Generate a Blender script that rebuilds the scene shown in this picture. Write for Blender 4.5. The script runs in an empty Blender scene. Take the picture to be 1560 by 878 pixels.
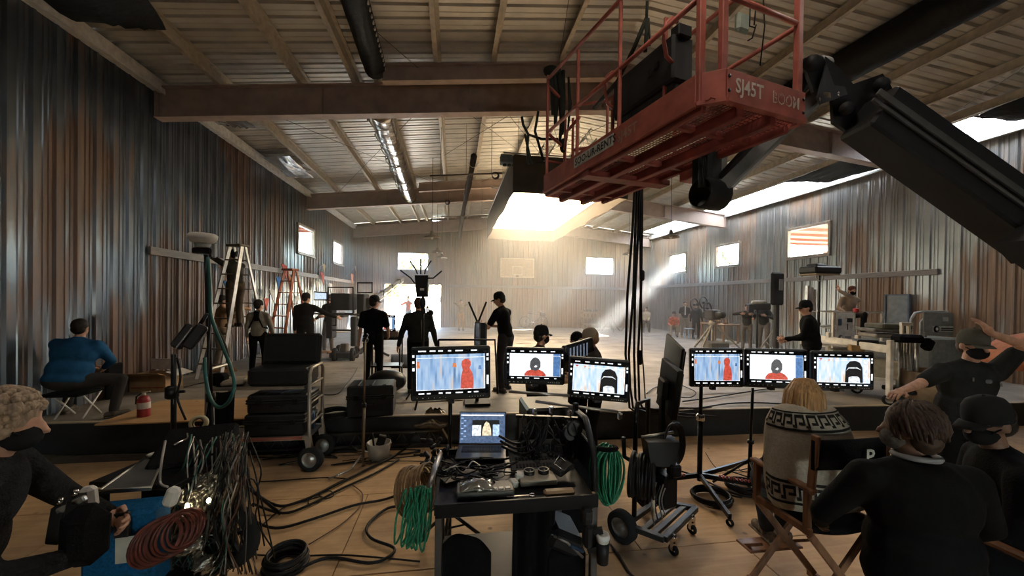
import bpy, bmesh, math, random
import numpy as np
from mathutils import Vector as V, Matrix as M4, Euler, noise as mnoise
random.seed(7)
C = bpy.context.scene.collection
SC = bpy.context.scene
PI = math.pi
# ------------------------------------------------------------------ camera
F_, YAW, PIT, ROL, CX_, CY_, CZ = 586., .150, -.008, .013, 780., 460.12, 2.08
def _basis():
    s, c = math.sin(YAW), math.cos(YAW); sp, cp = math.sin(PIT), math.cos(PIT); sr, cr = math.sin(ROL), math.cos(ROL)
    F = V((s*cp, c*cp, sp)); R = V((c, -s, 0)); U = R.cross(F)
    return F, cr*R+sr*U, cr*U-sr*R
FW, RT, UP = _basis()
cam = bpy.data.cameras.new('camera'); co = bpy.data.objects.new('camera', cam); C.objects.link(co)
cam.sensor_width = 36; cam.lens = 36*F_/1560; cam.shift_y = (CY_-439)/1560; cam.clip_start = .02; cam.clip_end = 300
co.matrix_world = M4(((RT.x, UP.x, -FW.x, 0), (RT.y, UP.y, -FW.y, 0), (RT.z, UP.z, -FW.z, CZ), (0, 0, 0, 1)))
SC.camera = co
# ------------------------------------------------------------------ sky, sun, exposure
W = bpy.data.worlds.new('sky'); SC.world = W; W.use_nodes = True
_n = W.node_tree.nodes; _bg = _n['Background']
_sky = _n.new('ShaderNodeTexSky'); _sky.sky_type = 'NISHITA'; _sky.sun_disc = False
_sky.sun_elevation = math.radians(33); _sky.sun_rotation = math.radians(70); _sky.air_density = 1.0; _sky.dust_density = 0.6
W.node_tree.links.new(_sky.outputs[0], _bg.inputs[0]); _bg.inputs[1].default_value = 4.5
_sd = bpy.data.lights.new('sun', 'SUN'); _so = bpy.data.objects.new('sun', _sd); C.objects.link(_so)
_sd.energy = 120.0; _sd.angle = math.radians(.6); _sd.color = (1, .95, .86)
_so.rotation_euler = V((-.80, -.26, -.545)).to_track_quat('-Z', 'Y').to_euler(); _so.location = (20, 20, 20)
SOFTBOX_POWER = 13.5
HAZE = 0.025
FILL_PENDANT_W = 16.0
SC.view_settings.view_transform = 'Standard'; SC.view_settings.look = 'None'
SC.view_settings.exposure = 0.75; SC.view_settings.gamma = 1; SC.view_settings.use_curve_mapping = False
SC.cycles.max_bounces = 7; SC.cycles.diffuse_bounces = 4; SC.cycles.glossy_bounces = 3; SC.cycles.transparent_max_bounces = 12
SC.cycles.volume_bounces = 0; SC.cycles.caustics_reflective = False; SC.cycles.caustics_refractive = False
SC.cycles.sample_clamp_indirect = 4.0; SC.cycles.volume_step_rate = 4.0
# pixel -> world (the photograph is 1560 x 878)
O_ = V((0, 0, CZ))
def ray(x, y): return FW + RT*((x-CX_)/F_) - UP*((y-CY_)/F_)
def atz(x, y, z): d = ray(x, y); return O_ + d*((z-CZ)/d.z)
def atx(x, y, X): d = ray(x, y); return O_ + d*(X/d.x)
def aty(x, y, Y): d = ray(x, y); return O_ + d*(Y/d.y)
def atd(x, y, D): return O_ + ray(x, y)*D
ST, XL, XR, YB, EZ, XM = .38, -5.574, 12.047, 22.517, 5.836, 3.24
SLOPE = .112
def roof_z(x): return 6.15 + SLOPE*(x-XL if x < XM else (XM-XL) - (x-XM))
# ------------------------------------------------------------------ mesh builder
class MB:
    def __init__(s): s.v = []; s.f = []; s.m = []; s.sm = []; s.cur = 0
    def add(s, vs, fs, smooth=False):
        o = len(s.v); s.v.extend(V(p) for p in vs)
        for f in fs: s.f.append(tuple(i+o for i in f)); s.m.append(s.cur); s.sm.append(smooth)
        return s
    def box(s, c, d, rot=None, b=0.0):
        hx, hy, hz = d[0]/2, d[1]/2, d[2]/2; b = min(b, hx*.9, hy*.9, hz*.9)
        R = rot if rot is not None else None
        if R is not None and not isinstance(R, M4): R = Euler(R).to_matrix()
        if R is not None: R = R.to_3x3()
        if b <= 0:
            p = [V((x*hx, y*hy, z*hz)) for x in (-1, 1) for y in (-1, 1) for z in (-1, 1)]
            f = [(0, 1, 3, 2), (4, 6, 7, 5), (0, 4, 5, 1), (2, 3, 7, 6), (0, 2, 6, 4), (1, 5, 7, 3)]
        else:
            p = []; ix = {}
            for x in (-1, 1):
                for y in (-1, 1):
                    for z in (-1, 1):
                        for a in range(3):
                            q = [x*hx, y*hy, z*hz]
                            for k in range(3):
                                if k != a: q[k] -= (x, y, z)[k]*b
                            ix[(x, y, z, a)] = len(p); p.append(V(q))
            f = []
            for a in range(3):
                u, w = (a+1) % 3, (a+2) % 3
                for sg in (-1, 1):
                    r = []
                    for (su, sw) in ((-1, -1), (1, -1), (1, 1), (-1, 1)):
                        k = [0, 0, 0]; k[a] = sg; k[u] = su; k[w] = sw; r.append(ix[(*k, a)])
                    f.append(tuple(r if sg > 0 else r[::-1]))
                for su in (-1, 1):
                    for sw in (-1, 1):
                        k0 = [0, 0, 0]; k0[a] = -1; k0[u] = su; k0[w] = sw; k1 = list(k0); k1[a] = 1
                        r = [ix[(*k0, u)], ix[(*k1, u)], ix[(*k1, w)], ix[(*k0, w)]]
                        f.append(tuple(r if su*sw < 0 else r[::-1]))
            for x in (-1, 1):
                for y in (-1, 1):
                    for z in (-1, 1):
                        r = [ix[(x, y, z, a)] for a in range(3)]; f.append(tuple(r if x*y*z > 0 else r[::-1]))
        if R is not None: p = [R @ q for q in p]
        c = V(c); return s.add([q+c for q in p], f)
    def bar(s, p0, p1, w, h=None, up=(0, 0, 1), b=0.0):
        h = w if h is None else h
        p0, p1 = V(p0), V(p1); d = p1-p0; L = d.length
        if L < 1e-6: return s
        d = d/L; u = V(up)
        if abs(d.dot(u)) > .98: u = V((1, 0, 0)) if abs(d.x) < .9 else V((0, 1, 0))
        x = u.cross(d).normalized(); z = d.cross(x)
        R = M4(((x.x, d.x, z.x), (x.y, d.y, z.y), (x.z, d.z, z.z))).to_4x4() if False else M4(((x.x, d.x, z.x, 0), (x.y, d.y, z.y, 0), (x.z, d.z, z.z, 0), (0, 0, 0, 1)))
        return s.box((p0+p1)/2, (w, L, h), R, b)
    def tube(s, pts, r, n=8, closed=False, caps=True):
        P = [V(p) for p in pts]; m = len(P); rs = r if isinstance(r, (list, tuple)) else [r]*m
        rings = []; prev = None
        for i in range(m):
            if closed: t = P[(i+1) % m]-P[i-1]
            else: t = (P[min(i+1, m-1)]-P[max(i-1, 0)])
            if t.length < 1e-9: t = V((0, 0, 1))
            t.normalize()
            if prev is None:
                a = V((0, 0, 1)) if abs(t.z) < .9 else V((1, 0, 0)); nrm = t.cross(a).normalized()
            else:
                nrm = prev - t*prev.dot(t)
                if nrm.length < 1e-6: nrm = t.orthogonal()
                nrm.normalize()
            prev = nrm; bn = t.cross(nrm)
            rings.append([P[i]+(nrm*math.cos(2*PI*k/n)+bn*math.sin(2*PI*k/n))*rs[i] for k in range(n)])
        vs = [p for R in rings for p in R]; fs = []
        for i in range(m if closed else m-1):
            a, b = i*n, ((i+1) % m)*n
            for k in range(n): fs.append((a+k, a+(k+1) % n, b+(k+1) % n, b+k))
        if caps and not closed: fs.append(tuple(range(n))[::-1]); fs.append(tuple(range((m-1)*n, m*n)))
        return s.add(vs, fs, True)
    def cyl(s, p0, p1, r0, r1=None, n=12): return s.tube([p0, p1], [r0, r0 if r1 is None else r1], n)
    def ell(s, c, r, nu=12, nv=8, rot=None):
        c = V(c); r = (r, r, r) if isinstance(r, (int, float)) else r
        R = None if rot is None else (rot.to_3x3() if isinstance(rot, M4) else Euler(rot).to_matrix())
        vs = []; fs = []
        for j in range(1, nv):
            th = PI*j/nv
            for i in range(nu):
                ph = 2*PI*i/nu; vs.append(V((r[0]*math.sin(th)*math.cos(ph), r[1]*math.sin(th)*math.sin(ph), r[2]*math.cos(th))))
        vs.append(V((0, 0, r[2]))); vs.append(V((0, 0, -r[2]))); t = len(vs)-2
        for j in range(nv-2):
            for i in range(nu):
                a = j*nu; fs.append((a+i, a+nu+i, a+nu+(i+1) % nu, a+(i+1) % nu))
        for i in range(nu): fs.append((t, i, (i+1) % nu)); a = (nv-2)*nu; fs.append((t+1, a+(i+1) % nu, a+i))
        if R is not None: vs = [R @ p for p in vs]
        return s.add([p+c for p in vs], fs, True)
    def lathe(s, prof, c=(0, 0, 0), n=24, axis=(0, 0, 1), smooth=True):
        q = V((0, 0, 1)).rotation_difference(V(axis)).to_matrix(); c = V(c); vs = []; fs = []
        for (r, z) in prof:
            for i in range(n): vs.append(q @ V((r*math.cos(2*PI*i/n), r*math.sin(2*PI*i/n), z)) + c)
        for j in range(len(prof)-1):
            for i in range(n): fs.append((j*n+i, j*n+(i+1) % n, (j+1)*n+(i+1) % n, (j+1)*n+i))
        return s.add(vs, fs, smooth)
    def disc(s, c, r, axis=(0, 0, 1), n=20, h=.004): a = V(axis).normalized()*h; return s.cyl(V(c), V(c)+a, r, r, n)
    def torus(s, c, R, r, axis=(0, 0, 1), n=24, m=8, a0=0, a1=2*PI):
        q = V((0, 0, 1)).rotation_difference(V(axis)).to_matrix(); c = V(c); full = abs(a1-a0) > 6.28
        k = n if full else n+1
        return s.tube([c+q @ V((R*math.cos(a0+(a1-a0)*i/n), R*math.sin(a0+(a1-a0)*i/n), 0)) for i in range(k)], r, m, closed=full)
    def prism(s, poly, o, ux, uy, h):
        o, ux, uy = V(o), V(ux), V(uy); nz = ux.cross(uy).normalized()*h; n = len(poly)
        a = [o+ux*p[0]+uy*p[1] for p in poly]; vs = a+[p+nz for p in a]
        fs = [tuple(range(n))[::-1], tuple(range(n, 2*n))]+[(i, (i+1) % n, n+(i+1) % n, n+i) for i in range(n)]
        return s.add(vs, fs)
    def quad(s, a, b, c, d): return s.add([a, b, c, d], [(0, 1, 2, 3)])
    def grid(s, fn, nu, nv, smooth=True, thick=0):
        vs = [V(fn(i/nu, j/nv)) for j in range(nv+1) for i in range(nu+1)]; w = nu+1
        fs = [(j*w+i, j*w+i+1, (j+1)*w+i+1, (j+1)*w+i) for j in range(nv) for i in range(nu)]
        if thick:
            nn = [V((0, 0, 0)) for _ in vs]
            for f in fs:
                q = (vs[f[2]]-vs[f[0]]).cross(vs[f[3]]-vs[f[1]])
                for i in f: nn[i] += q
            N = len(vs); vs = vs+[p-(n_.normalized() if n_.length > 0 else n_)*thick for p, n_ in zip(vs, nn)]
            fb = [tuple(i+N for i in f[::-1]) for f in fs]
            edge = [i for i in range(w)]+[j*w+nu for j in range(1, nv+1)]+[nv*w+i for i in range(nu-1, -1, -1)]+[j*w for j in range(nv-1, 0, -1)]
            fe = [(edge[(k+1) % len(edge)], edge[k], edge[k]+N, edge[(k+1) % len(edge)]+N) for k in range(len(edge))]
            fs = fs+fb+fe
        return s.add(vs, fs, smooth)
    def xf(s, mat, i0=0):
        for i in range(i0, len(s.v)): s.v[i] = mat @ s.v[i]
        return s
    def mesh(s, name, mats, off=None):
        me = bpy.data.meshes.new(name)
        o = off if off is not None else V((0, 0, 0))
        me.from_pydata([tuple(p-o) for p in s.v], [], s.f)
        mats = mats if isinstance(mats, (list, tuple)) else [mats]
        for m in mats: me.materials.append(m)
        if len(mats) > 1: me.polygons.foreach_set('material_index', s.m)
        me.polygons.foreach_set('use_smooth', s.sm); me.update()
        return me
def base_of(o):
    p = V((0, 0, 0))
    while o is not None: p = p + V(o.location); o = o.parent
    return p
def link(name, me, parent=None):
    o = bpy.data.objects.new(name, me); C.objects.link(o); o.parent = parent; return o
def tag(o, label=None, cat=None, group=None, kind=None):
    for k, v in (('label', label), ('category', cat), ('group', group), ('kind', kind)):
        if v: o[k] = v
    return o
def thing(name, label, cat, loc=(0, 0, 0), group=None, rz=0.0):
    o = bpy.data.objects.new(name, None); C.objects.link(o); o.location = loc; o.empty_display_size = .1; o.rotation_euler.z = rz
    return tag(o, label, cat, group)
def part(parent, name, mb, mat, label=None, w=True, kind=None):
    """w: the mesh was laid out in world coordinates (parent not rotated)"""
    o = link(name, mb.mesh(name, mat, base_of(parent) if w else None), parent)
    return tag(o, label, None, None, kind)
def solo(name, label, cat, mb, mat, loc=(0, 0, 0), group=None):
    o = link(name, mb.mesh(name, mat, V(loc))); o.location = loc; return tag(o, label, cat, group)
def struct(name, mb, mat, parent=None):
    o = link(name, mb.mesh(name, mat, base_of(parent) if parent else None), parent)
    if parent is None: o['kind'] = 'structure'
    return o
def islands(mb):
    par = list(range(len(mb.v)))
    def find(i):
        while par[i] != i: par[i] = par[par[i]]; i = par[i]
        return i
    for f in mb.f:
        a = find(f[0])
        for i in f[1:]: par[find(i)] = a
    gr = {}
    for k, f in enumerate(mb.f): gr.setdefault(find(f[0]), []).append(k)
    out = []
    for ks in gr.values():
        r = MB(); ix = {}
        for k in ks:
            for i in mb.f[k]:
                if i not in ix: ix[i] = len(r.v); r.v.append(mb.v[i])
            r.f.append(tuple(ix[i] for i in mb.f[k])); r.m.append(mb.m[k]); r.sm.append(mb.sm[k])
        out.append(r)
    return out
def parts(parent, name, mb, m_, label=None, w=True):
    """every separate piece a part of its own"""
    return [part(parent, name, q, m_, label, w) for q in islands(mb)]
def stuff(parent, name, mb, m_, label=None, w=True): return part(parent, name, mb, m_, label, w, kind='stuff')
def copy_tree(o, parent=None):
    c = o.copy(); C.objects.link(c); c.parent = parent
    for ch in o.children: copy_tree(ch, c)
    return c
def dup(root, loc, rz=None, label=None, scale=None):
    c = copy_tree(root); c.location = loc
    if rz is not None: c.rotation_euler.z = rz
    if label: c['label'] = label
    if scale: c.scale = (scale,)*3
    return c
_tx = {}
def text_mb(mb, s, o, ux, uy, size, depth=.002, bold=False):
    """flat lettering laid on a plane: o lower left, ux/uy unit axes"""
    k = (s, bold)
    if k not in _tx:
        cu = bpy.data.curves.new('t', 'FONT'); cu.body = s; cu.size = 1; cu.resolution_u = 2
        if bold: cu.offset = .018
        ob = bpy.data.objects.new('t', cu); C.objects.link(ob)
        me = ob.evaluated_get(bpy.context.evaluated_depsgraph_get()).to_mesh()
        _tx[k] = ([tuple(v.co) for v in me.vertices], [tuple(p.vertices) for p in me.polygons])
        ob.to_mesh_clear(); bpy.data.objects.remove(ob); bpy.data.curves.remove(cu)
    vs, fs = _tx[k]; o, ux, uy = V(o), V(ux), V(uy); nz = ux.cross(uy).normalized()*depth
    return mb.add([o+ux*(v[0]*size)+uy*(v[1]*size)+nz for v in vs], fs)
# ------------------------------------------------------------------ materials
_mc = {}
def mat(name, col, rough=.6, metal=0.0, var=.18, scale=9.0, bump=0.0, bscale=60.0, spec=.4, stretch=None, coat=0.0):
    if name in _mc: return _mc[name]
    if rough >= .75: spec = min(spec, .08)
    elif max(col) < .03: spec = min(spec, .22)
    m = bpy.data.materials.new(name); m.use_nodes = True; nt = m.node_tree; N = nt.nodes; L = nt.links; b = N['Principled BSDF']
    b.inputs['Roughness'].default_value = rough; b.inputs['Metallic'].default_value = metal; b.inputs['Specular IOR Level'].default_value = spec
    if coat: b.inputs['Coat Weight'].default_value = coat
    tc = N.new('ShaderNodeTexCoord'); src = tc.outputs['Object']
    if stretch:
        mp = N.new('ShaderNodeMapping'); mp.inputs['Scale'].default_value = stretch; L.new(src, mp.inputs[0]); src = mp.outputs[0]
    nz = N.new('ShaderNodeTexNoise'); nz.inputs['Scale'].default_value = scale; nz.inputs['Detail'].default_value = 3; L.new(src, nz.inputs[0])
    cr = N.new('ShaderNodeValToRGB'); c = V(col[:3])
    cr.color_ramp.elements[0].position = .3; cr.color_ramp.elements[1].position = .7
    cr.color_ramp.elements[0].color = (*(c*(1-var)), 1); cr.color_ramp.elements[1].color = (*(min(1, x*(1+var)) for x in c), 1)
    L.new(nz.outputs[0], cr.inputs[0]); L.new(cr.outputs[0], b.inputs['Base Color'])
    if bump:
        n2 = N.new('ShaderNodeTexNoise'); n2.inputs['Scale'].default_value = bscale; n2.inputs['Detail'].default_value = 2; L.new(src, n2.inputs[0])
        bp = N.new('ShaderNodeBump'); bp.inputs['Strength'].default_value = bump; bp.inputs['Distance'].default_value = .02
        L.new(n2.outputs[0], bp.inputs['Height']); L.new(bp.outputs[0], b.inputs['Normal'])
    _mc[name] = m; return m
def emit(name, col, strength):
    if name in _mc: return _mc[name]
    m = bpy.data.materials.new(name); m.use_nodes = True; nt = m.node_tree; b = nt.nodes['Principled BSDF']
    b.inputs['Base Color'].default_value = (.02, .02, .02, 1); b.inputs['Roughness'].default_value = .3
    b.inputs['Emission Strength'].default_value = strength
    tc = nt.nodes.new('ShaderNodeTexCoord'); nz = nt.nodes.new('ShaderNodeTexNoise'); nz.inputs['Scale'].default_value = 55; nz.inputs['Detail'].default_value = 3; nt.links.new(tc.outputs['Object'], nz.inputs[0])
    cr = nt.nodes.new('ShaderNodeValToRGB'); cr.color_ramp.elements[0].position = .35; cr.color_ramp.elements[1].position = .65; cr.color_ramp.elements[0].color = (*(c*.62 for c in col), 1); cr.color_ramp.elements[1].color = (*(min(1, c*1.2) for c in col), 1)
    nt.links.new(nz.outputs[0], cr.inputs[0]); nt.links.new(cr.outputs[0], b.inputs['Emission Color'])
    _mc[name] = m; return m
def sheet_metal(name, greys, rusts, thr, metal, rough, pitch=.305, vs=.30):
    """ribbed sheet: every rib strip has its own run of rust; grime of its own, no light in it"""
    m = bpy.data.materials.new(name); m.use_nodes = True; nt = m.node_tree; N = nt.nodes; L = nt.links; b = N['Principled BSDF']
    geo = N.new('ShaderNodeNewGeometry'); sx = N.new('ShaderNodeSeparateXYZ'); L.new(geo.outputs['Position'], sx.inputs[0])
    ad = N.new('ShaderNodeMath'); ad.operation = 'ADD'; L.new(sx.outputs[0], ad.inputs[0]); L.new(sx.outputs[1], ad.inputs[1])
    sn = N.new('ShaderNodeMath'); sn.operation = 'SNAP'; sn.inputs[1].default_value = pitch; L.new(ad.outputs[0], sn.inputs[0])
    def comb(k, z):
        mu = N.new('ShaderNodeMath'); mu.operation = 'MULTIPLY'; mu.inputs[1].default_value = k; L.new(sn.outputs[0], mu.inputs[0])
        mz = N.new('ShaderNodeMath'); mz.operation = 'MULTIPLY'; mz.inputs[1].default_value = z; L.new(sx.outputs[2], mz.inputs[0])
        c = N.new('ShaderNodeCombineXYZ'); L.new(mu.outputs[0], c.inputs[0]); L.new(mz.outputs[0], c.inputs[2]); return c
    c1 = comb(.62, vs); n1 = N.new('ShaderNodeTexNoise'); n1.inputs['Scale'].default_value = 1; n1.inputs['Detail'].default_value = 1.5; L.new(c1.outputs[0], n1.inputs[0])
    mp = N.new('ShaderNodeMapping'); mp.inputs['Scale'].default_value = (9, 9, .9); L.new(geo.outputs['Position'], mp.inputs[0])
    n2 = N.new('ShaderNodeTexNoise'); n2.inputs['Scale'].default_value = 1; n2.inputs['Detail'].default_value = 4; L.new(mp.outputs[0], n2.inputs[0])
    mx = N.new('ShaderNodeMix'); mx.inputs[0].default_value = .28; L.new(n1.outputs[0], mx.inputs[2]); L.new(n2.outputs[0], mx.inputs[3])
    rp = N.new('ShaderNodeValToRGB'); e = rp.color_ramp.elements; e[0].position = thr-.035; e[1].position = thr+.045
    e[0].color = (0, 0, 0, 1); e[1].color = (1, 1, 1, 1); L.new(mx.outputs[0], rp.inputs[0])
    n3 = N.new('ShaderNodeTexNoise'); n3.inputs['Scale'].default_value = 2.1; n3.inputs['Detail'].default_value = 3; L.new(comb(1.9, .35).outputs[0], n3.inputs[0])
    g = N.new('ShaderNodeValToRGB'); g.color_ramp.elements[0].position = .3; g.color_ramp.elements[1].position = .7
    g.color_ramp.elements[0].color = (*greys[0], 1); g.color_ramp.elements[1].color = (*greys[1], 1); L.new(n3.outputs[0], g.inputs[0])
    r = N.new('ShaderNodeValToRGB'); r.color_ramp.elements[0].position = .32; r.color_ramp.elements[1].position = .66
    r.color_ramp.elements[0].color = (*rusts[0], 1); r.color_ramp.elements[1].color = (*rusts[1], 1); L.new(n2.outputs[0], r.inputs[0])
    m2 = N.new('ShaderNodeMix'); m2.data_type = 'RGBA'; L.new(rp.outputs[0], m2.inputs[0]); L.new(g.outputs[0], m2.inputs[6]); L.new(r.outputs[0], m2.inputs[7])
    L.new(m2.outputs[2], b.inputs['Base Color'])
    mm = N.new('ShaderNodeMath'); mm.operation = 'MULTIPLY_ADD'; mm.inputs[1].default_value = -metal*.9; mm.inputs[2].default_value = metal; L.new(rp.outputs[0], mm.inputs[0]); L.new(mm.outputs[0], b.inputs['Metallic'])
    mr = N.new('ShaderNodeMath'); mr.operation = 'MULTIPLY_ADD'; mr.inputs[1].default_value = .3; mr.inputs[2].default_value = rough; L.new(rp.outputs[0], mr.inputs[0]); L.new(mr.outputs[0], b.inputs['Roughness'])
    return m
def glassy(name, tint, gloss=.06):
    m = bpy.data.materials.new(name); m.use_nodes = True; nt = m.node_tree; N = nt.nodes; N.remove(N['Principled BSDF'])
    t = N.new('ShaderNodeBsdfTransparent'); t.inputs[0].default_value = (*tint, 1); g = N.new('ShaderNodeBsdfGlossy'); g.inputs['Roughness'].default_value = .08
    tc = N.new('ShaderNodeTexCoord'); nz = N.new('ShaderNodeTexNoise'); nz.inputs['Scale'].default_value = 3; nt.links.new(tc.outputs['Object'], nz.inputs[0])
    mu = N.new('ShaderNodeMath'); mu.operation = 'MULTIPLY'; mu.inputs[1].default_value = gloss*2; nt.links.new(nz.outputs[0], mu.inputs[0])
    mx = N.new('ShaderNodeMixShader'); nt.links.new(mu.outputs[0], mx.inputs[0]); nt.links.new(t.outputs[0], mx.inputs[1]); nt.links.new(g.outputs[0], mx.inputs[2])
    nt.links.new(mx.outputs[0], N['Material Output'].inputs[0]); return m
def translucent(name, col, k=.7):
    m = bpy.data.materials.new(name); m.use_nodes = True; nt = m.node_tree; N = nt.nodes; N.remove(N['Principled BSDF'])
    t = N.new('ShaderNodeBsdfTranslucent'); d = N.new('ShaderNodeBsdfDiffuse'); t.inputs[0].default_value = (*col, 1)
    tc = N.new('ShaderNodeTexCoord'); nz = N.new('ShaderNodeTexNoise'); nz.inputs['Scale'].default_value = 5; nt.links.new(tc.outputs['Object'], nz.inputs[0])
    cr = N.new('ShaderNodeValToRGB'); cr.color_ramp.elements[0].color = (*(x*.75 for x in col), 1); cr.color_ramp.elements[1].color = (*col, 1)
    nt.links.new(nz.outputs[0], cr.inputs[0]); nt.links.new(cr.outputs[0], d.inputs[0]); nt.links.new(cr.outputs[0], t.inputs[0])
    mx = N.new('ShaderNodeMixShader'); mx.inputs[0].default_value = k; nt.links.new(d.outputs[0], mx.inputs[1]); nt.links.new(t.outputs[0], mx.inputs[2])
    nt.links.new(mx.outputs[0], N['Material Output'].inputs[0]); return m
def plywood(name, c0, c1, dirt):
    m = bpy.data.materials.new(name); m.use_nodes = True; nt = m.node_tree; N = nt.nodes; L = nt.links; b = N['Principled BSDF']
    geo = N.new('ShaderNodeNewGeometry'); oi = N.new('ShaderNodeObjectInfo')
    mp = N.new('ShaderNodeMapping'); mp.inputs['Scale'].default_value = (1.2, 14, 1); L.new(geo.outputs['Position'], mp.inputs[0])
    ad = N.new('ShaderNodeVectorMath'); ad.operation = 'ADD'; L.new(mp.outputs[0], ad.inputs[0]); mu = N.new('ShaderNodeMath'); mu.operation = 'MULTIPLY'; mu.inputs[1].default_value = 40
    L.new(oi.outputs['Random'], mu.inputs[0]); L.new(mu.outputs[0], ad.inputs[1])
    n1 = N.new('ShaderNodeTexNoise'); n1.inputs['Scale'].default_value = 1.5; n1.inputs['Detail'].default_value = 4; n1.inputs['Distortion'].default_value = .6; L.new(ad.outputs[0], n1.inputs[0])
    r = N.new('ShaderNodeValToRGB'); r.color_ramp.elements[0].position = .3; r.color_ramp.elements[1].position = .7
    r.color_ramp.elements[0].color = (*c0, 1); r.color_ramp.elements[1].color = (*c1, 1); L.new(n1.outputs[0], r.inputs[0])
    n2 = N.new('ShaderNodeTexNoise'); n2.inputs['Scale'].default_value = 1.1; n2.inputs['Detail'].default_value = 6; n2.inputs['Roughness'].default_value = .7; L.new(geo.outputs['Position'], n2.inputs[0])
    r2 = N.new('ShaderNodeValToRGB'); r2.color_ramp.elements[0].position = .42; r2.color_ramp.elements[1].position = .66; L.new(n2.outputs[0], r2.inputs[0])
    vo = N.new('ShaderNodeTexVoronoi'); vo.inputs['Scale'].default_value = 3.2; L.new(geo.outputs['Position'], vo.inputs[0])
    r3 = N.new('ShaderNodeValToRGB'); r3.color_ramp.elements[0].position = .04; r3.color_ramp.elements[1].position = .09; r3.color_ramp.elements[0].color = (.35, .35, .35, 1); L.new(vo.outputs['Distance'], r3.inputs[0])
    mk = N.new('ShaderNodeMix'); mk.data_type = 'RGBA'; mk.blend_type = 'MULTIPLY'; mk.inputs[0].default_value = 1; L.new(r.outputs[0], mk.inputs[6]); L.new(r3.outputs[0], mk.inputs[7])
    mx = N.new('ShaderNodeMix'); mx.data_type = 'RGBA'; sc = N.new('ShaderNodeMath'); sc.operation = 'MULTIPLY'; sc.inputs[1].default_value = .55; L.new(r2.outputs[0], sc.inputs[0]); L.new(sc.outputs[0], mx.inputs[0])
    L.new(mk.outputs[2], mx.inputs[6]); mx.inputs[7].default_value = (*dirt, 1); L.new(mx.outputs[2], b.inputs['Base Color'])
    b.inputs['Roughness'].default_value = .62; b.inputs['Specular IOR Level'].default_value = .3
    bp = N.new('ShaderNodeBump'); bp.inputs['Strength'].default_value = .15; L.new(n1.outputs[0], bp.inputs['Height']); L.new(bp.outputs[0], b.inputs['Normal'])
    return m
BLK = mat('black_plastic', (.013, .013, .0135), .45)
BLKM = mat('black_metal', (.016, .016, .017), .38, .6)
BLKC = mat('black_cloth', (.0065, .0065, .007), .9, bump=.3, bscale=120)
RUBB = mat('black_rubber', (.018, .018, .018), .8)
CABLE = mat('cable_black', (.008, .0075, .0075), .5)
STEEL = mat('bare_steel', (.42, .40, .37), .35, .9)
CHROM = mat('chrome', (.6, .58, .55), .18, 1.0, .05)
ALU = mat('aluminium', (.5, .49, .46), .4, .85)
WHITEP = mat('white_plastic', (.62, .60, .55), .5)
SKIN = mat('skin_light', (.50, .28, .19), .55, scale=30)
SKIND = mat('skin_dark', (.16, .085, .055), .55, scale=30)
HAIRD = mat('hair_dark', (.018, .013, .010), .6, var=.5, scale=40, stretch=(1, 1, .2))
WOOD = mat('chair_wood', (.23, .11, .055), .45, scale=6, var=.3, stretch=(3, 3, .6))
# ================================================================== THE BUILDING
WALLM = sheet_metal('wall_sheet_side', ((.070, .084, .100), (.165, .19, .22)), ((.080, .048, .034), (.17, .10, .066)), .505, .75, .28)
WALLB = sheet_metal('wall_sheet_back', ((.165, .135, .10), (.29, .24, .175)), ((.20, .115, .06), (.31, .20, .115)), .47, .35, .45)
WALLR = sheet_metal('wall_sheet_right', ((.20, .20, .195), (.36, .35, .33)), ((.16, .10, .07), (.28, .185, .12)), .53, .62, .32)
ROOFM = mat('roof_sheet', (.66, .62, .54), .38, .35, .12, 2.5)
PURL = mat('purlin_primer', (.50, .43, .33), .5, .3)
RAFT = mat('rafter_primer', (.47, .355, .285), .55, .1, .15, 4)
TRIMW = mat('eave_trim', (.78, .75, .68), .5, .2)
WFRAME = mat('window_trim', (.20, .155, .12), .5, .3)
RAILM = mat('rail_board', (.20, .17, .15), .6, .1, .2, 3, stretch=(1, 1, 8))
GLASS = glassy('pane_glass', (.93, .95, .95))
P_ = .305
def rib_profile(n):
    pts = []
    for k in range(n):
        b = k*P_
        pts += [(b, 0), (b+.075, 0), (b+.085, .012), (b+.105, .012), (b+.115, 0), (b+.15, 0), (b+.16, .012), (b+.18, .012), (b+.19, 0), (b+.215, 0), (b+.238, .034), (b+.275, .034), (b+.2975, 0)]
    return pts+[(n*P_, 0)]
def wall_panel(mb, org, ux, inward, z0, ztop, u0, holes, n=3):
    """org at u=0; ux along the wall; ztop(u) top; holes (ua, ub, za, zb)"""
    pts = rib_profile(n); ux = V(ux); inn = V(inward)
    cuts = sorted({u0+p[0] for p in pts} | {h for ho in holes for h in ho[:2] if u0 < h < u0+n*P_})
    def dep(u):
        t = u-u0
        for a, b in zip(pts, pts[1:]):
            if a[0]-1e-6 <= t <= b[0]+1e-6: return a[1]+(b[1]-a[1])*(t-a[0])/max(1e-6, b[0]-a[0])
        return 0
    flip = ux.cross(V((0, 0, 1))).dot(inn) < 0
    for a, b in zip(cuts, cuts[1:]):
        if b-a < 1e-5: continue
        m = (a+b)/2; top = min(ztop(a), ztop(b)); spans = []; lo = z0
        for h in sorted((h for h in holes if h[0] < m < h[1]), key=lambda h: h[2]):
            if h[2] > lo+.02: spans.append((lo, h[2]))
            lo = h[3]
        spans.append((lo, None))
        for za, zb in spans:
            A = V(org)+ux*a+inn*dep(a); B = V(org)+ux*b+inn*dep(b)
            q = [(A.x, A.y, za), (B.x, B.y, za), (B.x, B.y, zb if zb else ztop(b)), (A.x, A.y, zb if zb else ztop(a))]
            mb.quad(*(q[::-1] if flip else q))
WIN_L = [(14.75, 16.25, 3.70, 4.62), (18.75, 20.25, 3.70, 4.62)]
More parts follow.
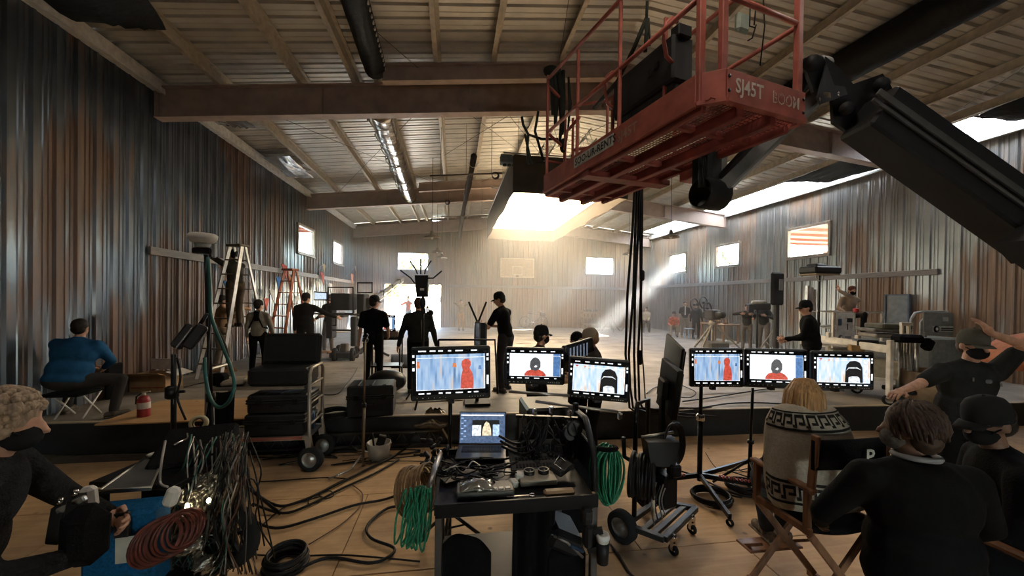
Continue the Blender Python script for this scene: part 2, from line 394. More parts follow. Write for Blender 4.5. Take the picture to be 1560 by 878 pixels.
WIN_R = [(10.84, 12.34, 3.72, 4.66), (14.80, 16.22, 3.70, 4.58), (18.60, 20.10, 3.66, 4.58)]
_s0, _s1 = aty(659, 341, YB), aty(708, 337, YB)
WIN_B = [(_s0.x, _s1.x, _s0.z, _s0.z+.20), (-3.13, -1.49, 3.67, 4.59), (7.94, 9.64, 3.67, 4.63)]
DOOR_B = (-3.85, -.75, ST, 2.82)
def root(name):
    o = bpy.data.objects.new(name, None); C.objects.link(o); o['kind'] = 'structure'; return o
SW = 3*P_
wl = root('wall_left'); wr = root('wall_right'); wb = root('wall_back')
y = 22.55-27*SW
for k in range(27):
    u0 = y+k*SW
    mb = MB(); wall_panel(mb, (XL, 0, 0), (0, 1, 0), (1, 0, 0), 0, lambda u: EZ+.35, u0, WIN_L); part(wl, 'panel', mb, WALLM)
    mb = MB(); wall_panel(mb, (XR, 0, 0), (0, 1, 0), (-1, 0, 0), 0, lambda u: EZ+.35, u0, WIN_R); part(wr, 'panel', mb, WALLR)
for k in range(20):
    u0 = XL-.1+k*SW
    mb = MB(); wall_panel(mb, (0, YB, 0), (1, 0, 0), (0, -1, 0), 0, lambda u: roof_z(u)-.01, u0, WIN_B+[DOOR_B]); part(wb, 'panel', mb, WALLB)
mb = MB()   # the end of the hall behind the camera
for (x0, x1, z0, z1) in ((XL-.1, 2.0, 0, 7.0), (2.9, XR+.1, 0, 7.0), (2.0, 2.9, 2.1, 7.0)): mb.box(((x0+x1)/2, -5.6, (z0+z1)/2), (x1-x0, .08, z1-z0))
mb.box((XL-.03, -3.9, 3.1), (.05, 3.6, 6.2)); mb.box((XR+.03, -3.9, 3.1), (.05, 3.6, 6.2))   # the unseen doorway in it is added to let fill daylight in
struct('wall_front', mb, WALLM)
for nm, X, sgn in (('trim_1', XL, 1), ('trim_2', XR, -1)):   # eave struts along the wall heads
    mb = MB(); mb.box((X+sgn*.10, 8.5, EZ+.11), (.16, 28.2, .20)); mb.box((X+sgn*.17, 8.5, EZ+.012), (.03, 28.2, .05)); struct(nm, mb, TRIMW)
for nm, a, b in (('trim_3', aty(233, 384, 8.0), (XL+.06, 22.4)), ('trim_4', None, None), ('trim_5', None, None)):
    mb = MB()
    if nm == 'trim_3': mb.box((XL+.06, 15.2, 2.88), (.05, 14.5, .15), None, .006)
    if nm == 'trim_4': mb.box((XR-.06, 15.2, 2.90), (.05, 14.5, .15), None, .006)
    if nm == 'trim_5': mb.box((5.6, YB-.06, 2.78), (11.9, .05, .15), None, .006)
    struct(nm, mb, RAILM)
wn = 0
def window(c, n, u, w, h):
    global wn; wn += 1
    n, u = V(n), V(u); c = V(c); o = root(f'window_{wn}'); o.location = c
    fr = MB(); t = .09
    for s in (-1, 1):
        fr.bar(c+u*s*(w/2+t/2)-V((0, 0, h/2+t)), c+u*s*(w/2+t/2)+V((0, 0, h/2+t)), t, .13, n, .01)
        fr.bar(c-u*(w/2)+V((0, 0, s*(h/2+t/2))), c+u*(w/2)+V((0, 0, s*(h/2+t/2))), .13 if False else t, .13, n, .01)
    part(o, 'window_frame', fr, WFRAME)
    si = MB(); si.bar(c-u*(w/2+.1)-V((0, 0, h/2+.1))+n*.05, c+u*(w/2+.1)-V((0, 0, h/2+.1))+n*.05, .1, .03, (0, 0, 1)); part(o, 'window_sill', si, WFRAME)
    pa = MB(); pa.bar(c-u*w/2-n*.03, c+u*w/2-n*.03, .006, h, (0, 0, 1)); part(o, 'pane', pa, GLASS)
for (a, b, za, zb) in WIN_L: window((XL+.02, (a+b)/2, (za+zb)/2), (1, 0, 0), (0, 1, 0), b-a, zb-za)
for (a, b, za, zb) in WIN_R: window((XR-.02, (a+b)/2, (za+zb)/2), (-1, 0, 0), (0, 1, 0), b-a, zb-za)
for (a, b, za, zb) in WIN_B: window(((a+b)/2, YB-.02, (za+zb)/2), (0, -1, 0), (1, 0, 0), b-a, zb-za)
d1 = root('door_1'); d1.location = (-2.3, YB, ST)
mb = MB()
for x in (DOOR_B[0]-.05, DOOR_B[1]+.05): mb.box((x, YB-.02, (ST+2.87)/2), (.1, .14, 2.5), None, .01)
mb.box((-2.3, YB-.02, 2.87), (3.3, .14, .1), None, .01); part(d1, 'door_frame', mb, WFRAME)
mb = MB(); mb.bar((-3.9, YB+.1, ST+.02), (-4.7, YB+.95, ST+.02), .05, .05); mb.box((-4.35, YB+.55, 1.6), (1.25, .05, 2.4), (0, 0, -.75), .01); part(d1, 'door_leaf', mb, WALLB)
# roof: every sheet, purlin and rafter
ce = root('ceiling')
for k in range(31):
    y0 = -5.6+k*SW
    prof = []
    for j in range(3):
        b = y0+j*P_
        prof += [(b, 0), (b+.09, 0), (b+.10, .008), (b+.125, .008), (b+.135, 0), (b+.235, 0), (b+.248, .045), (b+.292, .045)]
    prof.append((y0+SW, 0))
    for side in (0, 1):
        xa, xb = (XL-.25, XM) if side == 0 else (XM, XR-.80)
        mb = MB()
        for p, q in zip(prof, prof[1:]):
            mb.quad((xa, p[0], roof_z(xa)+p[1]), (xa, q[0], roof_z(xa)+q[1]), (xb, q[0], roof_z(xb)+q[1]), (xb, p[0], roof_z(xb)+p[1]))
        part(ce, 'sheet', mb, ROOFM)
SKYL = translucent('skylight_sheet', (.86, .86, .82), .85)
for k in range(31):   # translucent roof lights along the right eave, and solid sheet beyond the frame behind us
    y0 = -5.6+k*SW; mb = MB(); xa, xb = XR-.80, XR+.25
    lit = 5.9 < y0 < 21.6 and not (8.0 < y0 < 8.9)
    mb.quad((xa, y0, roof_z(xa)+.01), (xa, y0+SW, roof_z(xa)+.01), (xb, y0+SW, roof_z(xb)+.01), (xb, y0, roof_z(xb)+.01))
    part(ce, 'roof_light' if lit else 'sheet', mb, SKYL if lit else ROOFM)
mb = MB(); mb.box((XR-.80, 8.45, roof_z(XR-.80)+.02), (.03, 28.2, .085)); part(ce, 'closure_strip', mb, PURL)
for x in (-4.42, -2.98, -1.98, -1.55, -.36, .72, 2.05, 4.5, 6.05, 7.55, 8.3, 9.67, 10.78):
    mb = MB(); zc = roof_z(x)-.02; mb.box((x, 8.45, zc-.10), (.018, 28.0, .20)); mb.box((x+.035, 8.45, zc-.008), (.07, 28.0, .014)); mb.box((x-.035, 8.45, zc-.195), (.07, 28.0, .014)); part(ce, 'purlin', mb, PURL)
def ibeam(mb, p, q, h0, h1, fw, tw=.02, tf=.025):
    p, q = V(p), V(q); y = V((0, 1, 0))
    for (a, ha, b, hb) in ((p, h0, q, h1),):
        w = [a-y*tw/2, b-y*tw/2, b-y*tw/2-V((0, 0, hb)), a-y*tw/2-V((0, 0, ha))]
        mb.add([*w, *[t+y*tw for t in w]], [(0, 1, 2, 3), (7, 6, 5, 4), (0, 4, 5, 1), (3, 2, 6, 7), (1, 5, 6, 2), (0, 3, 7, 4)])
        mb.bar(a, b, fw, tf); mb.bar(a-V((0, 0, ha)), b-V((0, 0, hb)), fw, tf)
for nm, y in (('beam_near', 8.15), ('beam_middle', 15.6), ('beam_far', 22.3), ('beam_rear', .75)):
    mb = MB(); zt = lambda x: roof_z(x)-.235
    ibeam(mb, (XL+.05, y, zt(XL)), (XM, y, zt(XM)), .55, .66, .22); ibeam(mb, (XM, y, zt(XM)), (XR-.05, y, zt(XR)), .66, .55, .22)
    for x in np.arange(XL+.06, XR, 2.9): mb.box((x, y, zt(x)-.3), (.016, .2, .52))
    b = part(ce, 'rafter', mb, RAFT)
for y in (7.45, 14.85):
    mb = MB(); ibeam(mb, (-1.35, y, roof_z(-1.35)-.26), (XM, y, roof_z(XM)-.26), .30, .30, .16); ibeam(mb, (XM, y, roof_z(XM)-.26), (7.5, y, roof_z(7.5)-.26), .30, .30, .16)
    part(ce, 'jack_rafter', mb, RAFT)
for y in (8.15, 15.6):   # portal columns on the wall faces
    pass
BR = MB()
for (a, b) in (((205, 0), (0, 0)),): pass
BRACE = mat('brace_rod', (.16, .13, .10), .5, .6)
for (xa, ya, xb, yb) in ((-4.4, 8.3, -.4, 15.4), (-.4, 8.3, -4.4, 15.4), (.7, 8.3, 4.6, 15.4), (4.6, 8.3, .7, 15.4), (-.36, 8.3, 2.05, 12.0), (2.05, 8.3, -.36, 12.0), (-4.4, 1.0, -.4, 8.0), (6.0, 8.3, 10.7, 15.4), (7.5, 1.0, 10.9, 8.0), (.9, 1.5, 2.1, 8.0)):
    mb = MB(); mb.cyl((xa, ya, roof_z(xa)-.30), (xb, yb, roof_z(xb)-.30), .007, n=5); part(ce, 'brace_rod', mb, BRACE)
# floor: the low stage with its grey painted cloth, plywood in front of it
STAGE = mat('stage_paint', (.225, .20, .17), .62, 0, .32, 1.6, bump=.6, bscale=5)
PLY = plywood('plywood', (.50, .32, .165), (.64, .43, .235), (.24, .155, .09))
PLYS = plywood('plywood_clean', (.46, .27, .12), (.56, .35, .18), (.33, .20, .10))
def edge_y(x): return 5.62-.036*x
fl = root('floor')
sh = MB(); sh.quad((XL, edge_y(XL), ST), (XR, edge_y(XR), ST), (XR, YB+.02, ST), (XL, YB+.02, ST))
sh.box((3.2, 14.3, .18), (17.4, 16.3, .36)); part(fl, 'stage_deck', sh, STAGE)
wr_ = MB()   # creased runs of the cloth lying on the deck
rnd = random.Random(3)
for i in range(11):
    y0 = 6.4+i*1.32; x0 = -5.3 if i % 2 else -4.2; x1 = 11.6
    def fn(u, v, y0=y0, x0=x0, x1=x1, i=i):
        x = x0+(x1-x0)*u; yy = y0+v*1.30+.05*math.sin(x*1.3+i)
        z = ST+.004+.026*max(0, mnoise.noise(V((x*1.6, yy*4.5, i*.7))))+.022*max(0, mnoise.noise(V((x*.5, yy*9.0, i))))
        return (x, yy, z)
    c = MB(); c.grid(fn, 80, 22); part(fl, 'floor_cloth', c, STAGE)
gb = MB(); gb.box((3.2, .2, -.06), (18, 11.6, .08)); part(fl, 'ground_slab', gb, mat('slab', (.09, .07, .05), .9))
nsheet = 0
for i in range(-3, 6):
    for j in range(-1, 5):
        cx, cy = .35+i*2.44+(.9 if j % 2 else 0), 3.62+(j-2)*1.22-.02
        if cy > 5.6: continue
        mb = MB(); mb.box((cx, cy+.0, -.009+rnd.uniform(-.001, .0015)), (2.432, 1.212, .018), (0, 0, rnd.uniform(-.0015, .0015)), .003); part(fl, 'plywood_sheet', mb, PLY)
for (q, w, d, rz) in (((318, 624), 1.95, 1.15, .03), ((445, 507), 2.44, 1.22, .04), ((545, 505), 2.0, 1.22, .04)):
    p = atz(*q, ST+.04); mb = MB(); mb.box((p.x, p.y, ST+.042), (w, d, .018), (0, 0, rz), .003); part(fl, 'plywood_sheet', mb, PLYS)
sk = MB()   # black cloth hung down the stage front
def skf(u, v):
    x = XL+.02+(XR-XL-.04)*u; y = edge_y(x)-.015-.05*(1-v)*(.5+.5*mnoise.noise(V((x*2.4, 0, v))))-.03*mnoise.noise(V((x*1.1, v*2, 5)))-.02
    return (x, y, .002+v*(ST+.004))
sk.grid(skf, 150, 5)
SKIRT = mat('black_sheeting', (.014, .014, .014), .42, spec=.5, bump=.2, bscale=8)
part(fl, 'stage_skirt', sk, SKIRT)
nose = MB(); nose.bar((XL, edge_y(XL)+.02, ST+.006), (XR, edge_y(XR)+.02, ST+.006), .07, .02, b=.004); part(fl, 'stage_nosing', nose, mat('nosing', (.40, .32, .22), .6))
# ---- outside
GND = mat('outside_ground', (.62, .55, .43), .9, 0, .2, .4)
g = MB(); g.box((3, 8.5, -.16), (120, 110, .1)); o = solo('ground_outside', 'pale dusty ground in the sun outside the hall', 'ground', g, GND); o['kind'] = 'structure'; del o['category'], o['label']
SALM = mat('salmon_soffit', (.30, .10, .06), .7, 0, .1, 3); SIDW = mat('white_siding', (.75, .74, .70), .5, .1)
for (lab, x0, x1, y0, y1) in (('salmon soffit porch with white ribbed siding outside right windows', XR+.05, XR+7.5, 8.6, 17.2), ('orange brown porch roof over white siding outside the left windows', XL-6.5, XL-.05, 12.6, 19.0)):
    t = thing('porch', lab, 'building', ((x0+x1)/2, (y0+y1)/2, 0))
    right = x1 > 5; a = MB(); a.box(((x0+x1)/2, (y0+y1)/2, 5.10), (x1-x0, y1-y0, .12)); part(t, 'soffit', a, SALM)
    a = MB()
    for k in range(8): a.box(((x0+x1)/2, y0+.4+k*(y1-y0-.8)/7, 5.0), (x1-x0, .07, .12))
    part(t, 'rafter', a, SALM)
    a = MB(); xx = x1-.6 if right else x0+.6; sg = -1 if right else 1
    wall_panel(a, (xx, 0, 0), (0, 1, 0), (sg, 0, 0), -.1, lambda u: 4.55, y0, [], n=int((y1-y0)/P_)); part(t, 'siding', a, SIDW)
    a = MB(); a.box((xx+sg*.1, (y0+y1)/2, 4.62), (.2, y1-y0, .25)); part(t, 'lintel', a, SALM)
LEAF = mat('dry_leaves', (.20, .15, .05), .8, 0, .4, 3); LEAF2 = mat('olive_leaves', (.12, .11, .04), .8, 0, .4, 3); BARK = mat('bark', (.16, .11, .07), .9, 0, .3, 12)
def tree(x, y, h, r, lab, lm, seed):
    rr = random.Random(seed); t = thing('tree', lab, 'tree', (x, y, -.1), 'trees behind the hall')
    a = MB(); a.tube([(x, y, -.1), (x+.1, y, h*.4), (x-.05, y+.1, h*.75)], [.16, .11, .05], 8)
    for k in range(5):
        an = k*1.26+rr.random(); a.tube([(x+.05, y, h*(.35+.07*k)), (x+math.cos(an)*r*.6, y+math.sin(an)*r*.6, h*(.6+.07*k))], [.06, .02], 6)
    part(t, 'trunk', a, BARK); c = MB()
    for k in range(900):
        u = V((rr.gauss(0, 1), rr.gauss(0, 1), rr.gauss(0, 1))).normalized()*(r*(.35+.65*rr.random()**.5)); p = V((x, y, h*.72))+V((u.x, u.y, u.z*.8))
        e1 = V((rr.gauss(0, 1), rr.gauss(0, 1), rr.gauss(0, 1))).normalized()*.16; e2 = e1.orthogonal().normalized()*.09
        c.add([p-e1, p+e2, p+e1, p-e2], [(0, 1, 2, 3)])
    o = part(t, 'foliage', c, lm); o['kind'] = 'stuff'
tree(-4.4, 27.0, 4.6, 1.7, 'dry yellow tree outside the far left doorway', LEAF, 1)
tree(-2.6, 33.0, 6.0, 2.0, 'olive tree seen through the far left window', LEAF2, 2)
tree(17.6, 25.0, 6.2, 2.0, 'yellow green tree outside the far right side window', LEAF2, 3)
# ---- haze in the far half of the hall
def haze_box():
    m = bpy.data.materials.new('haze'); m.use_nodes = True; nt = m.node_tree; N = nt.nodes; N.remove(N['Principled BSDF'])
    v = N.new('ShaderNodeVolumeScatter'); v.inputs['Density'].default_value = HAZE; v.inputs['Anisotropy'].default_value = .35; v.inputs['Color'].default_value = (.97, .96, .95, 1)
    nt.links.new(v.outputs[0], N['Material Output'].inputs['Volume'])
    a = MB(); a.box(((XL+XR)/2, 15.6, 3.0), (XR-XL-.3, 13.4, 5.1)); o = solo('haze', 'thin smoke hanging in far half of hall', 'haze', a, m); o['kind'] = 'stuff'
haze_box()
# ================================================================== OVERHEAD
# ---- the big soft light: a cloth skirt round a glowing diffuser
SBX0, SBX1, SBY0, SBY1, SBZ, SBT = 1.40, 4.40, 9.35, 16.9, 4.68, 5.62
DIFF = bpy.data.materials.new('lit_diffusion'); DIFF.use_nodes = True
def _diff():
    nt = DIFF.node_tree; N = nt.nodes; b = N['Principled BSDF']; b.inputs['Base Color'].default_value = (.8, .75, .65, 1)
    tc = N.new('ShaderNodeTexCoord'); nz = N.new('ShaderNodeTexNoise'); nz.inputs['Scale'].default_value = .8; nt.links.new(tc.outputs['Object'], nz.inputs[0])
    mr = N.new('ShaderNodeMapRange'); mr.inputs['To Min'].default_value = SOFTBOX_POWER*.75; mr.inputs['To Max'].default_value = SOFTBOX_POWER*1.25; nt.links.new(nz.outputs[0], mr.inputs[0])
    b.inputs['Emission Color'].default_value = (1, .79, .53, 1); nt.links.new(mr.outputs[0], b.inputs['Emission Strength'])
_diff()
SKO = mat('softbox_cloth', (.085, .078, .068), .9, 0, .2, 3); SKI = mat('softbox_lining', (.045, .035, .024), .9, 0, .12, 2)
t = thing('softbox', 'huge overhead soft light in a grey cloth skirt glowing over the stage', 'light', ((SBX0+SBX1)/2, (SBY0+SBY1)/2, SBZ))
for (ax, ay, bx, by, fl_) in ((SBX0, SBY0, SBX1, SBY0, .10), (SBX1, SBY0, SBX1, SBY1, .03), (SBX1, SBY1, SBX0, SBY1, .03), (SBX0, SBY1, SBX0, SBY0, .10)):
    dx, dy = bx-ax, by-ay; L = math.hypot(dx, dy); nx, ny = dy/L, -dx/L
    def fn(u, v, inset=0):
        w = .03*mnoise.noise(V((ax+u*dx, ay+u*dy, v*2)))*v+fl_*v*0
        bot = SBZ+.02*math.sin(u*L*3)
        return (ax+dx*u+nx*(w-inset), ay+dy*u+ny*(w-inset), SBT+(bot-SBT)*v)
    a = MB(); a.grid(fn, 24, 6); o = part(t, 'skirt', a, SKO)
    a = MB(); a.grid(lambda u, v: fn(u, v, .012), 24, 6); part(t, 'lining', a, SKI)
a = MB(); a.grid(lambda u, v: (SBX0+.05+(SBX1-SBX0-.1)*u, SBY0+.05+(SBY1-SBY0-.1)*v, 5.17-.05*math.sin(PI*u)*math.sin(PI*v)), 6, 10); part(t, 'diffuser', a, DIFF, 'glowing warm white diffusion cloth')
for k in range(5):   # strips added over the top to cut the glow on the roof, gaps between
    y_ = SBY0+.1+k*1.5; a = MB(); a.grid(lambda u, v: (SBX0+.02+(SBX1-SBX0-.04)*u, y_+1.28*v, SBT+.05-.03*math.sin(PI*u)), 8, 4, thick=.01); part(t, 'glow_blocker', a, SKO)
a = MB()
for x in (SBX0, SBX1): a.cyl((x, SBY0, SBT), (x, SBY1, SBT), .025, n=8)
for k in range(6): y_ = SBY0+(SBY1-SBY0)*k/5; a.cyl((SBX0-.25, y_, SBT+.03), (SBX1+.25, y_, SBT+.03), .022, n=8)
part(t, 'pipe_frame', a, ALU)
for x in (SBX0+.2, XM, SBX1-.2):
    for y_ in (SBY0+.5, 13.1, SBY1-.5):
        a = MB(); a.cyl((x, y_, SBT), (x, y_, roof_z(x)-.2), .008, n=5); part(t, 'hanging_chain', a, STEEL)
for i, x in enumerate((2.35, 3.25)):   # lattice pipes above, lit by the lamps
    a = MB(); z_ = 6.0
    for dx, dz in ((-.14, 0), (.14, 0), (0, .24)): a.cyl((x+dx, 9.0, z_+dz), (x+dx, 15.2, z_+dz), .022, n=6)
    for k in range(24): y_ = 9.0+k*.26; a.cyl((x-.14, y_, z_), (x, y_+.13, z_+.24), .010, n=4); a.cyl((x, y_+.13, z_+.24), (x+.14, y_+.26, z_), .010, n=4); a.cyl((x-.14, y_, z_), (x+.14, y_+.26, z_), .008, n=4)
    solo('lighting_truss', ('left hand' if i == 0 else 'right hand')+' aluminium lattice truss above the soft light', 'truss', a, ALU, (x, 12, z_))
p = atd(775, 244, 9.6); a = MB()
for k in range(3): a.lathe([(.0, 0), (.05, 0), (.05, .26), (.03, .28), (0, .28)], (p.x-.1+k*.11, p.y, p.z-.15), 12)
t = thing('junction_box', 'blue grey junction block clipped on top corner of the soft light', 'box', p); b = MB(); b.box(p, (.42, .26, .22), None, .02); part(t, 'case', b, mat('bluegrey', (.20, .26, .33), .5)); part(t, 'connector', a, BLK)
# ---- cable loom hanging down the building line left of the soft light
a = MB(); pts = [atd(722, 238, 10.2), atd(718, 262, 11.0), atd(713, 285, 12.0), atd(707, 315, 14.0), atd(702, 345, 17.0), atd(700, 362, 19.0)]
a.tube(pts, [.09, .07, .10, .07, .09, .08], 7)
t = thing('cable_bundle', 'dark taped cable bundle slung below the roof left of soft light', 'cable', pts[0]); part(t, 'loom', a, mat('loom', (.05, .042, .036), .8))
a = MB()
for q in ((721, 250, 10.6), (716, 272, 11.5), (711, 296, 12.8), (705, 328, 15.4)):
    c_ = atd(*q); a.torus(c_, .10, .012, (0, 1, 0), 10, 5); a.cyl(c_-V((.14, 0, 0)), c_+V((.16, 0, .03)), .010, n=4)
parts(t, 'tie', a, WHITEP)
PIPE = mat('pipe_dull', (.20, .17, .14), .5, .6)
for q0, q1, lab in (((655, 268, 10.0), (765, 264, 10.0), 'upper thin steel pipe hung across the hall above the cable bundle'), ((672, 331, 15.0), (745, 328, 15.0), 'lower thin steel pipe hung across the hall beside the soft light')):
    a = MB(); p0, p1 = atd(*q0), atd(*q1); a.cyl(p0, p1, .022, n=8)
    for u in (.15, .5, .85): c_ = p0.lerp(p1, u); a.cyl(c_, V((c_.x, c_.y, roof_z(c_.x)-.2)), .006, n=4)
    solo('hanging_pipe', lab, 'pipe', a, PIPE, p0)
CO = mat('coil_dark', (.05, .045, .04), .6)
for q, lab in (((754, 267, 9.9), 'small coil of cable tied to upper hanging pipe near soft light'), ((681, 308, 15.2), 'small coil of cable tied to the far rafter behind cable bundle')):
    a = MB(); c_ = atd(*q)
    for k in range(3): a.torus(c_+V((.01*k, .02*k, 0)), .075+.008*k, .012, (0, 1, 0), 16, 5)
    solo('cable_coil', lab, 'cable', a, CO, c_)
# ---- silver flexible duct and the black wrapped runs
FOIL = mat('foil', (.55, .53, .50), .22, 1.0, .2, 6, bump=.8, bscale=9)
def duct(nm, lab, cat, P0, P1, r, m_, ridges, bulge, sag=.06):
    a = MB(); P0, P1 = V(P0), V(P1); n = ridges
    pts = []; rs = []
    for i in range(n+1):
        u = i/n; pts.append(P0.lerp(P1, u)-V((0, 0, sag*math.sin(PI*u*3)**2))); rs.append(r*(1+bulge*(.5+.5*math.sin(i*2.1))*(.6+.6*mnoise.noise(V((i*.31, 3, 1))))))
    a.tube(pts, rs, 14); t = thing(nm, lab, cat, P0); part(t, 'tube', a, m_); return t
t = duct('air_duct', 'crinkled silver foil duct slung under the roof left of centre', 'duct', (-1.55, 8.4, 6.02), (-1.75, 15.5, 6.02), .25, FOIL, 60, .12)
a = MB()
for k in range(9): y_ = 8.8+k*.8; a.torus((-1.6-.028*k*.8, y_, 6.0), .275, .012, (0, 1, 0), 16, 5); a.box((-1.9, y_, 5.94), (.03, .06, .05))
parts(t, 'strap', a, WHITEP)
BPL = mat('black_sheeting_wrap', (.008, .008, .0085), .65, spec=.5, bump=.5, bscale=12)
for (x, x2, lab) in ((-1.50, -1.38, 'black plastic wrapped run under near roof at upper left of centre'), (7.05, 7.30, 'black plastic wrapped run under the near roof behind the lift boom')):
    t = duct('wrapped_duct', lab, 'duct', (x2, 2.2, roof_z(x2)-.22), (x, 7.55, roof_z(x)-.25), .20 if x < 0 else .30, BPL, 30, .05, .0)
    a = MB()
    for k in range(22 if x < 0 else 4): y_ = 4.6+k*.135 if x < 0 else 5.2+k*.6; u = (y_-2.2)/5.35; xx = x2+(x-x2)*u; a.box((xx+(.19 if x < 0 else .25), y_, roof_z(xx)-.30), (.035, .05, .05), None, .008)
    parts(t, 'clip', a, WHITEP)  # white blocks stand in for light showing through slits in the wrap
# black sheeting taped under the roof lights
def sheet(lab, q4, m_, seed, sag):
    P = [V(p) for p in q4]; a = MB()
    def fn(u, v):
        p = P[0].lerp(P[1], u).lerp(P[3].lerp(P[2], u), v); return p+V((.05*mnoise.noise(V((u*5, v*4, seed))), 0, -sag*math.sin(PI*u)*math.sin(PI*v)-.08*abs(mnoise.noise(V((u*6, v*5, seed+9))))))
    a.grid(fn, 16, 12); c_ = sum(P, V((0, 0, 0)))/4; solo('plastic_sheet', lab, 'sheeting', a, m_, c_)
def rp(x, y, dz=.26): return (x, y, roof_z(x)-dz)
sheet('black plastic sheet bunched under the roof at the near left corner', (rp(-5.3, 4.2), rp(-3.6, 4.2), rp(-4.3, 6.5), rp(-5.35, 6.3)), BPL, 1, .12)
sheet('crumpled silver plastic at the left eave just past the near rafter', (rp(-5.3, 8.5), rp(-4.6, 8.5), rp(-4.6, 9.8), rp(-5.3, 9.6)), FOIL, 2, .05)
sheet('crumpled silver plastic at the left eave halfway down the hall', (rp(-5.3, 11.6), rp(-4.6, 11.6), rp(-4.6, 13.6), rp(-5.3, 13.4)), FOIL, 3, .05)
sheet('black plastic sheet hung at near right roof light beyond the boom', (rp(10.6, 5.0), rp(11.9, 4.8), rp(11.6, 6.4), rp(10.7, 6.6)), BPL, 4, .22)
sheet('black plastic sheet folded at right roof light beside the near rafter', (rp(10.6, 8.9), rp(11.9, 8.9), rp(11.7, 10.6), rp(10.7, 11.2)), BPL, 5, .10)
# pendants
ENAM = mat('lamp_enamel', (.14, .10, .06), .45, .3)
for q, D, lab in (((658, 362), 12.6, 'tan dome pendant lamp nearest on the left over stage'), ((666, 384), 18.0, 'tan dome pendant lamp second in the left hand row'), ((673, 392), 20.0, 'tan dome pendant lamp farthest in the left hand row'), ((1022, 361), 12.4, 'tan dome pendant lamp nearest on right below the roof light'), ((958, 387), 17.5, 'tan dome pendant lamp right of the hanging black cables')):
    p = atd(*q, D); t = thing('pendant_lamp', lab, 'lamp', p, 'pendant lamps')
    a = MB(); a.lathe([(.27, -.03), (.27, -.015), (.24, .02), (.15, .06), (.07, .10), (.05, .20), (.035, .22), (0, .23)], p, 20); a.lathe([(0, .07), (.13, .05), (.22, .012), (.262, -.03)], p, 20); part(t, 'shade', a, ENAM)
    a = MB(); a.ell(p+V((0, 0, -.0)), (.05, .05, .06), 10, 6); part(t, 'bulb', a, WHITEP)
    a = MB(); a.cyl(p+V((0, 0, .2)), V((p.x, p.y, roof_z(p.x)-.02)), .008, n=5); part(t, 'drop_rod', a, BLKM)
for x, y_, lab in ((-2.3, 2.3, 'added unseen tan dome fill lamp overhead at near left'), (1.5, 1.9, 'added unseen tan dome fill lamp overhead near centre'), (4.6, 2.8, 'added unseen tan dome fill lamp overhead at near right')):  # unseen fill lamps, added to brighten the foreground floor
    p = V((x, y_, 5.7)); t = thing('pendant_lamp', lab, 'lamp', p, 'added fill lamps near the camera')
    a = MB(); a.lathe([(.27, -.03), (.27, -.015), (.24, .02), (.15, .06), (.07, .10), (.05, .20), (.035, .22), (0, .23)], p, 20); part(t, 'shade', a, ENAM)
    a = MB(); a.ell(p+V((0, 0, -.0)), (.05, .05, .06), 10, 6); part(t, 'bulb', a, WHITEP); a = MB(); a.cyl(p+V((0, 0, .2)), V((p.x, p.y, roof_z(p.x)-.02)), .008, n=5); part(t, 'drop_rod', a, BLKM)
    ld_ = bpy.data.lights.new('added_fill_light', 'AREA'); ld_.shape = 'DISK'; ld_.size = .5; ld_.energy = FILL_PENDANT_W; ld_.color = (1, .88, .74); lo_ = bpy.data.objects.new('added_fill_light', ld_); C.objects.link(lo_); lo_.location = p-V((0, 0, .06))
# ---- boom lift
LR = mat('lift_red', (.36, .095, .066), .5, .1, .25, 7); LRD = mat('lift_red_dark', (.20, .035, .024), .6, .1, .3, 7); LG = mat('lift_grey', (.20, .20, .19), .5, .2, .2, 6); BOOM = mat('boom_black', (.018, .018, .0185), .55, 0, .15, 4, spec=.3)
LET = mat('sign_cream', (.62, .54, .44), .6); LETB = mat('letter_black', (.02, .02, .02), .6)
lift = thing('boom_lift', 'red boom lift platform hanging overhead on a black folding arm', 'lift', (2.18, 2.50, 3.47), rz=.223)
LM = M4.Translation((2.18, 2.50, 3.47)) @ M4.Rotation(.223, 4, 'Z'); LI = LM.inverted()
def lw(x, y, D): return LI @ atd(x, y, D)
WX, LY, CH = .475, 2.7, .13
a = MB()   # toe boards with cut corners
outline = [(-WX+CH, 0), (WX, 0), (WX, LY-CH), (WX-CH, LY), (-WX+CH, LY), (-WX, LY-CH), (-WX, CH)]
for i, p in enumerate(outline):
    q = outline[(i+1) % 7]; a.bar((*p, .115), (*q, .115), .025, .21, b=.004)
    a.bar((*p, .005), (*q, .005), .05, .03)
part(lift, 'toe_board', a, LR, w=False)
a = MB()
for x in (-.17, .16): a.bar((x, .02, -.03), (x, LY-.02, -.03), .07, .09, b=.008)
for x in (-.43, .44): a.bar((x, .1, -.02), (x, LY-.1, -.02), .05, .06, b=.008)
for y_ in (.42, 1.15, 2.35): a.bar((-WX+.03, y_, -.005), (WX-.03, y_, -.005), .06, .05, b=.008)
a.bar((-WX, 1.62, -.045), (WX+.1, 1.55, -.05), .17, .06, b=.01)
part(lift, 'floor_beam', a, LRD, w=False)
a = MB()   # expanded mesh deck
for k in range(28): x = -WX+.03+k*.0335; a.bar((x, .03, .012), (x, LY-.03, .012), .005, .006)
for k in range(68): y_ = .03+k*.039; a.bar((-WX+.02, y_, .014), (WX-.02, y_, .014), .006, .004)
o = part(lift, 'floor_grate', a, LRD, w=False); o['kind'] = 'stuff'
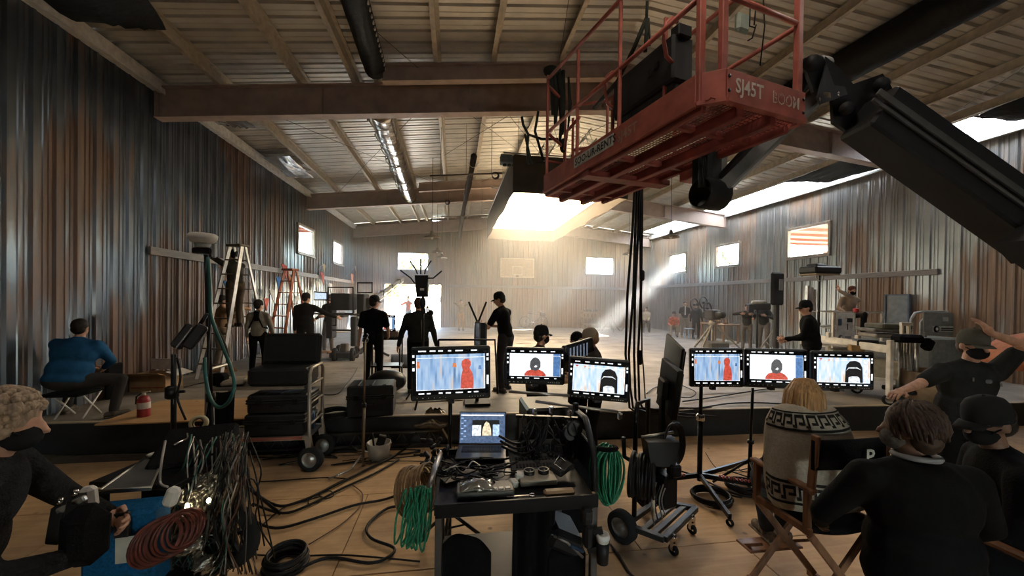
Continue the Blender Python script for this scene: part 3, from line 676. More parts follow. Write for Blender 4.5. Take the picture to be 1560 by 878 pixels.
for (x, y_, top) in ((-WX+.01, 2.53, 1.50), (-WX+.01, 1.78, 1.38), (-WX+.01, 1.03, 1.38), (-WX+.02, .12, 1.38), (-WX+.13, .03, 1.38), (WX-.03, .03, 1.38), (WX-.01, LY-.15, 1.38), (WX-.01, 1.3, 1.38), (-.12, LY-.02, 1.10), (.0, LY-.02, 1.10), (-.33, .60, .98), (-.30, 1.36, .70)):
    a = MB(); w_ = .034 if y_ > .2 else .055; a.bar((x, y_, 0), (x, y_, top), w_, w_*.8, (0, 1, 0), .006); part(lift, 'post', a, LR, w=False)
a = MB()
for z_ in (.76, 1.37):
    a.tube([(-WX+.13, .03, z_), (WX-.03, .03, z_)], .02, 8); a.tube([(-WX+.01, .12, z_), (-WX+.01, 2.53, z_+(.0 if z_ < 1 else .08))], .02, 8)
    a.tube([(WX-.01, .03, z_), (WX-.01, LY-.15, z_)], .02, 8); a.tube([(-WX+.01, 2.53, z_), (-.12, LY-.02, z_-.1)], .02, 8)
    a.tube([(WX-.01, LY-.15, z_), (0, LY-.02, z_-.1)], .02, 8)
a.tube([(-WX+.01, 2.53, .40), (WX-.01, LY-.15, .40)], .014, 8)
part(lift, 'rail', a, LR, w=False)
a = MB()   # bent hand hoops
for y_ in (.50, 1.30):
    a.tube([(-.30, y_, .88), (-.36, y_, .90), (-.42, y_, .84), (-.44, y_, .70), (-.41, y_, .58), (-.34, y_, .54)], .016, 8)
a.tube([(-.46, 1.75, .62), (-.30, 2.3, .72), (-.14, 2.66, .62), (-.12, 2.68, .2)], .018, 8)
parts(lift, 'hand_hoop', a, LR, w=False)
def slab(a, y0, y1, x, z0, z1, d): a.box((x, (y0+y1)/2, (z0+z1)/2), (d, y1-y0, z1-z0), None, .02)
a = MB(); slab(a, .48, 1.28, -.25, .40, .78, .22); slab(a, .50, 1.26, -.24, .20, .42, .16); a.box((-.26, .50, .80), (.14, .10, .10), None, .01); o = part(lift, 'control_box', a, BOOM, w=False)
a = MB(); a.box((-.372, .66, .60), (.01, .05, .05)); a.box((-.372, .74, .58), (.01, .03, .06)); ob = link('handle', a.mesh('handle', BLK), o)
a = MB(); a.box((-.332, .80, .26), (.012, .62, .10), None, .004); part(lift, 'decal', a, mat('decal_grey', (.34, .32, .28), .6, 0, .35, 40), 'worn grey instruction decals', w=False)
a = MB(); a.box((-.338, .72, .315), (.012, .36, .012)); part(lift, 'decal', a, LR, w=False)
a = MB(); a.box((-.02, 1.40, .58), (.16, .14, .26), None, .01); part(lift, 'bracket', a, LR, w=False)
a = MB(); a.box((-.14, .05, .62), (.12, .05, .14), None, .02); part(lift, 'light_panel', a, mat('pale_green', (.32, .36, .28), .4), w=False)
# lettering
a = MB(); text_mb(a, 'SJ45T', (-.275, -.014, .07), (.86, 0, 0), (0, 0, 1), .142, .003, True); part(lift, 'lettering', a, LET, 'cream stencilled letters', w=False)
a = MB(); text_mb(a, 'BOOM', (.10, -.014, .072), (.82, 0, 0), (0, 0, 1), .122, .003, True); part(lift, 'lettering', a, LET, w=False)
a = MB(); text_mb(a, 'BOOM', (.105, -.016, .077), (.80, 0, 0), (0, 0, 1), .112, .004); part(lift, 'lettering', a, LR, w=False)
a = MB(); text_mb(a, 'SJ45T', (-WX-.014, 1.02, .07), (0, -1, 0), (0, 0, 1), .12, .003, True); part(lift, 'lettering', a, mat('faded_stencil', (.30, .20, .15), .7), w=False)
a = MB(); a.box((-WX-.014, 1.44, .125), (.006, .72, .115), None, .002); part(lift, 'name_plate', a, mat('plate_cream', (.50, .47, .42), .6, 0, .2, 20), w=False)
a = MB(); text_mb(a, 'SOO-UR-RENTS', (-WX-.018, 1.77, .088), (0, -1, 0), (0, 0, 1), .105, .003, True); part(lift, 'lettering', a, LETB, w=False)
a = MB()
for (x, z_) in ((-.33, .17), (-.33, .07), (.45, .16), (.45, .06)): a.disc((x, -.012, z_), .013, (0, -1, 0), 10, .006)
parts(lift, 'bolt', a, BLKM, w=False)
# mount, rotator, jib, boom
a = MB(); a.box((.50, 1.02, -.06), (.16, .34, .16), None, .01); part(lift, 'mount', a, LR, w=False)
J0, J1 = lw(1088, 296, 3.70), lw(1262, 128, 3.25)
a = MB(); a.box(lw(1078, 250, 3.72), (.20, .24, .42), None, .03); a.lathe([(.13, -.14), (.15, -.12), (.15, .12), (.13, .14)], lw(1082, 296, 3.7), 18, (1, 0, 0)); a.lathe([(.10, -.05), (.10, .06)], lw(1068, 232, 3.68), 14, (0, 0, 1)); part(lift, 'rotator', a, BOOM, w=False)
a = MB()
for k in range(4): a.cyl(lw(1064+k*3, 225, 3.62), lw(1066+k*4, 285, 3.60), .012, n=6)
part(lift, 'hose', a, CABLE, w=False)
a = MB(); a.bar(lw(1101, 232, 3.66), lw(1098, 300, 3.66), .09, .05, (0, 1, 0), .01); a.disc(lw(1100, 296, 3.60), .035, (0, -1, 0)); part(lift, 'link_plate', a, LG, w=False)
a = MB(); a.bar(J0, J1, .13, .15, b=.015); o = part(lift, 'jib', a, LG, w=False)
a = MB(); q0, q1 = lw(1096, 272, 3.64), lw(1235, 122, 3.22); a.cyl(q0, q0.lerp(q1, .6), .035); a.cyl(q0.lerp(q1, .6), q1, .022); ob = link('cylinder', a.mesh('cylinder', BOOM), o)
K = [lw(1262, 128, 3.2), lw(1290, 150, 3.1), lw(1328, 175, 3.0)]
def sil(a, pts, D, th, m4=None):   # a plate whose outline is given round its own axes, with real thickness
    P = [lw(x, y, D) for x, y in pts]; n_ = (P[1]-P[0]).cross(P[2]-P[0]).normalized()*th; k = len(P)
    a.add(P+[p+n_ for p in P], [tuple(range(k))[::-1], tuple(range(k, 2*k))]+[(i, (i+1) % k, k+(i+1) % k, k+i) for i in range(k)])
a = MB()
for D in (3.12, 3.32): sil(a, [(1226, 88), (1258, 86), (1280, 104), (1300, 128), (1345, 112), (1356, 128), (1400, 210), (1372, 232), (1300, 206), (1270, 186), (1268, 150), (1240, 140), (1230, 112)], D, .03)
a.cyl(lw(1236, 96, 3.05), lw(1258, 98, 3.40), .06); a.cyl(lw(1342, 128, 3.0), lw(1346, 128, 3.36), .05); a.cyl(lw(1290, 165, 3.0), lw(1290, 165, 3.4), .05)
part(lift, 'knuckle', a, BOOM, w=False)
a = MB(); sil(a, [(1256, 100), (1268, 132), (1284, 134), (1288, 146), (1248, 160), (1243, 150)], 3.08, .02); o = part(lift, 'link_plate', a, mat('link_dark', (.05, .05, .052), .45, .2), w=False)
a = MB(); a.disc(lw(1250, 151, 3.06), .018, (0, -1, 0)); a.disc(lw(1278, 143, 3.06), .018, (0, -1, 0)); link('pin', a.mesh('pin', CHROM), o)
a = MB(); sil(a, [(1254, 140), (1265, 141), (1266, 149), (1254, 148)], 3.06, .004); link('decal', a.mesh('decal', mat('decal_tan', (.50, .36, .20), .6)), o)
a = MB(); b0, b1 = lw(1320, 172, 3.0), lw(2300, 867, 3.0); ax = (b1-b0).normalized()
a.bar(b0, b1, .30, .36, b=.02); part(lift, 'boom', a, BOOM, w=False)
a = MB(); up_ = LI.to_3x3() @ UP; fw_ = LI.to_3x3() @ FW; sd = ax.cross(fw_).normalized()
if sd.dot(up_) < 0: sd = -sd
c0 = b0-fw_*.17
a.bar(c0+sd*.02-ax*.1, b1-fw_*.17+sd*.02, .02, .05, b=.003); a.bar(c0-sd*.05-ax*.1, b1-fw_*.17-sd*.05, .02, .025, b=.003); part(lift, 'cable_track', a, mat('track_grey', (.075, .075, .07), .5), w=False)
a = MB(); a.bar(b0+sd*.17-fw_*.02+ax*.08, b1+sd*.17-fw_*.02, .16, .11, b=.01); part(lift, 'upper_tube', a, mat('tube_grey', (.055, .055, .053), .5, .2), w=False)
a = MB(); sil(a, [(1512, 372), (1540, 402), (1552, 400), (1556, 388), (1575, 386), (1590, 404), (1640, 404), (1640, 350), (1560, 340)], 2.86, .26); part(lift, 'lug', a, BOOM, w=False)
a = MB(); e = LI @ V((9.3, 1.4, .0)); part(lift, 'turntable', MB().box(e+V((0, 0, .5)), (1.4, 1.8, 1.0), None, .08), LR, w=False)
a = MB(); a.bar(b1, e+V((0, 0, .9)), .28, .30, b=.02); part(lift, 'riser', a, BOOM, w=False)
for sx in (-.8, .8):
    for sy in (-.8, .8):
        a = MB(); a.lathe([(0, -.16), (.40, -.16), (.46, -.10), (.46, .10), (.40, .16), (0, .16)], e+V((sx, sy, .46)), 20, (1, 0, 0)); part(lift, 'wheel', a, RUBB, w=False)
# harness straps and cables on the platform rails
a = MB(); T0 = lw(987, 28, 3.55)
STR = mat('strap_dark', (.035, .037, .03), .8)
a = MB(); hook = lw(986, 2, 3.6)
for (x, y, D) in ((960, 70, 3.8), (940, 120, 4.1), (915, 155, 4.6)): pass
a.tube([hook, lw(985, 28, 3.6)], .014, 6); a.tube([lw(985, 28, 3.6), lw(965, 75, 3.75), lw(940, 125, 4.1), lw(905, 165, 4.6)], .022, 6); a.tube([lw(986, 28, 3.6), lw(984, 62, 3.65), lw(983, 80, 3.7)], .018, 6); a.tube([lw(988, 28, 3.6), lw(990, 70, 3.65)], .010, 6)
part(lift, 'sling', a, STR, w=False)
a = MB()
for (xa, ya, xb, yb, r) in ((843, 105, 846, 190, .03), (850, 104, 856, 205, .035), (858, 108, 852, 222, .025), (866, 118, 865, 200, .016), (838, 112, 842, 175, .028)):
    a.tube([lw(xa, ya, 5.2), lw((xa+xb)/2+3, (ya+yb)/2, 5.15), lw(xb, yb, 5.2)], [r, r*1.4, r*.7], 7)
a.ell(lw(858, 222, 5.2), (.05, .05, .10), 8, 6); a.ell(lw(842, 110, 5.2), (.14, .08, .08), 10, 6)
part(lift, 'harness', a, STR, w=False)
a = MB()
for k, (pts) in enumerate((((795, 178), (797, 190), (805, 205), (825, 212), (850, 212)), ((800, 205), (806, 235), (812, 250), (830, 248)), ((805, 205), (803, 228), (806, 250)), ((820, 170), (815, 200), (828, 245)))):
    a.tube([lw(x, y, 5.3) for x, y in pts], .018, 6)
part(lift, 'loose_cable', a, STR, w=False)
a = MB()
for pts in (((1143, 5), (1142, 40), (1150, 42)), ((1152, 6), (1149, 38)), ((1152, 38), (1146, 58), (1139, 62)), ((1163, 0), (1165, 40), (1158, 100))): a.tube([lw(x, y, 3.2) for x, y in pts], .006, 5)
part(lift, 'loose_cable', a, CABLE, w=False)
# black feeder cables hanging from the platform to the stage
a = MB(); rr = random.Random(5)
for k, (x0, x1, yb) in enumerate(((968, 953, 560), (972, 958, 590), (975, 966, 606), (977, 972, 610), (979, 978, 560))):
    pts = [atd(x0, 268, 4.9), atd(x0+(x1-x0)*.3, 350, 5.0), atd(x0+(x1-x0)*.75+(3 if k % 2 else -1), 450, 5.15), atd(x1, 540, 5.35), atd(x1+2, yb, 5.65)]
    e_ = pts[-1]; pts += [V((e_.x+.05, e_.y, ST+.12)), V((e_.x+.2+.1*k, e_.y+.1, ST+.02)), V((e_.x+.7+.15*k, e_.y+.25*((-1)**k), ST+.015))]
    a.tube(pts, .017 if k < 4 else .010, 7)
t = thing('feeder_cables', 'bunch of black cables hanging from the red platform to stage', 'cable', atd(975, 600, 5.6)); part(t, 'cable', a, CABLE)
for q, h in (((978, 420, 5.1), .14), ((975, 545, 5.4), .20)):
    p = atd(*q); b = MB(); b.lathe([(.02, -h/2), (.035, -h/2+.02), (.035, h/2-.02), (.02, h/2)], p, 10); part(t, 'connector', b, BLK)
# ================================================================== PEOPLE
def capsule(mb, a, b, ra, rb, n=10):
    a, b = V(a), V(b); d = b-a; L = d.length
    if L < 1e-5: return mb.ell(a, ra, n, 6)
    t = d/L; pts = []; rs = []
    for k in (0.05, .45, .8): pts.append(a-t*ra*math.cos(k*PI/2)); rs.append(ra*math.sin(k*PI/2))
    for k in (0, .5, 1): pts.append(a+d*k); rs.append(ra+(rb-ra)*k)
    for k in (.8, .45, .05): pts.append(b+t*rb*math.cos(k*PI/2)); rs.append(rb*math.sin(k*PI/2))
    return mb.tube(pts, rs, n)
def remesh(mb, vox, smooth=5):
    """one continuous skin grown over overlapping volumes"""
    me = mb.mesh('tmp', [BLK]); ob = bpy.data.objects.new('tmp', me); C.objects.link(ob)
    m = ob.modifiers.new('r', 'REMESH'); m.mode = 'VOXEL'; m.voxel_size = vox; m.use_smooth_shade = True
    if smooth: s = ob.modifiers.new('s', 'SMOOTH'); s.iterations = smooth; s.factor = .5
    out = bpy.data.meshes.new_from_object(ob.evaluated_get(bpy.context.evaluated_depsgraph_get()))
    bpy.data.objects.remove(ob); bpy.data.meshes.remove(me)
    r = MB(); r.v = [V(v.co) for v in out.vertices]; r.f = [tuple(p.vertices) for p in out.polygons]; r.m = [0]*len(r.f); r.sm = [True]*len(r.f)
    bpy.data.meshes.remove(out); return r
def ik(a, t, l1, l2, hint):
    a, t = V(a), V(t); d = t-a; L = min(d.length, (l1+l2)*.995); d = d.normalized(); t = a+d*L
    x = (l1*l1-l2*l2+L*L)/(2*L); h = math.sqrt(max(0, l1*l1-x*x)); hv = V(hint); hv = hv-d*hv.dot(d)
    if hv.length < 1e-4: hv = d.orthogonal()
    return a+d*x+hv.normalized()*h, t
def hand(mb, w, d, pn, side, s, curl=.5):
    """palm + five unequal, bent fingers; w wrist, d direction, pn palm normal"""
    d = V(d).normalized(); pn = V(pn); pn = (pn-d*pn.dot(d)).normalized(); x = d.cross(pn)*side
    capsule(mb, w, w+d*.03*s, .026*s, .030*s, 8)
    R = M4(((x.x, d.x, pn.x, 0), (x.y, d.y, pn.y, 0), (x.z, d.z, pn.z, 0), (0, 0, 0, 1)))
    mb.ell(w+d*.052*s, (.043*s, .052*s, .018*s), 10, 7, R)
    for k, (o, L) in enumerate(((-.031, .066), (-.011, .078), (.011, .073), (.030, .058))):
        p = w+d*(.092-.004*abs(k-1))*s+x*o*s; q = d; ps = [p-d*.02*s]; rs = [.0095*s]
        for j, f in enumerate((.42, .32, .26)):
            an = curl*(.55+.35*j); q = (q*math.cos(an)+pn*math.sin(an)).normalized(); ps.append(ps[-1]+q*L*f*s*(1.25 if j == 0 else 1)); rs.append((.0092-.0012*j)*s)
        mb.tube(ps, rs, 6)
    p = w+d*.03*s-x*.036*s; q = (d*.65-x*.75+pn*.25).normalized(); mb.tube([p, p+q*.032*s, p+(q*.6+d*.5+pn*.3*curl).normalized()*.06*s], [.013*s, .0105*s, .0085*s], 6)
SHOE = mat('shoe_dark', (.03, .027, .025), .6)
def person(label, loc, rz=0., h=1.75, vox=.016, pel=None, neck=None, tyaw=0., feet=None, toes=(0, 0), knees=None, hands=None, elbows=None, hdir=(0, 0), hcurl=(.5, .5), hd=(None, None), palm=(None, None),
           bulk=1., skin=None, shirt=None, sleeve='long', pants=None, shorts=False, shoe=None, hair=None, hairstyle='short', cap=None, capback=False, mask=None, beanie=None, group=None, eyes=False, shirt_name='shirt', hem=.0, fingers=True):
    s = h/1.75; T = thing('person', label, 'person', loc, group); T.rotation_euler.z = rz
    skin = skin or SKIN; shirt = shirt or BLKC; pants = pants or BLKC; shoe = shoe or SHOE
    pel = V(pel if pel else (0, 0, .95))*s; neck = V(neck if neck else (0, .02, 1.46))*s
    feet = feet or ((-.12, 0, .08), (.12, 0, .08)); hands = hands or ((-.27, .06, .80), (.27, .06, .80))
    elbows = elbows or ((-.4, -1, 0), (.4, -1, 0)); knees = knees or ((-.1, 1, 0), (.1, 1, 0))
    up = (neck-pel).normalized(); rx = V((math.cos(tyaw), math.sin(tyaw), 0)); rx = (rx-up*rx.dot(up)).normalized(); fw = up.cross(rx)
    hx = V((math.cos(tyaw*.4), math.sin(tyaw*.4), 0))
    sh = [neck-up*.085*s-rx*.172*s*bulk**.6, neck-up*.085*s+rx*.172*s*bulk**.6]
    hip = [pel-hx*.095*s, pel+hx*.095*s]
    el = []; wr = []; kn = []; an = []
    for i in (0, 1):
        e, w = ik(sh[i], V(hands[i])*s, .295*s, .265*s, elbows[i]); el.append(e); wr.append(w)
        k, a = ik(hip[i], V(feet[i])*s, .44*s, .43*s, knees[i]); kn.append(k); an.append(a)
    Rt = M4(((rx.x, fw.x, up.x, 0), (rx.y, fw.y, up.y, 0), (rx.z, fw.z, up.z, 0), (0, 0, 0, 1)))
    L = (neck-pel).length; ch = pel+up*L*.66; be = pel+up*L*.28
    hy = tyaw+hdir[0]; hp = hdir[1]
    hf = V((-math.sin(hy)*math.cos(hp), math.cos(hy)*math.cos(hp), math.sin(hp))); hr = V((math.cos(hy), math.sin(hy), 0)); hu = hr.cross(hf)
    Rh = M4(((hr.x, hf.x, hu.x, 0), (hr.y, hf.y, hu.y, 0), (hr.z, hf.z, hu.z, 0), (0, 0, 0, 1)))
    hc = neck+(up*.5+V((0, 0, .5))).normalized()*.075*s+hu*.075*s+hf*.022*s
    S_ = s; s = s*1.06   # heads a touch fuller
    H = lambda x, y, z: hc+hr*x*s+hf*y*s+hu*z*s; s = S_
    b = MB()   # ---- the body, one skin
    b.ell(ch, (.150*s*bulk, .100*s*bulk, .20*s), 14, 10, Rt); b.ell(be, (.135*s*bulk, .095*s*bulk, .17*s), 14, 10, Rt); b.ell(pel, (.15*s*bulk, .105*s*bulk, .12*s), 14, 8, Rt)
    capsule(b, sh[0], sh[1], .058*s, .058*s); capsule(b, neck-up*.04*s, hc-hu*.04*s, .056*s, .054*s)
    for i in (0, 1): capsule(b, neck-up*.02*s, neck.lerp(sh[i], .75)-up*.0*s, .050*s, .050*s)
    b.ell(H(0, -.012, .022), (.076*s, .094*s, .096*s), 14, 10, Rh); b.ell(H(0, .022, -.05), (.056*s, .068*s, .066*s), 12, 8, Rh)
    capsule(b, H(0, .082, .012), H(0, .108, -.028), .010*s, .016*s, 8); b.ell(H(0, .083, -.062), (.024*s, .012*s, .010*s), 8, 6, Rh)
    for e in (-1, 1): b.ell(H(e*.077, -.012, -.01), (.012*s, .022*s, .032*s), 8, 6, Rh)
    for i in (0, 1):
        capsule(b, sh[i], el[i], .050*s, .040*s); capsule(b, el[i], wr[i], .040*s, .027*s)
        capsule(b, hip[i], kn[i], .082*s, .055*s); capsule(b, kn[i], an[i], .052*s, .036*s)
    r = remesh(b, vox, 4)
    if fingers:
        for i in (0, 1):
            d = V(hd[i]) if hd[i] else (wr[i]-el[i]); pn = V(palm[i]) if palm[i] else (rx*(1 if i == 0 else -1)+fw*.2)
            hand(r, wr[i], d, pn, 1 if i == 0 else -1, s*1.03, hcurl[i])
    part(T, 'body', r, skin, w=False)
    if eyes:
        a = MB()
        for e in (-1, 1): a.ell(H(e*.030, .080, .010), .011*s, 8, 6)
        o = part(T, 'eye', a, mat('eye_white', (.55, .52, .48), .3), w=False); o['kind'] = 'stuff'
    c = MB(); g = .020*s   # ---- shirt
    c.ell(ch, (.165*s*bulk, .115*s*bulk, .21*s), 14, 10, Rt); c.ell(be, (.158*s*bulk, .122*s*bulk, .19*s), 14, 10, Rt); capsule(c, sh[0], sh[1], .064*s, .064*s)
    c.ell(pel+up*.02*s, (.168*s*bulk, .125*s*bulk, (.11+hem)*s), 14, 8, Rt); capsule(c, neck-up*.05*s, neck+up*.005*s, .072*s, .060*s)
    for i in (0, 1): capsule(c, neck-up*.025*s, neck.lerp(sh[i], .8), .058*s, .062*s)
    for i in (0, 1):
        if sleeve == 'long':
            capsule(c, sh[i], el[i], .068*s*bulk**.5, .056*s); capsule(c, el[i], el[i].lerp(wr[i], .93), .056*s, .040*s)
        else: capsule(c, sh[i], sh[i].lerp(el[i], .72), .070*s*bulk**.5, .062*s)
    part(T, shirt_name, remesh(c, vox, 4), shirt, w=False)
    c = MB()   # ---- trousers
    c.ell(pel-up*.01*s, (.160*s*bulk, .118*s*bulk, .12*s), 14, 8, Rt)
    for i in (0, 1):
        capsule(c, hip[i], kn[i], .096*s*bulk**.5, .072*s)
        if not shorts: capsule(c, kn[i], kn[i].lerp(an[i], .95), .070*s, .056*s)
        else: capsule(c, kn[i], kn[i].lerp(an[i], .08), .078*s, .076*s)
    part(T, 'trousers' if not shorts else 'shorts', remesh(c, vox, 4), pants, w=False)
    for i in (0, 1):   # ---- shoes
        f = V((-math.sin(toes[i]), math.cos(toes[i]), 0)); q = MB(); a0 = an[i]-V((0, 0, .035*s))
        capsule(q, a0-f*.05*s, a0+f*.14*s, .042*s, .036*s); capsule(q, an[i], a0, .045*s, .045*s); q.box(a0+f*.045*s-V((0, 0, .033*s)), (.085*s, .27*s, .022*s), (0, 0, toes[i]), .008)
        part(T, 'shoe', q, shoe, w=False)
    if hair:
        q = MB()
        if hairstyle == 'short': q.ell(H(0, -.022, .034), (.084*s, .098*s, .095*s), 16, 10, Rh); q.ell(H(0, -.05, -.015), (.075*s, .065*s, .07*s), 12, 8, Rh)
        elif hairstyle == 'curly':
            rr = random.Random(len(label))
            for k in range(480):
                u = V((rr.gauss(0, 1), rr.gauss(0, 1)-.35, rr.gauss(0, 1)+.45)).normalized()
                if u.y > .55 and u.z < .35: continue
                q.ell(H(u.x*.088, -.02+u.y*.102, .03+u.z*.10), .0135*s*(.7+.7*rr.random()), 6, 4)
            q.ell(H(0, -.022, .034), (.088*s, .10*s, .10*s), 14, 10, Rh)
        elif hairstyle == 'wavy':
            q.ell(H(0, -.024, .034), (.088*s, .102*s, .100*s), 16, 10, Rh); q.ell(H(0, -.055, -.03), (.078*s, .068*s, .085*s), 12, 8, Rh)
            rr = random.Random(9)
            for k in range(170):
                t = rr.uniform(-2.5, 2.5); a0 = rr.uniform(.1, .9); P = []
                for j in range(5):
                    e = a0+j*.27; r_ = 1.02+.05*math.sin(k*1.7+j*1.9)
                    P.append(H(.090*r_*math.sin(e)*math.sin(t+.06*j), -.03-.105*r_*math.sin(e)*math.cos(t+.06*j), .030+.104*r_*math.cos(e)-max(0, e-1.3)*.05))
                if P[-1].z < H(0, 0, -.095).z: P = P[:4]
                q.tube(P, [.004*s]+[.0095*s]*(len(P)-2)+[.004*s], 5)
        elif hairstyle == 'bob':
            q.ell(H(0, -.02, .030), (.092*s, .108*s, .100*s), 16, 10, Rh)
            for k in range(64):
                t = -2.45+4.9*k/63; rr_ = .088+.010*math.sin(k*2.7); p0 = H(.05*math.sin(t), -.02-.05*math.cos(t), .12); p1 = H(rr_*1.02*math.sin(t), -.02-rr_*1.15*math.cos(t), .03); p2 = H(rr_*1.16*math.sin(t), -.02-rr_*1.2*math.cos(t), -.07); p3 = H(rr_*1.05*math.sin(t+.08), -.03-rr_*1.15*math.cos(t), -.165-.012*math.sin(k*1.9))
                q.tube([p0, p1, p2, p3], [.008*s, .015*s, .017*s, .006*s], 6)
        elif hairstyle == 'ponytail':
            q.ell(H(0, -.022, .034), (.085*s, .10*s, .096*s), 16, 10, Rh); q.ell(H(0, -.13, .02), (.035*s, .035*s, .05*s), 8, 6, Rh); q.tube([H(0, -.13, .02), H(0, -.15, -.10), H(0, -.13, -.26)], [.035*s, .03*s, .01*s], 8)
        part(T, 'hair', q, hair, w=False)
    if cap:
        q = MB(); sg = -1 if capback else 1
        prof = [(.100, -.005), (.101, .03), (.094, .07), (.074, .102), (.042, .118), (.0, .122)]; vs = MB(); vs.lathe([(r_*s, z*s) for r_, z in prof], (0, 0, 0), 20)
        for i, p in enumerate(vs.v): vs.v[i] = H(0, -.01, .02)+hr*p.x*.88+hf*p.y*1.02+hu*p.z
        vs.ell(H(0, -.01, .143), .008*s, 6, 4); o = part(T, 'cap', vs, cap, w=False)
        def bf(u, v):
            t = (u-.5)*2; return H(.074*t*(1-.10*v), sg*(.098*math.sqrt(max(0, 1-(.74*t)**2))+.070*v*(1-.45*t*t))-.01, .024-.020*v*v-.012*t*t)
        q.grid(bf, 12, 4, thick=.005*s); ob = link('brim', q.mesh('brim', cap), o)
    if beanie:
        q = MB(); q.ell(H(0, -.018, .036), (.087*s, .104*s, .100*s), 16, 10, Rh); part(T, 'hat', q, beanie, w=False)
    if mask:
        q = MB(); q.ell(H(0, .034, -.052), (.061*s, .074*s, .060*s), 14, 9, Rh)
        for e in (-1, 1): q.tube([H(e*.055, .05, -.035), H(e*.079, -.02, .005)], .004*s, 5)
        part(T, 'mask', q, mask, w=False)
    return T, H, Rh, dict(wr=wr, el=el, sh=sh, neck=neck, pel=pel, rx=rx, fw=fw, up=up, ch=ch, be=be, s=s, kn=kn)
NAVY = mat('blue_jacket', (.014, .075, .17), .75, bump=.3, bscale=20); TAN = mat('tan_shirt', (.30, .19, .10), .9); GREY = mat('grey_sweater', (.24, .22, .18), .95, bump=.3); KHAKI = mat('khaki', (.22, .18, .13), .9)
DGREY = mat('dark_grey_cloth', (.035, .035, .037), .9, bump=.2); JEAN = mat('dark_jeans', (.05, .055, .065), .9); REDJ = mat('red_orange_cloth', (.50, .10, .04), .85); BEIGE = mat('beige_hoodie', (.36, .27, .20), .95, bump=.3)
CAPB = mat('cap_black', (.015, .015, .016), .85); CAPT = mat('cap_tan', (.40, .33, .25), .85); CAPO = mat('cap_olive', (.09, .09, .075), .9); MASKB = mat('mask_black', (.012, .012, .013), .8)
GHAIR = mat('grey_blond_hair', (.30, .22, .15), .7, 0, .5, 60, stretch=(1, 1, .3)); BLOND = mat('blond_hair', (.40, .23, .10), .5, 0, .45, 70, stretch=(1, 1, .12)); BOOT = mat('tan_boot', (.24, .13, .06), .8); HRED = mat('hair_brown', (.045, .025, .016), .65, 0, .5, 60)
def tol(loc, rz, P, s): return tuple((M4.Rotation(-rz, 4, 'Z') @ (V(P)-V(loc)))/s)
def P3(p, z=None): return (p.x, p.y, ST if z is None else z)
# -- left of the stage
BL = V((-5.12, 5.98, ST))
person('heavy person in a blue jacket seated with back turned on stage edge', BL, .05, 1.80, .022, pel=(0, 0, .50), neck=(.03, .14, 1.04), feet=((-.26, .34, .08), (.50, .02, .08)), knees=((-.3, 1, .6), (.9, .5, .7)), toes=(.2, -.9), hands=((-.06, .44, .60), (.10, .44, .60)), elbows=((-1, .0, -.25), (1, .0, -.25)), bulk=1.58, shirt=NAVY, shirt_name='jacket', pants=mat('dark_trousers', (.04, .038, .036), .9), hair=HAIRD, hdir=(.1, .08), shoe=mat('canvas_shoe', (.10, .085, .07), .8))
person('person in a tan vest steadying the silver stepladder with one hand', (-5.05, 9.3, ST), -.75, 1.72, .022, feet=((-.14, -.05, .08), (.14, .08, .08)), hands=((-.1, .42, 1.28), (.2, .46, 1.42)), hcurl=(1.1, 1.1), shirt=TAN, pants=KHAKI, hair=HAIRD, shoe=BOOT, hdir=(0, .1))
t_, H_, R_, J_ = person('person in a grey sweater with dark chest harness straps facing left wall', (-4.02, 8.7, ST), .12, 1.63, .020, feet=((-.12, 0, .08), (.12, .05, .08)), hands=((-.30, .25, .86), (.33, .06, .80)), shirt=GREY, pants=BLKC, beanie=mat('knit_hat', (.03, .024, .022), .95), hair=HAIRD, hdir=(-.5, .1), hem=.02)
a = MB()
for e in (-1, 1): a.tube([J_['neck']+V((e*.03, -.06, .03)), J_['ch']+V((e*.04, -.135, .05)), J_['be']+V((e*.12, -.125, .03)), J_['be']+V((e*.17, .0, .0))], .014, 6)
a.box(J_['ch']+V((0, -.13, .08)), (.09, .02, .20), None, .008); part(t_, 'harness', a, BLKC, w=False)
person('person in black shorts and jacket holding a bar near left wall', (-3.6, 10.1, ST), .1, 1.80, .020, feet=((-.13, 0, .08), (.13, .03, .08)), hands=((-.26, .1, .82), (.72, .28, 1.10)), elbows=((-.4, -1, 0), (.2, -.4, -1)), shirt=BLKC, pants=BLKC, shorts=True, beanie=CAPB, hair=HAIRD, hdir=(-.75, 0), bulk=1.18, hem=.05)
person('person in grey jeans and tan boots standing behind the film camera', (-3.68, 12.2, ST), PI-.5, 1.78, .024, feet=((-.12, 0, .08), (.12, .05, .08)), hands=((-.16, .35, 1.1), (.2, .32, 1.0)), shirt=BLKC, pants=mat('grey_jeans', (.13, .115, .10), .9), hair=HAIRD, shoe=BOOT)
t_, H_, R_, J_ = person('person in a black cap and black shirt with back turned at centre left', (-1.50, 7.58, ST), -.08, 1.74, .018, feet=((-.12, 0, .08), (.12, .02, .08)), hands=((-.30, .06, .72), (.22, .26, .95)), sleeve='short', shirt=BLKC, pants=BLKC, cap=CAPB, hair=HAIRD, hdir=(-.55, 0), bulk=1.12)
a = MB(); a.box(J_['pel']+V((.02, -.15, .06)), (.10, .05, .14), None, .015); part(t_, 'belt_pouch', a, BLKC, w=False)
t_, H_, R_, J_ = person('close cropped person in a dark jacket and sling strap below antenna box', (-.62, 6.98, ST), .05, 1.72, .018, feet=((-.13, 0, .08), (.13, .04, .08)), hands=((-.36, .10, .80), (.34, .12, .80)), shirt=mat('dark_jacket', (.026, .027, .024), .85), pants=BLKC, hair=mat('cropped_hair', (.085, .05, .03), .8), hdir=(-.1, -.02), bulk=1.2)
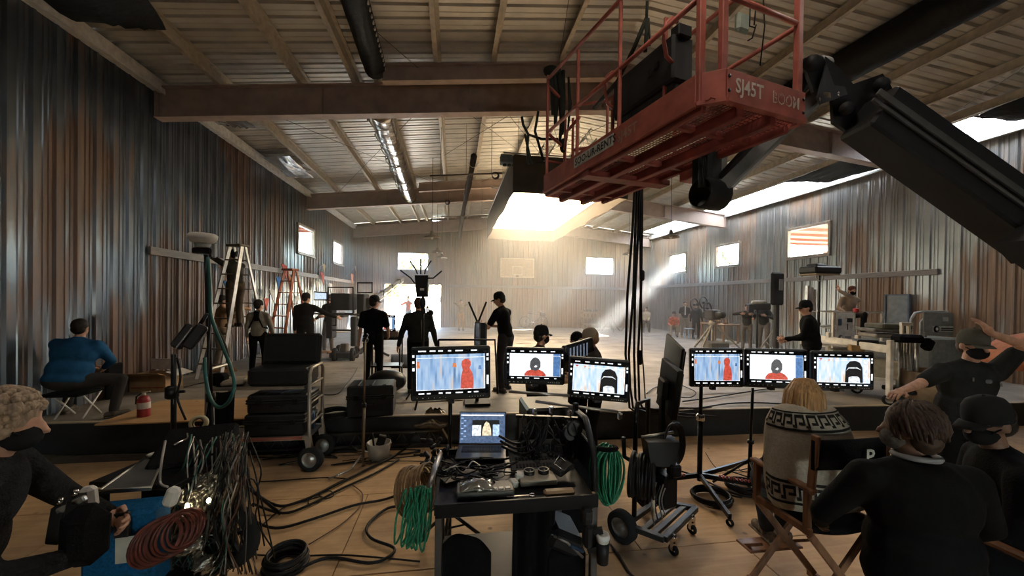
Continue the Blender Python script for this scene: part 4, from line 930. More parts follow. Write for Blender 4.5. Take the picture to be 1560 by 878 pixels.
a = MB(); a.tube([J_['neck']+V((.10, -.06, -.01)), J_['ch']+V((.06, -.15, .0)), J_['be']+V((.08, -.15, -.10))], .012, 6); part(t_, 'strap', a, mat('strap_grey', (.20, .18, .16), .7), w=False)
person('tall person in a black tee and cap leaning to an antenna case', (.95, 6.96, ST), .85, 1.84, .018, neck=(0, .10, 1.46), feet=((-.12, 0, .08), (.12, .05, .08)), hands=((-.15, .42, 1.16), (.10, .44, 1.12)), elbows=((-.6, -.6, -.6), (.6, -.6, -.6)), sleeve='short', shirt=BLKC, pants=DGREY, cap=CAPB, hair=HAIRD, hdir=(.35, -.25))
# -- far background
person('person in a bright orange red top standing in the far doorway', (-2.5, 22.1, ST), 2.6, 1.80, .03, shirt=REDJ, pants=mat('blue_grey_cloth', (.14, .16, .19), .9), cap=mat('cap_grey', (.22, .2, .17), .9), hands=((-.15, .35, 1.35), (.2, .3, 1.3)), fingers=False)
person('far person in tan gear with both hands raised before back wall', (.38, 20.3, ST), PI+.2, 1.66, .03, shirt=KHAKI, pants=TAN, hair=HRED, hands=((-.18, .30, 1.45), (.22, .28, 1.48)), fingers=False)
person('far person in a beige top with hands clasped near right corner', (10.3, 19.5, ST), PI-.4, 1.70, .03, pel=(0, 0, .62), neck=(0, .05, 1.13), shirt=mat('pale_top', (.42, .36, .27), .9), pants=BLKC, hair=HAIRD, hands=((-.06, .26, .68), (.06, .26, .68)), feet=((-.16, .35, .08), (.16, .35, .08)), fingers=False)
person('person in red patterned top seated low by the right wall', (10.52, 17.2, ST), PI-.5, 1.68, .026, pel=(0, 0, .46), neck=(0, .08, .97), feet=((-.15, .42, .08), (.15, .40, .08)), hands=((-.16, .36, .55), (.16, .36, .55)), shirt=mat('red_pattern', (.42, .12, .08), .9, 0, .6, 14), pants=KHAKI, cap=CAPB, hair=HAIRD, fingers=False)
t_, H_, R_, J_ = person('person in black tee, light tie and grey jeans by right wall', (10.70, 16.6, ST), PI-.45, 1.72, .024, sleeve='short', shirt=BLKC, pants=mat('grey_jeans2', (.16, .14, .12), .9), hair=HAIRD, mask=mat('mask_tan', (.32, .22, .15), .8), hands=((-.28, .08, .82), (.28, .08, .82)), shoe=mat('shoe_tan', (.42, .30, .18), .7), fingers=False)
a = MB(); a.box(J_['ch']+V((0, .135, .0)), (.05, .012, .42), None, .004); part(t_, 'tie', a, mat('tie_pale', (.5, .47, .42), .7), w=False)
person('person all in black standing behind the round frames at right wall', (10.80, 15.9, ST), PI-.2, 1.70, .026, neck=(0, .10, 1.42), shirt=BLKC, pants=BLKC, hair=HAIRD, hdir=(0, -.5), fingers=False)
person('person in dark jacket and grey trousers steadying a shoulder camera', (10.0, 11.9, ST), 2.4, 1.66, .022, shirt=DGREY, pants=mat('grey_trousers', (.20, .175, .15), .9), hair=HAIRD, hands=((-.2, .3, 1.35), (.18, .32, 1.36)))
person('person in a grey cap and open collar shirt crouched at camera tripod', (10.4, 11.6, ST), 2.0, 1.78, .022, neck=(0, .12, 1.44), shirt=DGREY, pants=mat('grey_trousers', (.20, .175, .15), .9), cap=CAPO, hair=HAIRD, mask=mat('collar_tan', (.45, .32, .2), .8), hands=((-.2, .34, 1.22), (.2, .34, 1.1)))
q_ = atd(1238, 464, 6.7); t_, H_, R_, J_ = person('person in black jacket with pale sleeve stripes and black cap', (q_.x, q_.y, ST), .8, 1.76, .020, neck=(0, .07, 1.45), shirt=BLKC, pants=BLKC, cap=CAPB, hair=HAIRD, hdir=(.45, -.1), bulk=1.2, hands=((-.15, .38, 1.05), (.2, .36, 1.0)), shirt_name='jacket')
a = MB(); m_ = (J_['sh'][1]+J_['el'][1])/2; ax_ = (J_['el'][1]-J_['sh'][1]).normalized()
for k in range(3): a.lathe([(.068, -.009), (.072, 0), (.068, .009)], m_+ax_*(-.03+.055*k), 14, ax_)
o = part(t_, 'sleeve_stripe', a, mat('stripe', (.42, .40, .36), .7), w=False); o['kind'] = 'stuff'
person('person in a beige hoodie sitting high on the lift platform', (10.05, 8.55, ST+1.28), PI-.35, 1.74, .020, pel=(0, 0, .10), neck=(-.04, .10, .60), feet=((-.12, .42, -.28), (.16, .40, -.30)), hands=((.30, .20, .75), (.16, .34, .12)), elbows=((.6, .8, -.1), (.7, -.3, 0)), hd=((0, -.3, 1), None), shirt=BEIGE, pants=DGREY, hair=mat('red_band_hair', (.10, .04, .03), .8), mask=MASKB, hdir=(0, -.15), shirt_name='hoodie')
# -- standing on the ground behind the centre monitors
BJ = mat('brown_jacket', (.05, .036, .027), .9); STD = dict(feet=((-.12, .02, .08), (.12, .02, .08)), neck=(0, .05, 1.45), hands=((-.14, .34, 1.06), (.16, .34, 1.06)), shirt=BJ, pants=BLKC, mask=MASKB, eyes=True)
q_ = atd(818, 497, 4.95); person('person in a black cap and mask facing right behind centre monitors', (q_.x, q_.y, 0), -1.25, 1.76, .014, cap=CAPB, hair=HAIRD, **STD)
q_ = atd(884, 510, 5.25); STD['mask'] = None; person('dark hatted shorter person between two capped people behind monitors', (q_.x, q_.y, 0), .6, 1.66, .016, beanie=CAPB, hair=HAIRD, **STD); STD['mask'] = MASKB
q_ = atd(910, 500, 4.9); person('person in a tan cap and black mask looking down behind monitors', (q_.x, q_.y, 0), 1.2, 1.74, .014, cap=CAPT, hair=mat('hair_light', (.30, .20, .12), .7), hdir=(.1, -.2), **STD)
# ================================================================== EQUIPMENT, general builders
SCRDK = mat('screen_dark', (.01, .011, .013), .15, coat=.3)
HUD = emit('hud_white', (.85, .92, 1.0), 1.0); RJ = emit('pic_red', (.55, .075, .045), .75); GF = emit('pic_grey', (.10, .10, .11), .55); WH = emit('pic_white', (.80, .86, .95), .80); BKE = emit('pic_black', (.02, .02, .022), .25); ORG = emit('pic_orange', (.62, .2, .07), .8); BLUF = emit('pic_blue', (.08, .20, .45), .7); GLW = emit('pic_cream', (.80, .66, .45), .8)
def stripes(name, cols, st, sc):
    m = bpy.data.materials.new(name); m.use_nodes = True; nt = m.node_tree; N = nt.nodes; L = nt.links; b = N['Principled BSDF']
    tc = N.new('ShaderNodeTexCoord'); sx = N.new('ShaderNodeSeparateXYZ'); L.new(tc.outputs['Generated'], sx.inputs[0])
    sn = N.new('ShaderNodeMath'); sn.operation = 'SNAP'; sn.inputs[1].default_value = 1/sc; L.new(sx.outputs[0], sn.inputs[0]); mu = N.new('ShaderNodeMath'); mu.operation = 'MULTIPLY'; mu.inputs[1].default_value = 37; L.new(sn.outputs[0], mu.inputs[0])
    mz = N.new('ShaderNodeMath'); mz.operation = 'MULTIPLY'; mz.inputs[1].default_value = 1.3; L.new(sx.outputs[2], mz.inputs[0]); cb = N.new('ShaderNodeCombineXYZ'); L.new(mu.outputs[0], cb.inputs[0]); L.new(mz.outputs[0], cb.inputs[1])
    nz = N.new('ShaderNodeTexNoise'); nz.inputs['Scale'].default_value = 1; nz.inputs['Detail'].default_value = 2; L.new(cb.outputs[0], nz.inputs[0])
    cr = N.new('ShaderNodeValToRGB'); e = cr.color_ramp.elements
    e[0].position = .3; e[1].position = .72; e[0].color = (*cols[0], 1); e[1].color = (*cols[-1], 1)
    for i, c in enumerate(cols[1:-1]): q = e.new(.3+.42*(i+1)/(len(cols)-1)); q.color = (*c, 1)
    L.new(nz.outputs[0], cr.inputs[0]); L.new(cr.outputs[0], b.inputs['Emission Color']); b.inputs['Emission Strength'].default_value = st; b.inputs['Base Color'].default_value = (.02, .02, .02, 1)
    return m
PW = stripes('pic_wall', [(.08, .15, .27), (.19, .32, .52), (.34, .45, .60), (.46, .40, .36)], .85, 30)
PW2 = stripes('pic_wall_pale', [(.20, .38, .66), (.42, .55, .74), (.62, .62, .64), (.55, .40, .28)], .95, 26)
PWH = stripes('pic_cloud', [(.62, .70, .82), (.78, .84, .92), (.85, .90, .97)], .9, 12)
def monitor(label, TL, TR, BL, DL, DR, kind, th=.05, bez=(.045, .06, .085), group=None, mount=True, picture=True):
    A, B = atd(*TL, DL), atd(*TR, DR); Cc = atd(*BL, DL); ux = B-A; w = ux.length; ux.normalize(); uy = A-Cc; uy -= ux*uy.dot(ux); h = uy.length; uy.normalize(); nz = ux.cross(uy)
    if nz.dot(FW) > 0: nz = -nz
    c = A+ux*w/2-uy*h/2; R = M4(((ux.x, uy.x, nz.x, 0), (ux.y, uy.y, nz.y, 0), (ux.z, uy.z, nz.z, 0), (0, 0, 0, 1)))
    T = thing('monitor', label, 'monitor', c, group); p = lambda u, v, d=0: c+ux*(u*w)+uy*(v*h)+nz*d
    a = MB(); a.box(c-nz*th/2, (w, h, th), R, .012); a.box(c-nz*(th+.015)-uy*.0, (w*.6, h*.6, .04), R, .012); part(T, 'housing', a, BLK)
    l, t_, b = bez[0]/w, bez[1]/h, bez[2]/h
    u0, u1, v0, v1 = -.5+l, .5-l, -.5+b, .5-t_
    S = lambda u, v, d=.002: p(u0+(u1-u0)*u, v0+(v1-v0)*v, d)
    a = MB(); a.quad(p(-.5+l*.4, -.5+b*.55, .0012), p(.5-l*.4, -.5+b*.55, .0012), p(.5-l*.4, .5-t_*.35, .0012), p(-.5+l*.4, .5-t_*.35, .0012)); sc = part(T, 'screen', a, SCRDK)
    def sub(nm, mb, m_, st=False):
        o = link(nm, mb.mesh(nm, m_, c), sc)
        if st: o['kind'] = 'stuff'
    def rect(mb, a0, b0, a1, b1, d): mb.quad(S(a0, b0, d), S(a1, b0, d), S(a1, b1, d), S(a0, b1, d))
    def poly(mb, pts, d): mb.add([S(x, y, d) for x, y in pts], [tuple(range(len(pts)))])
    if not picture: return T
    a = MB(); rect(a, 0, 0, 1, 1, .002); sub('picture', a, {'wall': PW, 'hood': PWH, 'chair': PW2}[kind])
    if kind == 'wall':
        a = MB(); poly(a, [(.64, .0), (.645, .35), (.67, .55), (.65, .70), (.66, .80), (.70, .86), (.75, .86), (.79, .78), (.79, .68), (.77, .60), (.815, .45), (.83, .22), (.82, 0)], .003); sub('figure', a, RJ)
        a = MB(); poly(a, [(.52, .64), (.58, .62), (.575, .74), (.53, .76)], .003); sub('figure', a, ORG)
        a = MB(); poly(a, [(.0, .62), (.05, .64), (.04, .82), (.0, .80)], .003); sub('figure', a, ORG)
        a = MB(); poly(a, [(.90, .55), (.95, .55), (.94, .66), (.91, .67)], .003); sub('figure', a, BLUF)
    elif kind == 'hood':
        a = MB(); poly(a, [(.29, 0), (.30, .12), (.35, .24), (.44, .30), (.58, .30), (.66, .22), (.71, .10), (.72, 0)], .003); sub('figure', a, RJ)
        a = MB(); poly(a, [(.43, .28), (.40, .42), (.41, .66), (.46, .80), (.51, .84), (.57, .78), (.61, .64), (.61, .42), (.57, .29), (.50, .24)], .0036); sub('figure', a, GF)
        a = MB(); poly(a, [(.48, .42), (.52, .38), (.55, .44), (.52, .50)], .004); sub('figure', a, WH)
        a = MB(); rect(a, .86, 0, 1, 1, .003); sub('figure', a, BLUF)
    else:
        a = MB(); poly(a, [(.53, 0), (.54, .45), (.56, .72), (.62, .86), (.72, .90), (.81, .82), (.86, .62), (.87, 0), (.82, 0), (.81, .20), (.60, .20), (.595, 0)], .003); sub('figure', a, BKE)
        a = MB(); poly(a, [(.60, 0), (.60, .22), (.66, .27), (.76, .27), (.80, .22), (.80, 0)], .0034); sub('figure', a, WH)
        a = MB(); poly(a, [(.55, .48), (.60, .58), (.76, .59), (.83, .52), (.82, .55), (.76, .63), (.60, .62)], .0036); sub('figure', a, WH)
        a = MB(); rect(a, .885, 0, .94, .95, .003); sub('figure', a, WH)
        for q, m_ in (((.04, .86, .10, .97), RJ), ((.20, .84, .25, .95), ORG), ((.27, .82, .32, .94), GLW)):
            a = MB(); poly(a, [(q[0], q[3]), (q[2], q[3]), ((q[0]+q[2])/2, q[1])], .003); sub('figure', a, m_)
    a = MB()   # read-outs round the picture
    rr = random.Random(int(TL[0]))
    for v, d_ in ((1.10, 1), (-.09, 1)):
        x = .03
        while x < .94:
            ww = rr.uniform(.04, .11); rect(a, x, v-.018, min(x+ww, .97), v+.018, .002); x += ww+rr.uniform(.03, .12)
    for x in (-.055, 1.025):
        for v in ((.93, 1.0), (.76, .83), (.55, .64)) if x < 0 else ((.93, 1.0), (.80, .88), (.12, .38)): rect(a, x, v[0], x+.03, v[1], .002)
    for (q) in ((.0, .0, 1, .012), (.0, .90, 1, .912), (0, 0, .006, .91), (.994, 0, 1, .91)): rect(a, *q, .0042)
    sub('readout', a, HUD, True)
    a = MB()
    for k in range(12): a.box(p(-.42+.07*k if k < 6 else .02+.035*k, -.5+b*.28, .002), (.008, .004, .004), R)
    o = part(T, 'button', a, WHITEP); o['kind'] = 'stuff'
    if mount: a = MB(); a.box(p(0, 0, -th-.05), (.12, .12, .05), R, .008); a.bar(p(0, 0, -th-.06), p(0, -.62, -th-.06), .05, .05); part(T, 'bracket', a, BLKM)
    return T
def cable(label, pts, r=.010, m_=None, z=None, group=None, name='cable', cat='cable', ret=False):
    P = [V(p) if len(p) == 3 and not isinstance(p, tuple) else V(p) for p in pts]
    # smooth through the points
    Q = []
    for i in range(len(P)-1):
        p0, p1, p2, p3 = P[max(i-1, 0)], P[i], P[i+1], P[min(i+2, len(P)-1)]
        for k in range(5):
            t = k/5; Q.append(.5*((2*p1)+(p2-p0)*t+(2*p0-5*p1+4*p2-p3)*t*t+(3*p1-p0-3*p2+p3)*t**3))
    Q.append(P[-1]); a = MB(); a.tube(Q, r, 6)
    if ret: return a
    return solo(name, label, cat, a, m_ or CABLE, P[0], group)
def gz(px, z=.011): return [atz(x, y, z) for x, y in px]
def coil(mb, c, R, r, n, axis=(0, 0, 1), jit=.02, seed=0, flat=.6):
    rr = random.Random(seed)
    for k in range(n):
        ax = (V(axis)+V((rr.uniform(-jit, jit), rr.uniform(-jit, jit), rr.uniform(-jit, jit)))).normalized()
        mb.torus(V(c)+V(axis)*(r*flat*2*(k % max(1, n//2)))+V((rr.uniform(-1, 1)*r*2, rr.uniform(-1, 1)*r*2, rr.uniform(-1, 1)*r)), R*(1-.08*rr.random()), r, ax, 26, 6)
def case(label, c, size, rz=0, latches=True, m_=None, name='equipment_case', lid=.35, group=None):
    m_ = m_ or BLK; T = thing(name, label, 'case', (c[0], c[1], c[2]), group, rz); w, d, h = size
    a = MB(); a.box((0, 0, h*(1-lid)/2), (w, d, h*(1-lid)), None, .02); a.box((0, 0, h*(1-lid)-.012), (w+.02, d+.02, .022), None, .006); part(T, 'body', a, m_, w=False)
    a = MB(); a.box((0, 0, h*(1-lid/2)+.003), (w, d, h*lid), None, .02); a.box((0, 0, h*(1-lid)+.016), (w+.02, d+.02, .022), None, .006)
    for k in (-.3, 0, .3): a.box((k*w, 0, h+.004), (w*.08, d*.8, .012), None, .004)
    part(T, 'lid', a, m_, w=False)
    if latches:
        for x in (-w*.3, w*.3): q = MB(); q.box((x, -d/2-.012, h*(1-lid)), (.06, .018, .07), None, .005); part(T, 'latch', q, BLKM, w=False)
        q = MB(); q.tube([(-.07, -d/2-.008, h*.42), (-.06, -d/2-.035, h*.42), (.06, -d/2-.035, h*.42), (.07, -d/2-.008, h*.42)], .010, 6); part(T, 'handle', q, BLKM, w=False)
    return T
def wheel_mb(c, R, w, axis, spokes=True):
    t = MB(); t.lathe([(R*.62, -w/2), (R*.9, -w/2), (R, -w*.32), (R, w*.32), (R*.9, w/2), (R*.62, w/2)], c, 28, axis); h = MB(); h.lathe([(0, -w*.42), (R*.25, -w*.5), (R*.28, -w*.3), (R*.6, -w*.25), (R*.64, -w*.4), (R*.64, w*.4), (R*.6, w*.25), (R*.28, w*.3), (R*.25, w*.5), (0, w*.42)], c, 24, axis); return t, h
def stand(label, foot, top, name='light_stand', spread=.45, a0=.3, leg_z=.5, r=.018, m_=None, cat='stand', rad=None):
    m_ = m_ or BLKM; f = V(foot); t = V(top); T = thing(name, label, cat, f); a = MB(); n = (t-f)
    a.cyl(f+n*.05, f+n*.5, r, n=10); part(T, 'column', a, m_); a = MB(); a.cyl(f+n*.48, t, r*.75, n=8); part(T, 'column', a, m_)
    a = MB(); a.cyl(f+n*.47, f+n*.50, r*1.7, n=10); part(T, 'collar', a, BLK)
    for k in range(3):
        an = a0+k*2*PI/3; e = f+V((math.cos(an)*spread, math.sin(an)*spread, .012)); a = MB(); a.tube([f+V((0, 0, leg_z)), e], r*.7, 7); a.tube([f+V((0, 0, .16)), f.lerp(e, .5)+V((0, 0, leg_z*.5))], r*.4, 5); part(T, 'leg', a, m_)
    return T
# ---- monitors
monitor('largest monitor left of centre showing a red hooded figure against ribbed wall', (625, 530), (747, 527), (619, 613), 3.02, 3.12, 'wall')
monitor('centre monitor with a masked figure in grey hood and red jacket', (770, 529), (861, 531), (768, 585), 2.95, 2.92, 'hood', bez=(.035, .045, .065))
monitor('centre right monitor tilted down to right showing a black folding chair', (867, 543), (961, 550), (862, 606), 2.80, 2.72, 'chair', bez=(.035, .05, .06))
monitor('left monitor of the right hand three showing a red hooded figure', (1051, 531), (1133, 531), (1051, 590), 4.12, 4.08, 'wall', bez=(.045, .06, .07))
monitor('middle monitor of the right hand three behind the blond head', (1135, 531), (1231, 533), (1134, 589), 3.95, 3.85, 'hood', bez=(.045, .06, .08))
monitor('right monitor of the right hand three showing a black chair', (1237, 535), (1333, 537), (1236, 592), 3.75, 3.68, 'chair', bez=(.045, .06, .065))
q_ = atd(686, 612, 3.1); stand('black pole stand under the largest monitor', (q_.x, q_.y+.1, 0), (q_.x, q_.y+.1, q_.z+.12), r=.022, spread=.3, leg_z=.3)
m = monitor('dim angled monitor behind the centre screens in front of tan cap', (862, 527), (903, 514), (866, 552), 3.0, 3.35, 'hood', picture=False, bez=(.02, .02, .02), mount=False)
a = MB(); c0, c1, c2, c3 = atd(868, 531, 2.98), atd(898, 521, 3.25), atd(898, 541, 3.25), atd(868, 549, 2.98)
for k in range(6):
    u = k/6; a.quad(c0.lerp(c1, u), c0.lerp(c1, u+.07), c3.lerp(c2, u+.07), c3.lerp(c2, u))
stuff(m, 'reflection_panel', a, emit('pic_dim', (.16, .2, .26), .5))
for lab, q, D0, D1 in (('tall flat monitor seen edge on with its back to camera', ((1017, 508), (1042, 532), (1016, 590)), 3.9, 3.5), ('thick monitor seen edge on in front of tall flat one', ((1012, 545), (1038, 566), (1010, 622)), 3.3, 3.0)):
    A, B, E_ = atd(*q[0], D0), atd(*q[1], D1), atd(*q[2], D0); ux = B-A; w = ux.length; ux.normalize(); uy = A-E_; uy -= ux*uy.dot(ux); h = uy.length; uy.normalize(); nz = ux.cross(uy); c = A+ux*w/2-uy*h/2
    R = M4(((ux.x, uy.x, nz.x, 0), (ux.y, uy.y, nz.y, 0), (ux.z, uy.z, nz.z, 0), (0, 0, 0, 1))); T = thing('monitor', lab, 'monitor', c)
    a = MB(); a.box(c, (w, h, .03 if D0 > 3.5 else .05), R, .008); part(T, 'housing', a, BLK)
    a = MB(); a.box(c-nz*.03, (w*.9, h*.86, .012), R, .004); part(T, 'screen', a, SCRDK)
    if D0 < 3.5: a = MB(); a.box(c+nz*.05, (w*.4, h*.4, .06), R, .015); a.bar(c+nz*.06, V((c.x-.05, c.y, .35)), .035, .035); part(T, 'bracket', a, BLKM)
# ---- the stand that carries the right hand monitors
p0 = V((2.36, 3.42, 0)); T = thing('monitor_stand', 'black rolling stand carrying right hand monitors with red white taped legs', 'stand', p0)
q = atd(1068, 590, 4.24); p0 = V((q.x, q.y, 0)); T.location = p0
a = MB(); a.cyl((q.x, q.y, .10), (q.x, q.y, .80), .027, n=12); part(T, 'column', a, BLKM); a = MB(); a.cyl((q.x, q.y, .78), (q.x, q.y, q.z+.1), .02, n=10); part(T, 'column', a, BLKM)
a = MB(); a.lathe([(.03, -.04), (.045, -.03), (.045, .03), (.03, .04)], (q.x, q.y, .80), 12); a.cyl((q.x-.07, q.y-.03, .82), (q.x, q.y, .80), .012, n=6); part(T, 'collar', a, CHROM)
bar_ = [atd(1092, 585, 4.24), atd(1183, 588, 4.05), atd(1285, 594, 3.88)]
a = MB(); a.bar(bar_[0], bar_[2], .03, .03); part(T, 'cross_bar', a, BLKM)
for i_, e in enumerate((atz(1112, 796, .04), atz(968, 742, .05), atz(1178, 750, .05), atz(1150, 706, .05))):
    b0 = V((q.x, q.y, .16)); a = MB(); a.bar(b0, e+V((0, 0, .05)), .035, .05, b=.004); o = part(T, 'leg', a, BLKM)
    if i_ in (1, 2):
        a = MB(); d = (e-b0)
        for k in range(14): a.bar(b0+d*(.25+.05*k)+V((0, -.02, .03+.05*(.25+.05*k))), b0+d*(.25+.05*k+.025)+V((0, -.02, .03+.05*(.25+.05*k))), .012, .03)
        ob = link('tape', a.mesh('tape', mat('red_white', (.38, .06, .04), .6), p0), o); ob['kind'] = 'stuff'
    t_, h_ = wheel_mb(V((e.x, e.y, .035)), .035, .03, (1, .4, 0)); part(T, 'caster', t_, RUBB)
for x_, y_, D in ((1265, 595, 3.88), (1160, 595, 4.05)):
    q2 = atd(x_, y_, D); stand('black pole under the right monitor behind blond head' if x_ > 1200 else 'thin black pole under middle monitor behind the blond head', (q2.x, q2.y+.15, 0), (q2.x, q2.y+.12, q2.z), r=.020, spread=.35, leg_z=.35)
# ---- video cart in the middle foreground
CT = .90; T = thing('equipment_cart', 'black two tier cart in centre foreground loaded with laptop and cables', 'cart', (.38, 2.55, 0))
a = MB(); a.box((.385, 2.56, CT-.03), (.95, .80, .04), None, .004); a.box((.385, 2.17, CT-.01), (.95, .02, .075), None, .004); a.box((.385, 2.95, CT), (.95, .02, .06)); a.box((-.085, 2.56, CT), (.02, .8, .06)); part(T, 'tray', a, BLKM)
for x in (-.07, .84):
    for y in (2.19, 2.94): a = MB(); a.bar((x, y, .12), (x, y, CT-.04), .04, .04, b=.004); part(T, 'post', a, mat('cart_tube', (.10, .095, .09), .4, .6))
a = MB(); a.box((.385, 2.56, .25), (.95, .8, .03), None, .004); part(T, 'lower_shelf', a, BLKM)
for x in (-.07, .84):
    for y in (2.2, 2.93): w_, h_ = wheel_mb(V((x, y, .075)), .075, .04, (1, 0, 0)); part(T, 'caster', w_, RUBB)
a = MB(); hl = [atz(655, 770, .86), atz(655, 742, .98), atz(662, 715, 1.02), atz(668, 700, 1.0), atz(672, 690, .92)]; a.tube(hl, .018, 8); part(T, 'handle', a, STEEL, 'bright steel end handle')
a = MB(); hr = [V((.87, 2.25, CT)), V((.90, 2.35, 1.10)), V((.93, 2.6, 1.24)), V((.95, 2.86, 1.22)), V((.95, 2.95, CT))]; a.tube(hr, .022, 8); a.box((.93, 2.6, 1.0), (.02, .45, .22), None, .02); part(T, 'handle', a, BLK)
# upper rear frame with clamp bars and boxes
T2 = thing('rack_frame', 'black rack frame of boxes and bright clamp bars behind the laptop', 'rack', (.72, 3.25, 0))
a = MB(); a.box((.82, 3.32, .75), (.42, .42, .84), None, .02); part(T2, 'rack_body', a, BLK)
a = MB(); a.box((1.02, 3.20, .55), (.26, .36, .80), None, .02); part(T2, 'side_box', a, BLKC)
for q0, q1, D0, D1 in (((816, 612), (942, 628), 2.85, 2.68), ((775, 597), (868, 603), 2.84, 2.80)):
    a = MB(); a.cyl(atd(*q0, D0), atd(*q1, D1), .011, n=8); part(T2, 'clamp_bar', a, STEEL, 'bright steel bar')
a = MB(); a.cyl(atd(810, 636, 2.8), atd(860, 637, 2.75), .009, n=8); a.bar(atd(786, 634, 2.82), atd(880, 638, 2.75), .03, .02); part(T2, 'clamp_bar', a, BLKM)
for q, s_ in (((840, 625), .03), ((877, 620), .035), ((944, 634), .03), ((868, 630), .028), ((815, 628), .03)):
    a = MB(); c = atd(*q, 2.74); a.box(c, (s_, s_, s_*1.6), (0, 0, .3), .006); a.cyl(c, c+V((.0, -.04, .03)), .007, n=6); part(T2, 'clamp', a, CHROM if s_ < .032 else BLKM)
for q in ((869, 660), (875, 653)): a = MB(); a.lathe([(.055, -.02), (.06, 0), (.055, .02), (.045, .022), (.0, .01)], atd(*q, 2.72), 18, (0, -1, .2)); part(T2, 'fan', a, BLK)
rr = random.Random(21)
for k in range(26):
    x0 = 790+rr.uniform(0, 90); y0 = 628+rr.uniform(0, 40); D = rr.uniform(2.72, 2.84)
    b = cable('', [atd(x0, y0, D), atd(x0+rr.uniform(-20, 20), y0+rr.uniform(15, 40), D-.05), atd(x0+rr.uniform(-30, 30), min(y0+rr.uniform(40, 80), 700), D)], rr.uniform(.005, .010), ret=True); part(T2, 'cable', b, CABLE)
for q0, q1, q2, q3 in (((760, 664), (785, 676), (805, 668), (815, 640)), ((762, 672), (790, 684), (815, 672), (825, 642)), ((764, 680), (795, 692), (820, 680), (832, 650))): b = cable('', [atd(*q0, 2.78), atd(*q1, 2.74), atd(*q2, 2.72), atd(*q3, 2.74)], .009, ret=True); part(T2, 'cable', b, CABLE)
# laptop
LP = [atz(690, 707, .925), atz(776, 707, .925), atz(772, 673, .925), atz(695, 673, .925)]; c = sum(LP, V((0, 0, 0)))/4
T = thing('laptop', 'open silver grey laptop with photo editor on screen on cart', 'laptop', c); T_w = (LP[1]-LP[0]).length
rzl = math.atan2((LP[1]-LP[0]).y, (LP[1]-LP[0]).x); R = M4.Rotation(rzl, 4, 'Z'); ld = (LP[3]-LP[0]).length*.62
X_ = lambda x, y, z: c+(R @ V((x, y, z)))
LG2 = mat('laptop_grey', (.12, .118, .115), .4, .7); lw2 = .185; dd = .13
a = MB(); a.box(c, (lw2*2, dd*2, .014), R, .004); part(T, 'base', a, LG2)
a = MB(); a.box(X_(0, .035, .0075), (.30, .12, .002), R); kb = part(T, 'keyboard', a, BLK)
a = MB()
for j in range(5):
    for i in range(13): a.box(X_(-.138+i*.023, -.012+j*.0235, .0095), (.019, .019, .003), R, .001)
ob = link('key', a.mesh('key', mat('key_black', (.03, .03, .03), .5), c), kb); ob['kind'] = 'stuff'
a = MB(); a.box(X_(0, -.08, .0075), (.13, .075, .001), R); part(T, 'trackpad', a, mat('trackpad', (.10, .10, .098), .3, .6))
tilt = .22; uy = R @ V((0, math.sin(tilt), math.cos(tilt))); ux = R @ V((1, 0, 0)); nz = ux.cross(uy); hc_ = X_(0, dd, .01)
if nz.dot(FW) > 0: nz = -nz
Rs = M4(((ux.x, uy.x, nz.x, 0), (ux.y, uy.y, nz.y, 0), (ux.z, uy.z, nz.z, 0), (0, 0, 0, 1))); sh_ = .245
a = MB(); a.box(hc_+uy*sh_/2-nz*.004, (lw2*2, sh_, .008), Rs, .003); part(T, 'lid', a, LG2)
S = lambda u, v, d: hc_+ux*(lw2*2*(u-.5))+uy*(sh_*v)+nz*d
def sq(u0, v0, u1, v1, d): b = MB(); b.quad(S(u0, v0, d), S(u1, v0, d), S(u1, v1, d), S(u0, v1, d)); return b
sc = part(T, 'screen', sq(.02, .03, .98, .97, .001), emit('app_blue', (.085, .13, .23), .75))
for nm, q, m_ in (('picture', (.28, .25, .86, .74, .002), BKE), ('picture', (.28, .25, .47, .58, .0026), WH), ('picture', (.72, .25, .86, .60, .0026), emit('pic_sky', (.42, .58, .8), .9)), ('toolbar', (.04, .87, .95, .91, .002), HUD)): link(nm, sq(*q).mesh(nm, m_, c), sc)
b = MB(); b.add([S(x, y, .003) for x, y in ((.49, .26), (.50, .45), (.54, .62), (.58, .70), (.64, .64), (.68, .46), (.69, .26))], [tuple(range(7))]); link('picture', b.mesh('picture', GLW, c), sc)
b = MB()
for k in range(9): v = .14+.08*k; u = .04+.06*(k % 2); b.quad(S(u, v, .002), S(u+.05, v, .002), S(u+.05, v+.03, .002), S(u, v+.03, .002))
ob = link('icon', b.mesh('icon', emit('icon_blue', (.30, .45, .75), .9), c), sc); ob['kind'] = 'stuff'
# control panel with two dials
T = thing('control_panel', 'dark control panel with two round jog dials beside the laptop', 'console', (.60, 2.6, CT))
a = MB(); a.box((.60, 2.70, CT+.06), (.40, .26, .02), (.5, 0, 0), .004); part(T, 'key_deck', a, mat('deck_dark', (.032, .031, .029), .45))
a = MB()
for j in range(4):
    for i in range(14): a.box((.445+i*.024, 2.61+j*.05, CT+.025+j*.0275), (.016, .03, .006), (.5, 0, 0), .001)
stuff(T, 'key', a, BLKM)
a = MB(); a.box((.545, 2.44, CT+.02), (.235, .17, .035), None, .004); part(T, 'dial_deck', a, mat('deck_tan', (.36, .31, .24), .5, .2))
for x in (.50, .595): a = MB(); a.lathe([(.036, 0), (.036, .022), (.030, .026), (.027, .015), (0, .012)], (x, 2.46, CT+.038), 22); o = part(T, 'dial', a, BLK); b = MB(); b.torus((x, 2.46, CT+.062), .032, .0035, (0, 0, 1), 24, 6); b.ell((x+.006, 2.455, CT+.06), .006, 8, 5); link('ring', b.mesh('ring', STEEL, T.location), o)
